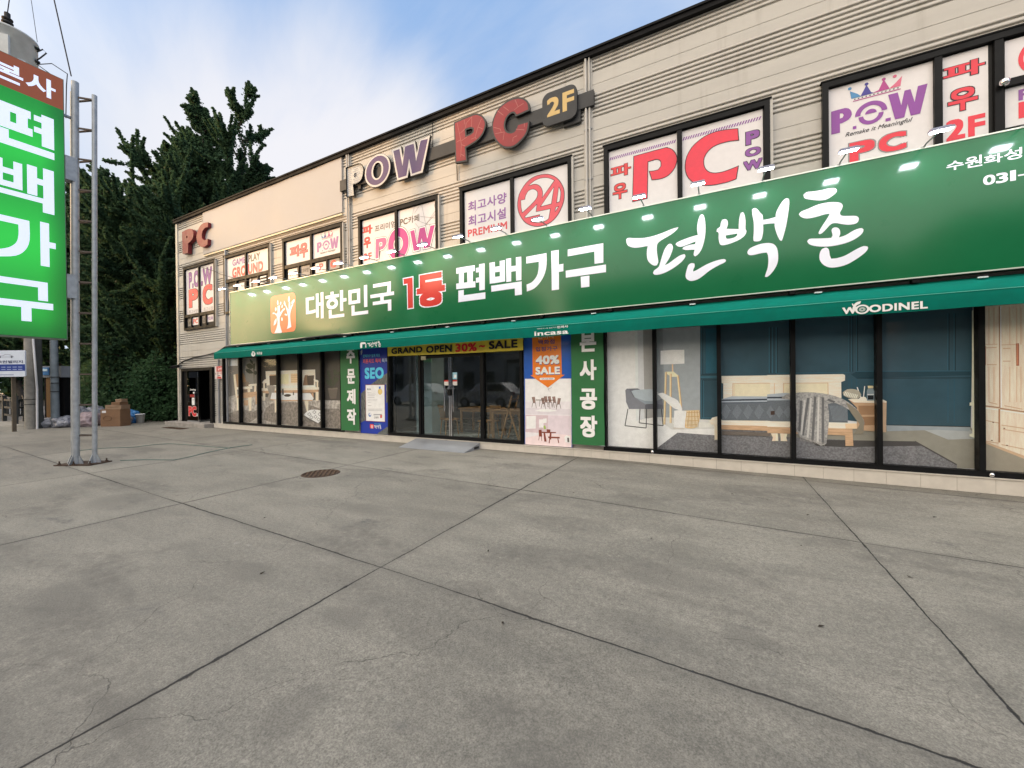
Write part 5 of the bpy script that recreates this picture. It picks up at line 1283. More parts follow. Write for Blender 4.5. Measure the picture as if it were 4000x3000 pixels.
# small red and white notice by the side door
f = MB(); NB = thing('notice_sign', 'small red and white notice on the wall between the side door and shop window', 'notice', (-17.46, 8.43, 1.92))
f.box(-17.74, -17.20, 8.425, 8.44, 1.93, 2.44, pr(226, 214, 212)); f.box(-17.62, -17.20, 8.421, 8.426, 2.22, 2.43, pr(206, 60, 62)); f.poly([(-17.62, 1.945), (-17.25, 1.94), (-17.32, 2.02), (-17.56, 2.03)], 8.422, pr(206, 60, 62))
word(f, '금연', -17.52, 2.27, -17.24, 2.38, 8.419, WHITEP, bold=.03); word(f, '구역', -17.66, 2.11, -17.24, 2.19, 8.422, pr(206, 90, 92)); word(f, 'K', -17.70, 2.10, -17.64, 2.18, 8.421, INK, bold=.03); f.box(-17.56, -17.36, 8.421, 8.425, 2.055, 2.075, INK)
f.build('board', NB)
# ventilated camera at the corner
cm_ = thing('security_camera', 'dark security camera on the wall corner above the side door', 'camera', (-20.72, 8.40, 2.52))
f = MB(); f.tube([(-20.72, 8.48, 2.55), (-20.72, 8.36, 2.55), (-20.66, 8.30, 2.52)], .025, GALV, 8); f.box(-20.80, -20.64, 8.46, 8.50, 2.45, 2.62, GALV); f.build('bracket', cm_)
f = MB(); f.beam((-20.72, 8.42, 2.53), (-20.50, 8.12, 2.46), .11, .11, RUBBER); f.tube([(-20.50, 8.12, 2.46), (-20.48, 8.09, 2.455)], .05, DARK, 12); f.build('body', cm_)

# ================================================================== BIG 3D LETTERS
RIM = mat('letter_rim', (.025, .024, .025), .45, 0, .15, 8); PURL = mat('letter_purple', (.085, .050, .14), .5, 0, .12, 3); LWH = mat('letter_white_edge', (.60, .57, .55), .5, 0, .06, 5)
REDL = mat('letter_red', (.24, .014, .020), .42, 0, .10, 5); TAN = mat('letter_tan', (.62, .43, .17), .5, 0, .06, 5); CRK = mat('letter_cracks', (.42, .14, .13), .5); CHAR = mat('letter_charcoal', (.026, .027, .030), .5, 0, .12, 4)
zr = Zm(1320, 500, .1808); zq = Zm(1750, 300, .3013)
ls = thing('letter_sign', 'large three dimensional purple and red letters on a dark rail under the roof edge', 'letter sign', (-6.3, 8.4, 7.7))
f = MB(); f.box(-10.33, -2.30, 8.405, 8.49, 7.66, 7.99, CHAR)
for x in (-9.5, -7.0, -4.4, -3.0): f.box(x - .06, x + .06, 8.42, 8.5, 7.55, 7.66, CHAR)
f.box(-7.5, -6.9, 8.42, 8.49, 7.42, 7.66, CHAR); f.box(-3.0, -2.6, 8.42, 8.49, 7.40, 7.66, CHAR)
f.build('rail', ls)
LY, LB = 8.335, 8.405
def letter(outer, layers, name='letter', holes=(), face=None):
    g_ = MB(); g_.prism([outer] + list(holes), LY, LB, face or RIM, RIM)
    y = LY - .002
    for loops, m in layers: g_.poly(loops, y, m); y -= .002
    return g_, y
Wo = PZ(zr, [(1160, 470), (1360, 398), (1405, 655), (1445, 370), (1665, 282), (1705, 555), (1765, 255), (1990, 160), (1830, 960), (1575, 1040), (1540, 850), (1505, 1070), (1285, 1135)], LY)
Wi = PZ(zr, [(1200, 500), (1330, 455), (1395, 820), (1455, 400), (1640, 340), (1690, 720), (1790, 275), (1945, 235), (1795, 925), (1605, 990), (1540, 660), (1480, 1030), (1310, 1085)], LY)
f, _ = letter(grow(Wo, .008), [(Wo, LWH), (Wi, PURL)]); tag(f.build('letter_w', ls), 'purple letter W with a pale rim')
cx, cz = -8.655, 7.845
ho = ellipse(cx, cz, .170, .225)
f, _ = letter(ellipse(cx, cz, .515, .475), [([ellipse(cx, cz, .505, .465), ho], LWH), ([ellipse(cx, cz, .452, .410), ellipse(cx, cz, .235, .270)], PURL)], holes=[ho]); tag(f.build('letter_o', ls), 'purple letter O with a pale rim')
CRUM = mat('bare_lining', (.50, .50, .48), .6, 0, .25, 9, 0, 1.0, 14)
Po = PZ(zr, [(165, 855), (440, 760), (500, 790), (545, 880), (540, 960), (510, 1090), (430, 1180), (320, 1215), (345, 1455), (180, 1485)], LY)
Po = smooth_loop(Po, 2, 60); Pi = grow(Po, -.035); hp = ellipse(*at(*zr(350, 1005), LY), .06, .075, 16)
f = MB(); f.prism([Po, hp], LY + .045, LB, CRUM, RIM)
for i in range(len(Po)):
    a, b = Po[i - 1], Po[i]; c, d = Pi[i - 1], Pi[i]
    f.face([(a[0], LY, a[1]), (b[0], LY, b[1]), (b[0], LB, b[1]), (a[0], LB, a[1])], RIM); 
for k in range(14):
    zz = 7.42 + k * .058; f.poly(rect(-9.965, zz, -9.80 + (k % 3) * .02, zz + .022), LY + .043, mat('lining_fold', (.30, .34, .42), .6)); f.poly(rect(-9.72 + (k % 2) * .05, zz + .32, -9.40 - (k % 4) * .03, zz + .335), LY + .042, mat('lining_fold', (.3, .34, .42), .6)) if k < 9 else None
tag(f.build('letter_p', ls), 'letter P without its face, white lining showing')
P2 = smooth_loop(PZ(zq, [(75, 590), (330, 482), (395, 480), (450, 505), (490, 570), (490, 640), (460, 730), (400, 810), (320, 870), (235, 920), (250, 1095), (95, 1120)], LY), 2, 60)
P2h = smooth_loop(PZ(zq, [(235, 690), (290, 672), (318, 680), (318, 710), (290, 735), (240, 755)], LY), 2, 60)
f, y = letter(P2, [([grow(P2, -.038), grow(P2h, .04)], REDL)], holes=[P2h])
CR2 = [((120, 600), (150, 740), (175, 880), (165, 1040)), ((150, 740), (220, 680), (240, 600), (310, 520)), ((310, 520), (305, 650)), ((435, 545), (390, 650), (350, 790), (300, 810)), ((390, 650), (455, 680)), ((175, 830), (250, 780)), ((175, 880), (225, 900)), ((110, 850), (160, 820)), ((350, 780), (370, 810)), ((210, 560), (222, 620)), ((165, 1000), (215, 1030))]
def cracks(g_, z_, lines, y_):
    for ln in lines:
        for a, b in zip(ln[:-1], ln[1:]):
            A = Vector(at(*z_(*a), LY)); B = Vector(at(*z_(*b), LY)); d = (B - A).normalized(); n_ = Vector((-d.y, d.x)) * .006
            g_.poly([tuple(A + n_), tuple(A - n_), tuple(B - n_), tuple(B + n_)], y_, CRK)
cracks(f, zq, CR2, y); tag(f.build('letter_p', ls), 'red cracked letter P with a dark rim')
C2 = smooth_loop(PZ(zq, [(1060, 435), (1052, 350), (1020, 300), (960, 268), (890, 265), (820, 285), (740, 330), (660, 400), (605, 490), (570, 600), (568, 690), (590, 780), (640, 860), (710, 915), (790, 925), (870, 900), (950, 830), (1020, 740), (1050, 640), (1056, 565), (895, 610), (880, 660), (850, 705), (800, 715), (755, 690), (740, 620), (760, 540), (800, 490), (845, 470), (870, 495), (885, 512)], LY), 2, 60)
f, y = letter(C2, [(grow(C2, -.038), REDL)])
cracks(f, zq, [((720, 390), (790, 440)), ((640, 440), (720, 500)), ((870, 300), (910, 390), (980, 345)), ((910, 390), (860, 430)), ((590, 655), (680, 680), (690, 720)), ((610, 740), (730, 715), (715, 820)), ((840, 840), (845, 790), (895, 765)), ((880, 680), (990, 690)), ((990, 600), (990, 650))], y)
tag(f.build('letter_c', ls), 'red cracked letter C with a dark rim')
f = MB(); f.prism(rrect(-3.475, 7.475, -2.655, 8.225, .17, 7), LY, LB, CHAR, CHAR)
word(f, '2', -3.36, 7.675, -3.05, 8.085, LY - .002, TAN, bold=.045); word(f, 'F', -2.985, 7.675, -2.715, 8.10, LY - .002, TAN, bold=.045)
f.build('floor_plate', ls)
f = MB(); f.tube([(-5.95, 8.46, 7.35), (-5.95, 8.47, 6.95)], .012, RUBBER); f.build('drip_cable', ls)
# red PC letters on the left
REDP = mat('letter_red_side', (.18, .02, .024), .5, 0, .2, 3); PNKF = mat('letter_red_face', (.22, .040, .048), .5, 0, .15, 3)
l2 = thing('letter_sign', 'red three dimensional PC letters at the top left wall corner', 'letter sign', (-19, 8.4, 7.3))
zz2 = Zm(680, 820, .3497); L2 = 8.33
q = smooth_loop(PZ(zz2, [(88, 248), (150, 215), (190, 212), (210, 235), (215, 280), (200, 330), (155, 375), (155, 480), (95, 492)], L2), 2, 60); h_ = smooth_loop(PZ(zz2, [(136, 292), (148, 288), (150, 310), (136, 320)], L2), 2, 60)
f = MB(); f.prism([q, h_], L2, 8.47, PNKF, REDP); f.build('letter_p', l2)
q = smooth_loop(PZ(zz2, [(378, 138), (378, 190), (345, 200), (318, 235), (308, 290), (318, 325), (345, 338), (375, 322), (372, 385), (330, 415), (290, 405), (262, 370), (250, 310), (258, 250), (285, 185), (325, 148)], L2), 2, 50)
f = MB(); f.prism(q, L2, 8.47, PNKF, REDP); f.build('letter_c', l2)

# ================================================================== FORECOURT THINGS
RMP = mat('ramp_paint', (.27, .285, .31), .45, .2, .12, 3, 0, .1, 60)
rp = thing('ramp', 'grey metal access ramp in front of the glass doors', 'ramp', (-6.3, 8.0, 0))
f = MB(); x0, x1, ya, yb_ = -7.34, -5.28, 7.68, 8.36
f.mesh([(x0 - .0, ya, .008), (x1, ya, .008), (x1, yb_, .150), (x0, yb_, .150), (x0, ya, .0), (x1, ya, .0), (x1, yb_, 0), (x0, yb_, 0)], [(0, 1, 2, 3), (0, 4, 5, 1), (1, 5, 6, 2), (0, 3, 7, 4)], RMP)
f.build('plate', rp)
f = MB(); f.box(x1 - .0, x1 + .012, 8.10, 8.30, .03, .075, RUBBER); f.box(x1, x1 + .006, ya, yb_, .0, .012, STEEL); f.build('side_plate', rp)

IRON = mat('rusty_iron', (.075, .048, .034), .7, .4, .35, 14, 0, .5, 60)
mh = thing('manhole_cover', 'round rusty patterned manhole cover set in the concrete', 'manhole cover', (-6.55, 4.83, 0))
f = MB(); f.lathe([(0, .003), (.30, .003), (.30, .008), (.325, .008), (.335, .002), (.335, -.02)], IRON, (-6.55, 4.83, 0), 40)
IR2 = mat('iron_worn', (.13, .085, .06), .55, .5, .3, 18)
for i in range(-5, 6):
    for j in range(-5, 6):
        if (i * i + j * j) < 29 and (i + j) % 2 == 0: f.bevbox(-6.55 + i * .055 - .02, -6.55 + i * .055 + .02, 4.83 + j * .055 - .02, 4.83 + j * .055 + .02, .004, .013, IR2, .004)
f.build('lid', mh)
gd = thing('drain_cover', 'flat rusty drain grate in front of the side door step', 'drain cover', (-18.9, 7.6, 0))
f = MB(); f.box(-19.75, -18.25, 7.45, 7.75, .001, .010, IRON)
for k in range(24): f.box(-19.70 + k * .06, -19.675 + k * .06, 7.47, 7.73, .010, .016, IR2)
f.build('grate', gd)
# leaf litter and a stick on the slab
LIT = mat('dry_leaf', (.030, .024, .018), .9, 0, .3, 20)
leafbits = [(-1.32, 2.36), (-3.55, 2.03), (-.62, 4.35), (.75, 4.85), (1.45, 4.50), (-2.0, 3.3), (-4.6, 5.1), (.20, 6.6), (-.9, 7.3), (2.35, 6.6), (-5.0, 2.9), (.62, 3.32), (-1.9, 5.6), (1.0, 6.0)]
lp_ = None
for i, (x, y) in enumerate(leafbits):
    f = MB(); s = .008 + .008 * RNG.random(); a = RNG.random() * 6.28; zz = ground_z(x)
    pts = []
    for k, (u, v, h) in enumerate(((-1.6, 0, .004), (-.6, .6, .012), (.7, .5, .008), (1.7, 0, .014), (.6, -.55, .010), (-.7, -.5, .004))):
        pts.append((x + s * (u * math.cos(a) - v * math.sin(a)), y + s * (u * math.sin(a) + v * math.cos(a)), zz + h))
    f.face(pts, LIT)
    o = f.build('fallen_leaf', None, (x, y, zz)); tag(o, 'small dark dried leaf scrap lying on the concrete', 'leaf', 'dried leaf scraps on the concrete')

# ---- lattice pylon with the lit vertical sign
py = thing('lattice_post', 'galvanised three legged lattice post carrying the lit green vertical sign', 'post', (-12.05, 3.2, 0))
PA, PB, PC_ = Vector((-12.17, 3.13, 0)), Vector((-11.98, 3.36, 0)), Vector((-12.42, 3.17, 0))
TA, TB, TC = PA + Vector((.04, .06, 8.20)), PB + Vector((.08, .06, 7.98)), PC_ + Vector((.05, .06, 8.08))
for a, b, r in ((PA, TA, .060), (PB, TB, .043), (PC_, TC, .055)):
    f = MB(); f.tube([a + Vector((0, 0, .02)), a.lerp(b, .55), b], r, GALV, 14); f.tube([a.lerp(b, .55), a.lerp(b, .553)], r + .006, GALV, 14)
    f.build('leg', py)
    f = MB()
    for ang in range(4):
        dd = Vector((math.cos(ang * math.pi / 2 + .5), math.sin(ang * math.pi / 2 + .5), 0)); sd_ = Vector((-dd.y, dd.x, 0)) * .006
        p0 = a + dd * r; p1 = a + dd * (r + .09)
        v_ = [p0 + sd_ + Vector((0, 0, .02)), p1 + sd_ + Vector((0, 0, .02)), p0 + sd_ + Vector((0, 0, .22)), p0 - sd_ + Vector((0, 0, .02)), p1 - sd_ + Vector((0, 0, .02)), p0 - sd_ + Vector((0, 0, .22))]
        f.mesh(v_, [(0, 1, 2), (3, 5, 4), (1, 4, 5, 2), (0, 2, 5, 3)], GALV)
    f.build('gusset', py)
RUNG = mat('rung_steel', (.12, .095, .08), .6, .5, .3, 10)
k = .62
while k < 8.0:
    t = k / 8.1
    a, b, c = PA.lerp(TA, t), PB.lerp(TB, t), PC_.lerp(TC, t)
    for p, q in ((a, b), (c, b), (a, c)):
        f = MB(); f.beam(p + Vector((0, 0, k - p.z)), q + Vector((0, 0, k - q.z)), .03, .03, RUNG); f.build('rung', py)
    k += .66
f = MB(); ctr = (PA + PB + PC_) / 3
f.obox(ctr + Vector((.02, .02, .012)), ((.9, .45, 0), (-.45, .9, 0), (0, 0, 1)), (.78, .46, .022), IRON)
for dx_, dy_ in ((-.33, -.17), (.33, -.17), (-.33, .17), (.33, .17), (0, -.19), (.1, .19)):
    p = ctr + Vector((.9, .45, 0)).normalized() * dx_ + Vector((-.45, .9, 0)).normalized() * dy_ + Vector((.02, .02, .02)); f.tube([p, p + Vector((0, 0, .07))], .014, IRON, 6); f.tube([p, p + Vector((0, 0, .025))], .028, IRON, 6)
f.build('base_plate', py)
f = MB(); f.tube([TA + Vector((-.02, -.05, .1)), TA + Vector((-.3, -.9, 6.0))], .012, RUBBER, 6)
tag(f.build('overhead_wire', None, TA), 'thin overhead wire rising from the top of the lattice post', 'wire')
vs_ = thing('vertical_sign', 'internally lit green and brown vertical sign box with white characters', 'sign', (-12.22, 2.47, 2.67))
SXF = -12.10
GLIT = bpy.data.materials.new('lit_green_face'); GLIT.use_nodes = True
t = NT(GLIT.node_tree); p = GLIT.node_tree.nodes['Principled BSDF']
Pp = t.n('ShaderNodeNewGeometry').outputs['Position']; s = t.n('ShaderNodeSeparateXYZ'); t.l(Pp, s.inputs[0])
# two columns of tubes inside: the light falls off towards the edges and between the tubes
ey = t.m('MULTIPLY', t.ramp(s.outputs[1], 1.90, 2.15, .30, 1), t.ramp(s.outputs[1], 2.62, 3.03, 1, .28))
ez = t.m('MULTIPLY', t.ramp(s.outputs[2], 2.66, 3.35, .20, 1), t.ramp(s.outputs[2], 6.2, 7.6, 1, .55))
tub = t.m('ADD', .80, t.m('MULTIPLY', .20, t.m('SINE', t.m('MULTIPLY', s.outputs[2], 3.1))))
lamp_in = t.m('MULTIPLY', t.m('MULTIPLY', ey, ez), tub)
p.inputs['Base Color'].default_value = (.02, .20, .03, 1); p.inputs['Roughness'].default_value = .2
p.inputs['Emission Color'].default_value = (.020, .50, .045, 1); t.l(t.m('MULTIPLY', lamp_in, 1.0), p.inputs['Emission Strength'])
BLIT = emis('lit_brown_face', (.26, .065, .018), .72, (.12, .035, .015)); WLIT = emis('lit_white', (.70, .78, 1.0), .72, (.6, .62, .7))
f = MB(); f.box(SXF - .26, SXF - .012, 1.93, 3.02, 2.66, 8.13, mat('sign_cabinet', (.16, .22, .16), .5, 0, .1, 4)); f.build('cabinet', vs_)
f = MB()
f.mesh([(SXF, 1.945, 2.685), (SXF, 3.005, 2.685), (SXF, 3.005, 7.47), (SXF, 1.945, 7.47)], [(0, 1, 2, 3)], GLIT)
f.mesh([(SXF, 1.945, 7.47), (SXF, 3.005, 7.47), (SXF, 3.005, 8.115), (SXF, 1.945, 8.115)], [(0, 1, 2, 3)], BLIT)
def vq(y0, z0, y1, z1): f.mesh([(SXF + .003, y0, z0), (SXF + .003, y1, z0), (SXF + .003, y1, z1), (SXF + .003, y0, z1)], [(0, 1, 2, 3)], WLIT)
def vword(s_, y0, z0, y1, z1, bold):
    v_, fs_, *_ = glyphs(s_, bold); f.mesh([(SXF + .003, y0 + a * (y1 - y0), z0 + b * (z1 - z0)) for a, b in v_], fs_, WLIT)
vword('본', 2.06, 7.60, 2.47, 7.95, .03); vword('사', 2.50, 7.60, 2.90, 7.98, .03)
# 편
vq(2.08, 7.02, 2.56, 7.17); vq(2.08, 6.68, 2.58, 6.83); vq(2.15, 6.83, 2.30, 7.02); vq(2.375, 6.83, 2.52, 7.02); vq(2.70, 6.56, 2.868, 7.20); vq(2.60, 7.03, 2.70, 7.14); vq(2.60, 6.80, 2.70, 6.91); vq(2.12, 6.36, 2.868, 6.50); vq(2.12, 6.50, 2.28, 6.66)
# 백
vq(2.08, 5.55, 2.20, 6.07); vq(2.33, 5.55, 2.44, 6.07); vq(2.20, 5.80, 2.33, 5.91); vq(2.20, 5.55, 2.33, 5.66); vq(2.50, 5.52, 2.63, 6.10); vq(2.71, 5.50, 2.857, 6.12); vq(2.63, 5.76, 2.71, 5.88); vq(2.10, 5.40, 2.857, 5.50); vq(2.70, 5.22, 2.857, 5.40)
# 가
q_ = smooth_loop([(2.08, 4.98), (2.52, 4.98), (2.52, 4.60), (2.46, 4.38), (2.34, 4.24), (2.14, 4.17), (2.12, 4.30), (2.26, 4.38), (2.35, 4.50), (2.38, 4.66), (2.38, 4.86), (2.08, 4.86)], 3, 50)
tt = tessellate_polygon([[Vector((a, b, 0)) for a, b in q_]]); f.mesh([(SXF + .003, a, b) for a, b in q_], tt, WLIT)
vq(2.66, 4.13, 2.78, 5.02); vq(2.78, 4.52, 2.868, 4.64)
# 구
vq(2.14, 3.68, 2.75, 3.80); vq(2.62, 3.42, 2.75, 3.68); vq(2.08, 3.25, 2.82, 3.38); vq(2.40, 2.98, 2.53, 3.25)
f.build('lit_face', vs_)
for z in (6.05, 3.55):
    f = MB(); f.box(SXF - .20, SXF + .02, 3.02, 3.16, z, z + .50, GALV); f.build('bracket', vs_)
f = MB(); f.box(SXF - .12, SXF - .06, 3.02, 3.2, 7.4, 7.44, STEEL); f.build('bracket', vs_)

# ---- transformer on its pole
CPOLE = mat('concrete_pole', (.27, .255, .225), .85, 0, .18, 5, 0, .3, 50)
tp = thing('utility_pole', 'concrete pole just out of frame carrying the transformer above the lit sign', 'utility pole', (-15.05, 2.35, 0))
f = MB(); f.tube([(-15.25, 2.15, 0), (-15.25, 2.15, 13)], [.17, .12], CPOLE, 16); f.build('shaft', tp)
TRM = mat('transformer_paint', (.56, .56, .53), .5, .1, .15, 3)
tf = thing('pole_transformer', 'grey barrel transformer with dark bushing above the lit vertical sign', 'transformer', (-14.62, 2.90, 9.3))
tc_ = (-14.72, 2.80, 8.90)
f = MB(); f.lathe([(0, 0), (.40, 0), (.44, .03), (.44, 1.02), (.46, 1.03), (.46, 1.07), (.40, 1.10), (.2, 1.14), (0, 1.15)], TRM, tc_, 32); f.build('tank', tf)
f = MB(); pf = Vector((.75, -.55, 0)).normalized(); sf = Vector((.55, .75, 0)).normalized()
for dd, w_, h_, z_ in ((.445, .42, .56, .52),): f.obox(Vector(tc_) + pf * dd * .98 + Vector((0, 0, z_)), (sf, pf, (0, 0, 1)), (w_, .07, h_), TRM)
f.obox(Vector(tc_) + (pf * .3 + sf * .34) + Vector((0, 0, .32)), (sf - pf * .6, pf + sf * .6, (0, 0, 1)), (.12, .03, .14), WHITE)
f.build('front_plate', tf)
f = MB(); bx = Vector(tc_) + Vector((-.10, .0, 1.12))
for k in range(5): f.lathe([(.05, k * .085), (.115 - k * .006, k * .085 + .02), (.115 - k * .006, k * .085 + .045), (.05, k * .085 + .07)], RUBBER, bx, 16)
f.tube([bx, bx + Vector((0, 0, .52))], .05, RUBBER, 12); f.build('bushing', tf)
f = MB(); rr = Vector(tc_) + sf * .46
f.tube([rr + Vector((0, 0, .85)), rr + sf * .10 + Vector((0, 0, .95)), rr + sf * .16 + Vector((0, 0, .88)), rr + sf * .05 + Vector((0, 0, .72)), rr + Vector((0, 0, .66))], .014, RUBBER, 8)
f.tube([rr + Vector((0, 0, .55)), rr + sf * .25 + Vector((0, 0, .66)), rr + sf * .52 + Vector((0, 0, .50)), rr + sf * .50 + Vector((0, 0, .2)), rr + sf * .48 + Vector((0, 0, -.6))], .010, RUBBER, 8)
f.tube([rr + Vector((0, 0, .55)), rr + sf * .22 + Vector((0, 0, .40)), rr + sf * .26 + Vector((0, 0, .25)), rr + sf * .05 + Vector((0, 0, .12)), rr + Vector((0, 0, .10))], .009, RUBBER, 8)
for z in (.9, .58): f.lathe([(.02, 0), (.05, .01), (.05, .05), (.02, .06)], RUBBER, rr + Vector((0, 0, z)), 10)
f.build('lead_wire', tf)
f = MB(); f.obox(Vector(tc_) + Vector((-.42, -.42, .65)), ((1, 1, 0), (-1, 1, 0), (0, 0, 1)), (.5, .08, .12), GALV); f.tube([Vector(tc_) + Vector((-.35, -.3, .95)), Vector(tc_) + Vector((-.3, -.5, .9)), Vector(tc_) + Vector((-.45, -.5, .4))], .05, DARK, 8); f.build('bracket', tf)
f = MB(); f.tube([bx + Vector((0, 0, .5)), bx + Vector((.05, .03, .9)), bx + Vector((.4, .3, 3.0))], .010, RUBBER, 6); f.tube([bx + Vector((.5, .35, -.1)), bx + Vector((.35, .3, .9)), bx + Vector((-.2, 0, 3.2))], .006, RUBBER, 6)
tag(f.build('overhead_wire', None, bx), 'thin overhead wires rising from the transformer bushing', 'wire')

# ---- far left: poles, board, kiosk, fence
def pt(px, py, w_):
    d = ray(px, py) * w_; return Vector((d.x, d.y, d.z + CZ))
def gp(px, py):
    d = ray(px, py); k = -CZ / d.z; return Vector((d.x * k, d.y * k, 0))
b0 = gp(120, 1676)
up = thing('utility_pole', 'pale concrete utility pole with a white cable guard below the lit sign', 'utility pole', b0)
f = MB(); f.tube([b0, b0 + Vector((0, 0, 12.5))], [.165, .10], CPOLE, 18); f.build('shaft', up)
f = MB(); f.tube([b0 + Vector((.24, .12, 0)), b0 + Vector((.25, .13, 1.6)), b0 + Vector((.08, .05, 4.4))], .035, WHITE, 8); f.build('cable_guard', up)
for z in (1.2, 1.0):
    f = MB(); f.tube([b0 + Vector((.17 * math.cos(a), .17 * math.sin(a), z)) for a in np.linspace(0, 6.28, 14)], .012, RUBBER, 6); f.build('strap', up)
b1 = gp(149, 1672)
u2 = thing('utility_pole', 'dark weathered pole beside the pale concrete utility pole', 'utility pole', b1)
f = MB(); f.tube([b1, b1 + Vector((0, 0, .5)), b1 + Vector((0, 0, .52)), b1 + Vector((0, 0, 11))], [.165, .165, .155, .11], mat('dark_pole', (.075, .08, .075), .8, 0, .2, 5, 0, .3, 40), 16); f.build('shaft', u2)
b2 = gp(217, 1669)
u3 = thing('lamp_pole', 'blue grey steel pole beside the brown kiosk', 'pole', b2)
f = MB(); f.tube([b2, b2 + Vector((-.1, 0, 9))], [.13, .10], mat('pole_blue_grey', (.19, .23, .26), .55, .2, .2, 4), 16); f.build('shaft', u3)
for z in (1.5, 1.85, 2.1):
    f = MB(); f.tube([b2 + Vector((.135 * math.cos(a), .135 * math.sin(a), z)) for a in np.linspace(0, 6.28, 14)], .014, RUBBER, 6); f.build('strap', u3)
# white and blue notice board on a post
b3 = gp(56, 1686)
nb = thing('notice_board', 'white and blue notice board with a car drawing on a brown post', 'notice board', b3)
f = MB(); f.box(b3.x - .05, b3.x + .05, b3.y - .05, b3.y + .05, 0, 2.5, mat('post_brown', (.105, .085, .062), .8, 0, .2, 5)); f.build('post', nb)
wB = (b3 - Vector((0, 0, 0))).dot(_f) * .985
f = MB(); nbx = Vector((_r0.x, _r0.y, 0)); nby = Vector((-_r0.y, _r0.x, 0))
tl, br = pt(-62, 1370, wB), pt(101, 1471, wB); cc = (tl + br) / 2
bw_, bh_ = (br - tl).dot(nbx), tl.z - br.z
def nbp(u, v, o=0): return cc + nbx * (u * bw_ / 2) + Vector((0, 0, v * bh_ / 2)) - nby * (.02 + o)
def nbq(u0, v0, u1, v1, m, o): f.mesh([nbp(u0, v0, o), nbp(u1, v0, o), nbp(u1, v1, o), nbp(u0, v1, o)], [(0, 1, 2, 3)], m)
lp_ = rrect(-1, -1, 1, 1, .10); NBW = mat('board_white', (.60, .66, .76), .4, 0, .03)
n = len(lp_); f.mesh([nbp(u, v) for u, v in lp_] + [nbp(u, v, -.04) for u, v in lp_], [tuple(range(n)), tuple(range(2 * n - 1, n - 1, -1))] + [(i, i + n, (i + 1) % n + n, (i + 1) % n) for i in range(n)], NBW)
nbq(-1, -.56, 1, -.06, pr(38, 62, 136), .003)
for u, v in ((-.2, .50), (.36, .50)):
    f.mesh([nbp(u + .05 * math.cos(a), v + .08 * math.sin(a), .003) for a in np.linspace(0, 6.28, 13)[:-1]], [tuple(range(12))], pr(80, 84, 96))
for a, b_ in (((-.4, .50), (.46, .50)), ((-.4, .50), (-.3, .58)), ((-.3, .58), (-.05, .60)), ((-.05, .60), (.06, .70)), ((.06, .70), (.26, .68)), ((.26, .68), (.40, .58)), ((.40, .58), (.46, .50))):
    d = Vector((b_[0] - a[0], b_[1] - a[1])).normalized() * .015; f.mesh([nbp(a[0] - d.y, a[1] + d.x, .003), nbp(a[0] + d.y, a[1] - d.x, .003), nbp(b_[0] + d.y, b_[1] - d.x, .003), nbp(b_[0] - d.y, b_[1] + d.x, .003)], [(0, 1, 2, 3)], pr(150, 156, 168))
def nbw(s_, u0, v0, u1, v1, m, bold):
    v_, fs_, *_ = glyphs(s_, bold); f.mesh([nbp(u0 + a * (u1 - u0), v0 + b * (v1 - v0), .004) for a, b in v_], fs_, m)
nbw('회그린빌리지', -.6, .02, .9, .24, pr(70, 78, 108), .03)
for k in range(2):
    for j in range(7): nbq(-.95 + j * .27, -.30 - k * .18, -.95 + j * .27 + .20, -.24 - k * .18, pr(150, 164, 206), .005)
nbq(-.85, -.92, -.48, -.70, pr(110, 84, 64), .003); nbq(-.40, -.88, .45, -.82, pr(140, 150, 180), .003)
f.build('board', nb)
# kiosk
k0 = gp(182, 1668)
kx, ky = nbx, nby
kk = thing('kiosk', 'narrow brown and grey kiosk with a blue sign between the poles', 'kiosk', k0)
KB = mat('kiosk_brown', (.16, .085, .03), .6, 0, .2, 5, stretch=(4, 4, .6)); KG = mat('kiosk_grey', (.22, .24, .27), .6, 0, .1, 3)
def kbox(px0, px1, z0, z1, dpt, m, fw=0):
    a = (px0 - 182) / FPX * k0.dot(_f); b = (px1 - 182) / FPX * k0.dot(_f)
    f.obox(k0 + kx * (a + b) / 2 + ky * (dpt / 2 + fw) + Vector((0, 0, (z0 + z1) / 2)), (kx, ky, (0, 0, 1)), (b - a, dpt, z1 - z0), m)
f = MB(); kbox(148, 228, 0, 2.1, .25, DARK, .25); kbox(165, 184, .3, 2.1, .1, KB, .16); kbox(195, 206, 0, 2.1, .2, KG, .12); f.build('cabin', kk)
f = MB(); kbox(145, 232, 2.1, 2.58, .42, KG, .1); f.build('roof', kk)
f = MB(); kbox(161, 187, 2.20, 2.52, .03, pr(64, 116, 170), .06); kbox(165, 183, 2.36, 2.46, .03, pr(190, 214, 230), .045); f.build('sign_panel', kk)
# timber rail fence by the pavement
FB = mat('fence_timber', (.035, .040, .044), .7, 0, .2, 5)
fe = thing('rail_fence', 'dark low rail fence along the pavement below the notice board', 'fence', gp(60, 1640))
fp = [gp(18, 1646), gp(62, 1656), gp(98, 1646), gp(128, 1640)]
for q in fp:
    f = MB(); f.box(q.x - .07, q.x + .07, q.y - .07, q.y + .07, 0, 1.25, FB); f.box(q.x - .085, q.x + .085, q.y - .085, q.y + .085, 1.25, 1.30, FB); f.build('post', fe)
for a, b in zip(fp[:-1], fp[1:]):
    f = MB()
    for z in (.35, .72, 1.08): f.beam(a + Vector((0, 0, z)), b + Vector((0, 0, z)), .05, .09, FB)
    for t_ in (.33, .66): f.beam(a.lerp(b, t_) + Vector((0, 0, .35)), a.lerp(b, t_) + Vector((0, 0, 1.08)), .04, .06, FB)
    f.build('rails', fe)
st_ = thing('sapling_stakes', 'pair of thin pale stakes in the planting behind the rubbish bags', 'stake', gp(316, 1650))
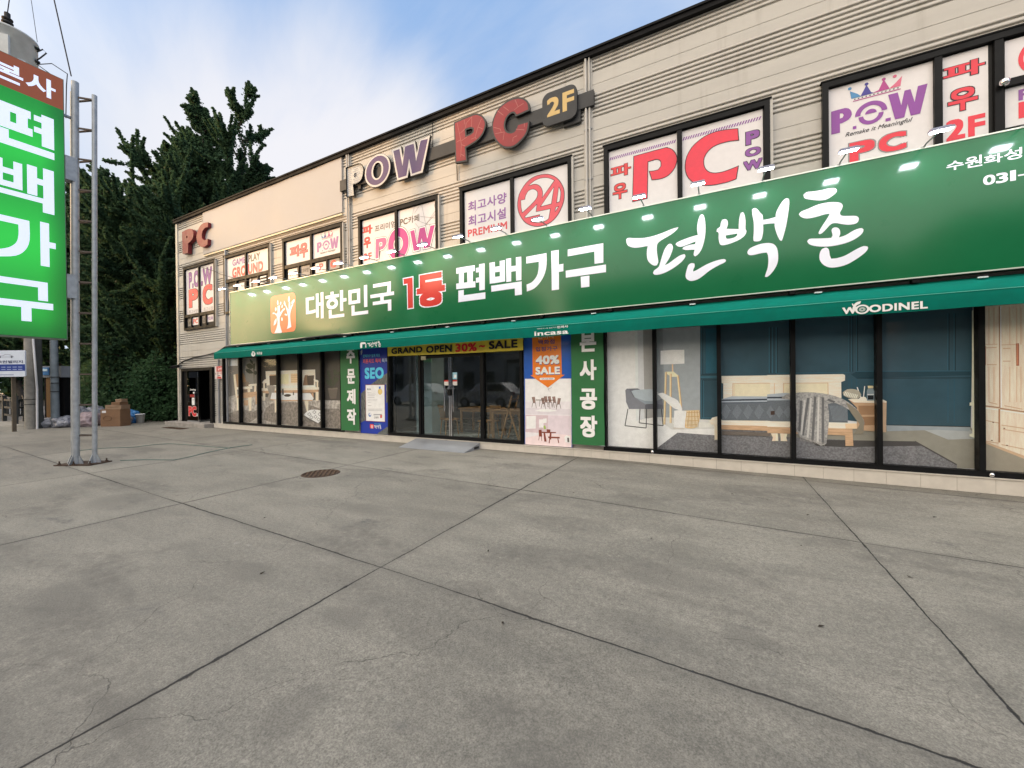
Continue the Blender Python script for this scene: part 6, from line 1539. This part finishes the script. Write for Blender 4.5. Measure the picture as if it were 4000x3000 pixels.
f = MB(); q = gp(316, 1650) + Vector((-1.2, 1.4, 0)); f.tube([q + Vector((-.12, 0, 0)), q + Vector((.02, 0, 2.1))], .03, CPOLE, 8); f.tube([q + Vector((.32, 0, 0)), q + Vector((.22, 0, 2.1))], .03, CPOLE, 8); f.tube([q + Vector((.0, -.02, 1.8)), q + Vector((.26, -.02, 1.8))], .02, CPOLE, 8); f.build('poles', st_)

# ---- rubbish: bags, boxes, bucket
def blob(c, r, seed, crump=.22, squash=.7):
    bm = bmesh.new(); bmesh.ops.create_icosphere(bm, subdivisions=4, radius=1)
    from mathutils import noise as mn
    off = Vector((seed * 3.7, seed * 1.3, seed * 2.1))
    for v in bm.verts:
        p = v.co.copy(); n1 = mn.noise(p * 1.4 + off) * .30; n2 = 1 - abs(mn.noise(p * 3.1 + off * 2)); n3 = 1 - abs(mn.noise(p * 6.5 + off))
        k = 1 + n1 + (n2 - .75) * crump + (n3 - .8) * crump * .5
        v.co = Vector((p.x * r[0] * k, p.y * r[1] * k, max(p.z * k, -.72) * r[2])) + Vector((0, 0, .72 * r[2])) + Vector(c)
    g_ = MB(); return g_, bm
BAGW = mat('bag_white', (.40, .40, .43), .35, 0, .18, 7, .2); BAGC = mat('bag_clear', (.22, .23, .27), .28, 0, .45, 8, .4); BAGB = mat('bag_blue', (.055, .20, .46), .35, 0, .3, 7, .3); BAGP = mat('bag_pinkish', (.36, .28, .30), .4, 0, .3, 6, .3)
bags = [(171, 1664, 15.6, (.42, .34, .48), BAGW, 'white rubbish bag crumpled beside the dark pole'), (186, 1669, 15.4, (.30, .26, .22), BAGW, 'flat white bag at the foot of the steel pole'),
        (243, 1646, 16.2, (.40, .34, .42), BAGB, 'bright blue rubbish bag behind the clear bags'), (246, 1668, 15.6, (.62, .36, .26), BAGC, 'low clear rubbish bag beside the lattice post'), (318, 1658, 15.9, (.62, .42, .48), BAGC, 'large clear rubbish bag behind the lattice post'),
        (348, 1664, 15.7, (.46, .4, .34), BAGP, 'pinkish clear rubbish bag left of the cardboard boxes'), (376, 1655, 16.0, (.40, .34, .48), BAGC, 'grey clear rubbish bag leaning on the cardboard boxes'), (482, 1656, 16.6, (.36, .3, .30), BAGC, 'dark clear bag of bottles right of the cardboard boxes'),
        (512, 1652, 16.6, (.46, .34, .34), BAGB, 'dark blue rubbish bag beside the white bucket')]
for i, (px, py, w_, r, m, l) in enumerate(bags):
    c = gp(px, py); g_, bm = blob(c, r, i + 1, .30)
    g_.bm(bm, m, True)
    o = g_.build('rubbish_bag', None, c); tag(o, l, 'rubbish bag', 'rubbish bags below the trees')
CARD = mat('cardboard', (.20, .115, .065), .85, 0, .12, 4, 0, .15, 80); CARD2 = mat('cardboard_pale', (.27, .18, .115), .85, 0, .12, 4)
c0 = gp(430, 1666)
def cbox(name, px0, px1, z0, z1, dpt, m, l, tilt=0, off=0):
    kw = c0.dot(_f); a = (px0 - 430) / FPX * kw; b = (px1 - 430) / FPX * kw; ctr_ = c0 + nbx * (a + b) / 2 + nby * (dpt / 2 + off) + Vector((0, 0, (z0 + z1) / 2))
    r_ = thing('cardboard_box', l, 'cardboard box', (ctr_.x, ctr_.y, z0), 'cardboard boxes stacked by the rubbish bags')
    global f
    f = MB(); ax = Vector((nbx.x * math.cos(tilt) + nby.x * math.sin(tilt), nbx.y * math.cos(tilt) + nby.y * math.sin(tilt), 0)); ay_ = Vector((-ax.y, ax.x, 0))
    f.obox(ctr_, (ax, ay_, (0, 0, 1)), (b - a, dpt, z1 - z0), m); f.build('carton', r_)
    f = MB(); f.obox(ctr_ - ay_ * (dpt / 2 + .002) + Vector((0, 0, 0)), (ax, ay_, (0, 0, 1)), ((b - a) * .7, .003, .012), mat('card_print', (.14, .075, .04), .9))
    if name == 'big':
        f.obox(ctr_ - ay_ * (dpt / 2 + .002) + ax * (-(b - a) * .32) + Vector((0, 0, (z1 - z0) * .36)), (ax, ay_, (0, 0, 1)), (.17, .004, .09), WHITE)
        e = [ctr_ - ay_ * (dpt / 2 + .003) + ax * (.17 * math.cos(q) - .12) + Vector((0, 0, -.02 + .10 * math.sin(q))) for q in np.linspace(0, 6.28, 21)]; f.tube(e, .010, MATS['card_print'], 5)
    f.build('printing', r_); return r_
cbox('big', 393, 470, 0, .72, .45, CARD, 'large brown cardboard box with a white label at the foot of the stack'); cbox('b', 412, 471, .722, .90, .42, CARD2, 'flat brown carton lying on the large cardboard box', .05)
cbox('c', 436, 470, .902, 1.02, .35, CARD, 'small brown carton near the top of the box stack', -.06); cbox('d', 452, 473, 1.022, 1.15, .3, CARD2, 'small pale carton at the very top of the box stack', .1)
bk = gp(548, 1652); tb = thing('bucket', 'small white plastic bucket beside the blue rubbish bags', 'bucket', bk)
f = MB(); f.lathe([(0, .02), (.13, 0), (.165, .38), (.178, .38), (.178, .41), (.155, .41), (.125, .03), (0, .03)], WHITE, bk, 20); f.build('pail', tb)
f = MB(); f.tube([bk + Vector((.18 * math.cos(a), .05, .38 - .14 * math.sin(a))) for a in np.linspace(0, 3.14, 12)], .006, STEEL, 6); f.build('handle', tb)

# thin rope left lying on the slab
ROPE = mat('rope_green', (.10, .17, .15), .8, 0, .2, 10)
f = MB(); f.tube([gp(x, y) + Vector((0, 0, .008)) for x, y in ((300, 1762), (400, 1752), (520, 1748), (600, 1738), (660, 1734), (720, 1737), (800, 1744), (900, 1752))], .008, ROPE, 6)
tag(f.build('rope', None, gp(600, 1740)), 'thin green rope lying on the slab behind the lattice post, the farther one', 'rope', 'ropes on the slab')
f = MB(); f.tube([gp(x, y) + Vector((0, 0, .008)) for x, y in ((470, 1800), (560, 1797), (680, 1798), (740, 1786), (820, 1766), (900, 1750), (985, 1738))], .008, ROPE, 6)
tag(f.build('rope', None, gp(680, 1798)), 'thin green rope lying on the slab, the nearer one reaching towards the shop', 'rope', 'ropes on the slab')

# ================================================================== TREES
BARK = mat('bark', (.075, .06, .045), .9, 0, .3, 6, 0, .6, 25)


def leafmat(name, a, b, tr=.48):
    m = bpy.data.materials.new(name); m.use_nodes = True
    t = NT(m.node_tree); p = m.node_tree.nodes['Principled BSDF']; out = m.node_tree.nodes['Material Output']
    geo = t.n('ShaderNodeNewGeometry')
    n1 = t.noise(geo.outputs['Position'], .55, 3, .6); n2 = t.n('ShaderNodeTexWhiteNoise', noise_dimensions='3D')
    t.l(t.scaled(geo.outputs['Position'], (2, 2, 2)), n2.inputs[0])
    v = t.m('ADD', t.m('MULTIPLY', n1, .7), t.m('MULTIPLY', n2.outputs[0], .12))
    c = t.mix(t.ramp(v, .25, .6), a, b); t.l(c, p.inputs['Base Color']); p.inputs['Roughness'].default_value = .6; p.inputs['Specular IOR Level'].default_value = .12
    ts = t.n('ShaderNodeBsdfTranslucent'); t.l(c, ts.inputs[0]); ms = t.n('ShaderNodeMixShader'); ms.inputs[0].default_value = tr
    t.l(p.outputs[0], ms.inputs[1]); t.l(ts.outputs[0], ms.inputs[2]); t.l(ms.outputs[0], out.inputs[0])
    return m


LEAF = leafmat('ginkgo_leaf', (.042, .088, .050), (.085, .150, .070)); LEAF2 = leafmat('broad_leaf', (.044, .092, .048), (.080, .145, .066)); LEAF3 = leafmat('shrub_leaf', (.036, .086, .042), (.066, .132, .058))


def leaves_obj(name, P, size, m, parent, seed=0):
    """P: (n,3) leaf positions -> one small folded diamond each, randomly turned"""
    rg = np.random.default_rng(seed); n = len(P)
    a = rg.normal(size=(n, 3)); a /= np.linalg.norm(a, axis=1, keepdims=True)
    b = rg.normal(size=(n, 3)); b -= (a * b).sum(1, keepdims=True) * a; b /= np.linalg.norm(b, axis=1, keepdims=True)
    s = (size * (.6 + .8 * rg.random(n)))[:, None]
    nrm = np.cross(a, b)
    v = np.stack([P - a * s * .6, P + b * s * .48 + nrm * s * .12, P + a * s * .6, P - b * s * .48 + nrm * s * .12], 1).reshape(-1, 3)
    me = bpy.data.meshes.new(name); me.vertices.add(4 * n); me.vertices.foreach_set('co', v.ravel())
    me.loops.add(4 * n); me.loops.foreach_set('vertex_index', np.arange(4 * n)); me.polygons.add(n)
    me.polygons.foreach_set('loop_start', np.arange(0, 4 * n, 4)); me.update(); me.validate()
    me.materials.append(m); o = bpy.data.objects.new(name, me); C.objects.link(o); o.parent = parent
    o.location = -world_loc(parent)
    return o


def limb(f, a, b, r0, r1, bend=.08, n=6, rg=None):
    a, b = np.array(a, float), np.array(b, float); pts = []; L = np.linalg.norm(b - a); off = rg.normal(size=3) * L * bend; off[2] = -abs(off[2]) * .6
    for i in range(n + 1):
        t_ = i / n; pts.append(a + (b - a) * t_ + off * math.sin(math.pi * t_) + rg.normal(size=3) * L * .012)
    f.tube([tuple(p) for p in pts], [r0 + (r1 - r0) * i / n for i in range(n + 1)], BARK, 7)
    return np.array(pts)


def spray(pts, n, rad0, rad1, rg):
    """points scattered round a limb, tighter towards its tip"""
    k = rg.random(n) ** .8 * (len(pts) - 1); i = np.minimum(k.astype(int), len(pts) - 2); fr_ = (k - i)[:, None]
    base = pts[i] * (1 - fr_) + pts[i + 1] * fr_
    t_ = k / (len(pts) - 1); rad = (rad0 + (rad1 - rad0) * t_)[:, None]
    return base + rg.normal(size=(n, 3)) * rad * .55


def upright_tree(name, label, base, leaders, nbr, seed, leaf, lsize, dens=1.0, low=.12, spread=.30, group=None, steep=1.0):
    """tall tree with several leaders, upswept limbs and short leafy twigs close to every limb"""
    rg = np.random.default_rng(seed); base = np.array(base, float)
    tr_ = thing(name, label, 'tree', tuple(base), group)
    f = MB(); P = []
    trunks = []
    for j, L in enumerate(leaders):
        L = np.array(L, float); s0 = base if j == 0 else trunks[0][3]
        trunks.append(limb(f, s0, L, .34 if j == 0 else .20, .012, .03, 12, rg))
        P.append(spray(trunks[-1][6:], int(600 * dens), .38, .05, rg))
    H = max(l[2] for l in leaders)
    for i in range(nbr):
        tk = trunks[i % len(trunks)] if rg.random() > .35 else trunks[0]
        t_ = low + (1 - low) * (i + rg.random()) / nbr
        t_ = min(t_, .96); k = t_ * (len(tk) - 1); i0 = int(k); s0 = tk[i0] + (tk[min(i0 + 1, len(tk) - 1)] - tk[i0]) * (k - i0)
        if s0[2] < 1.2: continue
        az = i * 2.399 + rg.random() * .8
        Lb = H * spread * (1.0 - t_) ** .95 * (.30 + 1.0 * rg.random()) + .30
        up_ = (.15 + .8 * rg.random()) * steep + t_ * .7
        d = np.array([math.cos(az), math.sin(az), up_]); d /= np.linalg.norm(d); e = s0 + d * Lb
        lb = limb(f, s0, e, .02 + .016 * Lb, .006, .05, 6, rg)
        P.append(spray(lb[2:], int(95 * Lb * dens), .30, .05, rg))
        for q in range(int(3 + Lb * 2.2)):
            kk_ = .3 + .7 * rg.random(); s1 = lb[min(int(kk_ * 6), 6)]
            d2 = d * .8 + rg.normal(size=3) * .5; d2[2] += .4; d2 /= np.linalg.norm(d2); L2_ = .22 + Lb * (.10 + .28 * rg.random())
            sb_ = limb(f, s1, s1 + d2 * L2_, .010, .003, .05, 3, rg)
            P.append(spray(sb_, int(85 * (L2_ + .2) * dens), .17, .04, rg))
    f.build('trunk', tr_)
    P = np.concatenate(P); P = P[P[:, 2] > .3]
    leaves_obj('crown', P, lsize, leaf, tr_, seed)
    return tr_


def bush(name, label, base, r, n, seed, leaf, lsize, group=None, cat='shrub'):
    rg = np.random.default_rng(seed); base = np.array(base, float); r = np.array(r, float)
    tr_ = thing(name, label, cat, tuple(base), group); f = MB(); P = []
    for i in range(26):
        d = rg.normal(size=3); d[2] = abs(d[2]) * 1.1 + .15; d /= np.linalg.norm(d); e = base + d * r * (.6 + .5 * rg.random()) + np.array([0, 0, .1])
        lb = limb(f, base + rg.normal(size=3) * r * np.array([.15, .15, 0]), e, .03, .006, .08, 4, rg); P.append(spray(lb[1:], n // 40, .4 * r.mean(), .12 * r.mean(), rg))
    c = rg.normal(size=(12, 3)); c[:, 2] = np.abs(c[:, 2]); c /= np.linalg.norm(c, axis=1, keepdims=True)
    cs = base + c * r * (.5 + .35 * rg.random((12, 1))); idx = rg.integers(0, 12, n // 3)
    P.append(cs[idx] + rg.normal(size=(n // 3, 3)) * r * .20)
    f.build('stem', tr_); P = np.concatenate(P); P = P[P[:, 2] > .03]
    leaves_obj('foliage', P, lsize, leaf, tr_, seed); return tr_


upright_tree('ginkgo_tree', 'tallest dark tree with two upright leafy spires beside the building', (-28.6, 12.4, 0), [(-28.3, 12.4, 19.7), (-25.4, 14.0, 20.2), (-26.8, 11.4, 15.6), (-30.2, 11.8, 16.6), (-24.6, 14.4, 15.0)], 300, 11, LEAF, .115, 1.9, .06, .36, 'trees beyond the building\'s left end')
upright_tree('ginkgo_tree', 'mid height dark tree left of the two spired tree', (-33.6, 12.0, 0), [(-33.0, 11.2, 14.6), (-36.0, 10.7, 16.2), (-31.6, 11.6, 13.6)], 230, 23, LEAF, .125, 1.7, .06, .40, 'trees beyond the building\'s left end')
upright_tree('ginkgo_tree', 'dark tree rising right behind the building\'s roof line', (-23.4, 17.5, 0), [(-23.0, 17.6, 13.7), (-24.6, 18.6, 14.2)], 170, 31, LEAF, .125, 1.6, .10, .34, 'trees beyond the building\'s left end')
upright_tree('ginkgo_tree', 'tree whose tip alone shows above the white wall sheet', (-17.5, 30.0, 0), [(-17.0, 30.0, 20.2)], 60, 37, LEAF, .18, .8, .15, .22, 'trees beyond the building\'s left end')
upright_tree('ginkgo_tree', 'dark tree standing behind the lattice post and lit sign', (-40.0, 11.0, 0), [(-39.7, 10.9, 17.0), (-41.5, 12, 15), (-37.5, 11, 15.5)], 160, 41, LEAF2, .17, 1.2, .08, .42, 'trees beyond the building\'s left end')
bush('low_shrub', 'dense dark shrub under the trees beside the building corner', (-23.2, 11.6, 0), (1.9, 1.9, 3.2), 15000, 51, LEAF3, .11, 'shrubs under the dark trees')
bush('low_shrub', 'broad shrub right behind the cardboard boxes', (-24.6, 9.2, 0), (1.8, 1.4, 3.0), 14000, 52, LEAF3, .11, 'shrubs under the dark trees')
bush('low_shrub', 'shrub with drooping fronds behind the lattice post', (-27.4, 8.6, 0), (1.8, 1.5, 3.6), 14000, 53, LEAF2, .12, 'shrubs under the dark trees')
bush('low_shrub', 'shrub behind the steel pole and the kiosk', (-31.0, 9.2, 0), (1.9, 1.8, 4.6), 12000, 54, LEAF2, .13, 'shrubs under the dark trees')
bush('low_shrub', 'deep green shrub farthest back under the trees', (-25.6, 16.0, 0), (3.0, 2.0, 5.2), 14000, 55, LEAF3, .15, 'shrubs under the dark trees')
bush('low_shrub', 'tall shrub filling the gap between the two left trees', (-30.4, 14.5, 0), (3.2, 2.0, 6.0), 14000, 56, LEAF3, .16, 'shrubs under the dark trees')
for i, (x, y, h, l) in enumerate(((-72, 14, 11, 'distant roadside tree above the notice board'), (-76, 22, 12.5, 'distant roadside tree right of the notice board'), (-70, 5, 10, 'distant roadside tree behind the lit sign'), (-64, 30, 12, 'distant roadside tree between the poles'), (-80, -4, 11, 'distant roadside tree left of the frame'))):
    upright_tree('roadside_tree', l, (x, y, -.1), [(x, y, h)], 60, 60 + i, LEAF2, .42, .45, .16, .42, 'distant trees across the road')
# far wall of a wood, one mass
rg = np.random.default_rng(99); n = 26000
X = -95 + 10 * rg.random(n); Yv = -60 + 190 * rg.random(n); Zv = rg.random(n) ** .7 * (8 + 2.5 * np.sin(Yv * .21) + 1.5 * np.sin(Yv * .53))
o = bpy.data.objects.new('far_wood', None); C.objects.link(o); o.location = (-90, 20, 0)
wd_ = leaves_obj('far_wood', np.stack([X, Yv, Zv - .1], 1), .9, LEAF2, o, 5); wd_.parent = None; wd_.location = (0, 0, 0); bpy.data.objects.remove(o); wd_.name = 'far_wood'
tag(wd_, 'distant line of trees beyond the road', 'woodland', None, 'stuff')

# ================================================================== ACROSS THE STREET (seen in the glass and the signboard, and shading the lower wall)
FAC = [mat('facade_grey', (.20, .19, .18), .8, 0, .1, 1), mat('facade_brown', (.15, .11, .09), .8, 0, .1, 1), mat('facade_pale', (.30, .29, .27), .8, 0, .1, 1)]
WGL = mat('facade_glass', (.02, .025, .03), .1, 0, 0)
def block(name, label, x0, x1, y0, y1, h, m, floors):  # unseen blocks, placed and sized to shade the wall and darken reflections
    b = thing(name, label, 'building', ((x0 + x1) / 2, y1, -.1)); g_ = MB(); g_.box(x0, x1, y0, y1, -.1, h, m); g_.build('wall', b)
    g_ = MB(); g_.box(x0 - .2, x1 + .2, y0 - .2, y1 + .2, h, h + .4, DARK); g_.build('roof', b)
    fh = h / floors
    for k in range(floors):
        x = x0 + 1.2
        while x + 1.8 < x1:
            g_ = MB(); g_.box(x, x + 1.7, y1 + .01, y1 + .05, k * fh + .9, k * fh + fh - .5, WGL); g_.box(x - .08, x + 1.78, y1, y1 + .09, k * fh + .8, k * fh + .9, m); g_.build('window', b); x += 3.1
block('office_building', 'tall grey office block across the street, reflected in the signboard', -50, -24, -42, -27, 14.5, FAC[0], 4)
block('office_building', 'brown four storey block across the street at the right, behind the camera', -17, 14, -44, -31, 13.5, FAC[1], 4)
block('office_building', 'low pale shop row across the street between the taller blocks', -24, -17, -42, -28, 4.2, FAC[2], 1)
block('office_building', 'unseen pale workshop across the street at the far left, raised to shade the lower wall', -74, -50.5, -42, -29, 9.2, FAC[2], 2)  # height raised to keep low sun off the signboard and lower wall
block('office_building', 'long brown apartment block across the street at the far right', 18, 52, -46, -30, 15.0, FAC[1], 4)
for i, (x, y, h) in enumerate(((-63.0, -24.0, 15.0), (-70.0, -34, 9.0), (-92, -24, 9.5))):
    upright_tree('street_tree', ['street tree nearest the pale workshop across the street', 'middle street tree beyond the pale workshop', 'farthest street tree beyond the pale workshop'][i], (x, y, -.1), [(x, y, h)], 70, 80 + i, LEAF2, .40, .5, .12, .38, 'street trees across the street')
# parked cars facing the shop, seen as reflections in the glass doors
def car(name, label, c, m, h=1.68, L=4.5, W=1.84):
    r_ = thing(name, label, 'car', c); x, y, z = c
    prof = [(-L / 2, .45), (-L / 2 + .05, .85), (-L / 2 + .35, 1.02), (-L * .22, 1.08), (-L * .10, h - .08), (L * .02, h), (L * .30, h - .02), (L * .44, 1.15), (L / 2, .95), (L / 2, .42), (L / 2 - .2, .30), (-L / 2 + .2, .30)]
    f_ = MB(); ring = []
    for yy, k in ((-W / 2, .0), (-W / 2 + .10, 1), (W / 2 - .10, 1), (W / 2, 0)):
        ring.append([(x + a, y + yy + (0 if b < 1.1 else (.16 if yy < 0 else -.16) * (1 if k == 0 else .8)), z + b) for a, b in prof])
    n_ = len(prof); f_.mesh([p for r2 in ring for p in r2], [(i * n_ + j, i * n_ + (j + 1) % n_, (i + 1) * n_ + (j + 1) % n_, (i + 1) * n_ + j) for i in range(3) for j in range(n_)] + [tuple(range(n_))[::-1], tuple(range(3 * n_, 4 * n_))], m); f_.build('body', r_)
    f_ = MB()
    for yy in (-W / 2 + .10, W / 2 - .10):
        sg = -1 if yy < 0 else 1
        f_.face([(x - L * .17, y + yy + sg * .03, z + 1.1), (x + L * .38, y + yy + sg * .03, z + 1.12), (x + L * .28, y + yy - sg * .05, z + h - .12), (x - L * .07, y + yy - sg * .05, z + h - .14)], WGL)
    f_.build('window', r_)
    for wx in (-L * .31, L * .31):
        for yy in (-W / 2 + .08, W / 2 - .08):
            f_ = MB(); f_.tube([(x + wx, y + yy - .11, z + .34), (x + wx, y + yy + .11, z + .34)], .34, RUBBER, 20); f_.tube([(x + wx, y + yy - .125, z + .34), (x + wx, y + yy + .125, z + .34)], .21, STEEL, 16); f_.build('wheel', r_)
    f_ = MB(); f_.box(x - L / 2 - .01, x - L / 2 + .12, y - .85, y - .5, z + .72, z + .86, WHITE); f_.box(x - L / 2 - .01, x - L / 2 + .12, y + .5, y + .85, z + .72, z + .86, WHITE); f_.build('headlight', r_)
    f_ = MB(); f_.box(x + L / 2 - .1, x + L / 2 + .02, y - .88, y - .6, z + .85, z + 1.05, REDP); f_.box(x + L / 2 - .1, x + L / 2 + .02, y + .6, y + .88, z + .85, z + 1.05, REDP); f_.build('tail_light', r_)
SILV = mat('car_silver', (.45, .46, .48), .25, .5, .03, 3, .8); NAVY = mat('car_dark', (.02, .025, .035), .2, .3, .03, 3, .8); WHC = mat('car_white', (.65, .65, .66), .3, 0, .03, 3, .8)
car('parked_car', 'silver car parked behind the camera, mirrored in the left door', (-13.8, -6.2, 0), SILV); car('parked_car', 'dark car parked behind the camera, mirrored in the right pane', (-8.2, -6.0, 0), NAVY); car('parked_car', 'white car parked behind the camera at the far left, mirrored in the glass', (-20.5, -6.8, 0), WHC)
# far cars on the road
for px, py, l in ((26, 1545, 'tiny white car far down the road left of the post'), (82, 1543, 'tiny white car far down the road right of the post')):
    q = pt(px, py, 110); car('distant_car', l, (q.x, q.y, -.1), WHC)

# ================================================================== FURNITURE INSIDE THE SHOP
def chair(c, rot, label):
    r_ = thing('wooden_chair', label, 'chair', c, 'wooden chairs inside the shop'); ca, sa = math.cos(rot), math.sin(rot)
    def T(x, y, z): return Vector((c[0] + x * ca - y * sa, c[1] + x * sa + y * ca, c[2] + z))
    f_ = MB(); f_.obox(T(0, 0, .445), ((ca, sa, 0), (-sa, ca, 0), (0, 0, 1)), (.43, .42, .035), WOOD); f_.build('seat', r_)
    for x, y in ((-.18, -.18), (.18, -.18), (-.18, .18), (.18, .18)):
        f_ = MB(); f_.tube([T(x * 1.12, y * 1.12, 0), T(x * .9, y * .9, .44)], [.014, .019], WOOD, 8); f_.build('leg', r_)
    f_ = MB()
    for k in range(5): f_.tube([T(-.17 + k * .085, .19, .46), T(-.19 + k * .095, .25, .80)], .009, WOOD, 6)
    f_.obox(T(0, .255, .82), ((ca, sa, 0), (-sa, ca, 0), (0, 0, 1)), (.46, .025, .07), WOOD); f_.build('backrest', r_)
def table(c, w_, d_, h_, label):
    r_ = thing('wooden_table', label, 'table', c, 'wooden tables inside the shop'); x, y, z = c
    f_ = MB(); f_.bevbox(x - w_ / 2, x + w_ / 2, y - d_ / 2, y + d_ / 2, z + h_ - .035, z + h_, WOOD, .008); f_.build('tabletop', r_)
    for a in (-1, 1):
        for b in (-1, 1):
            f_ = MB(); f_.box(x + a * (w_ / 2 - .07) - .03, x + a * (w_ / 2 - .07) + .03, y + b * (d_ / 2 - .07) - .03, y + b * (d_ / 2 - .07) + .03, z, z + h_ - .035, WOOD); f_.build('leg', r_)
    f_ = MB(); f_.box(x - w_ / 2 + .08, x + w_ / 2 - .08, y - d_ / 2 + .06, y - d_ / 2 + .08, z + h_ - .11, z + h_ - .035, WOOD); f_.build('apron', r_)
chair((-6.95, 9.35, .166), 2.6, 'spindle back wooden chair inside behind the left door'); table((-6.35, 10.2, .166), 1.2, .8, .74, 'wooden table inside behind the left door'); table((-4.95, 9.5, .166), .95, .8, .76, 'wooden table inside behind the right door')
chair((-5.55, 9.25, .166), -.3, 'low wooden chair inside beside the right table'); chair((-4.2, 10.0, .166), 1.2, 'wooden chair inside at the right end pane')
def trestle(c, label):
    r_ = thing('folding_trestle', label, 'trestle', c, 'folded wooden trestles inside the shop'); x, y, z = c
    f_ = MB(); f_.beam((x - .25, y, z), (x + .08, y, z + 1.15), .03, .045, WOOD); f_.beam((x - .25, y + .4, z), (x + .08, y + .4, z + 1.15), .03, .045, WOOD); f_.build('front_leg', r_)
    f_ = MB(); f_.beam((x + .28, y, z), (x - .02, y, z + .85), .03, .045, WOOD); f_.beam((x + .28, y + .4, z), (x - .02, y + .4, z + .85), .03, .045, WOOD); f_.build('rear_leg', r_)
    f_ = MB(); f_.beam((x - .08, y, z + .55), (x - .08, y + .4, z + .55), .03, .04, WOOD); f_.beam((x + .05, y, z + 1.05), (x + .05, y + .4, z + 1.05), .03, .04, WOOD); f_.build('crossbar', r_)
trestle((-4.75, 8.95, .166), 'A shaped folding wooden frame standing inside the right pane'); trestle((-4.3, 9.2, .166), 'second A shaped wooden frame behind the first inside the right pane')
LB_ = emis('strip_light', (1, .86, .62), 50.0)
cl_ = thing('ceiling_light', 'warm strip light on the shop ceiling above the doors', 'ceiling light', (-5.6, 9.6, 2.8)); f = MB(); f.box(-6.1, -5.2, 9.55, 9.65, 2.79, 2.83, LB_); f.build('tube', cl_)
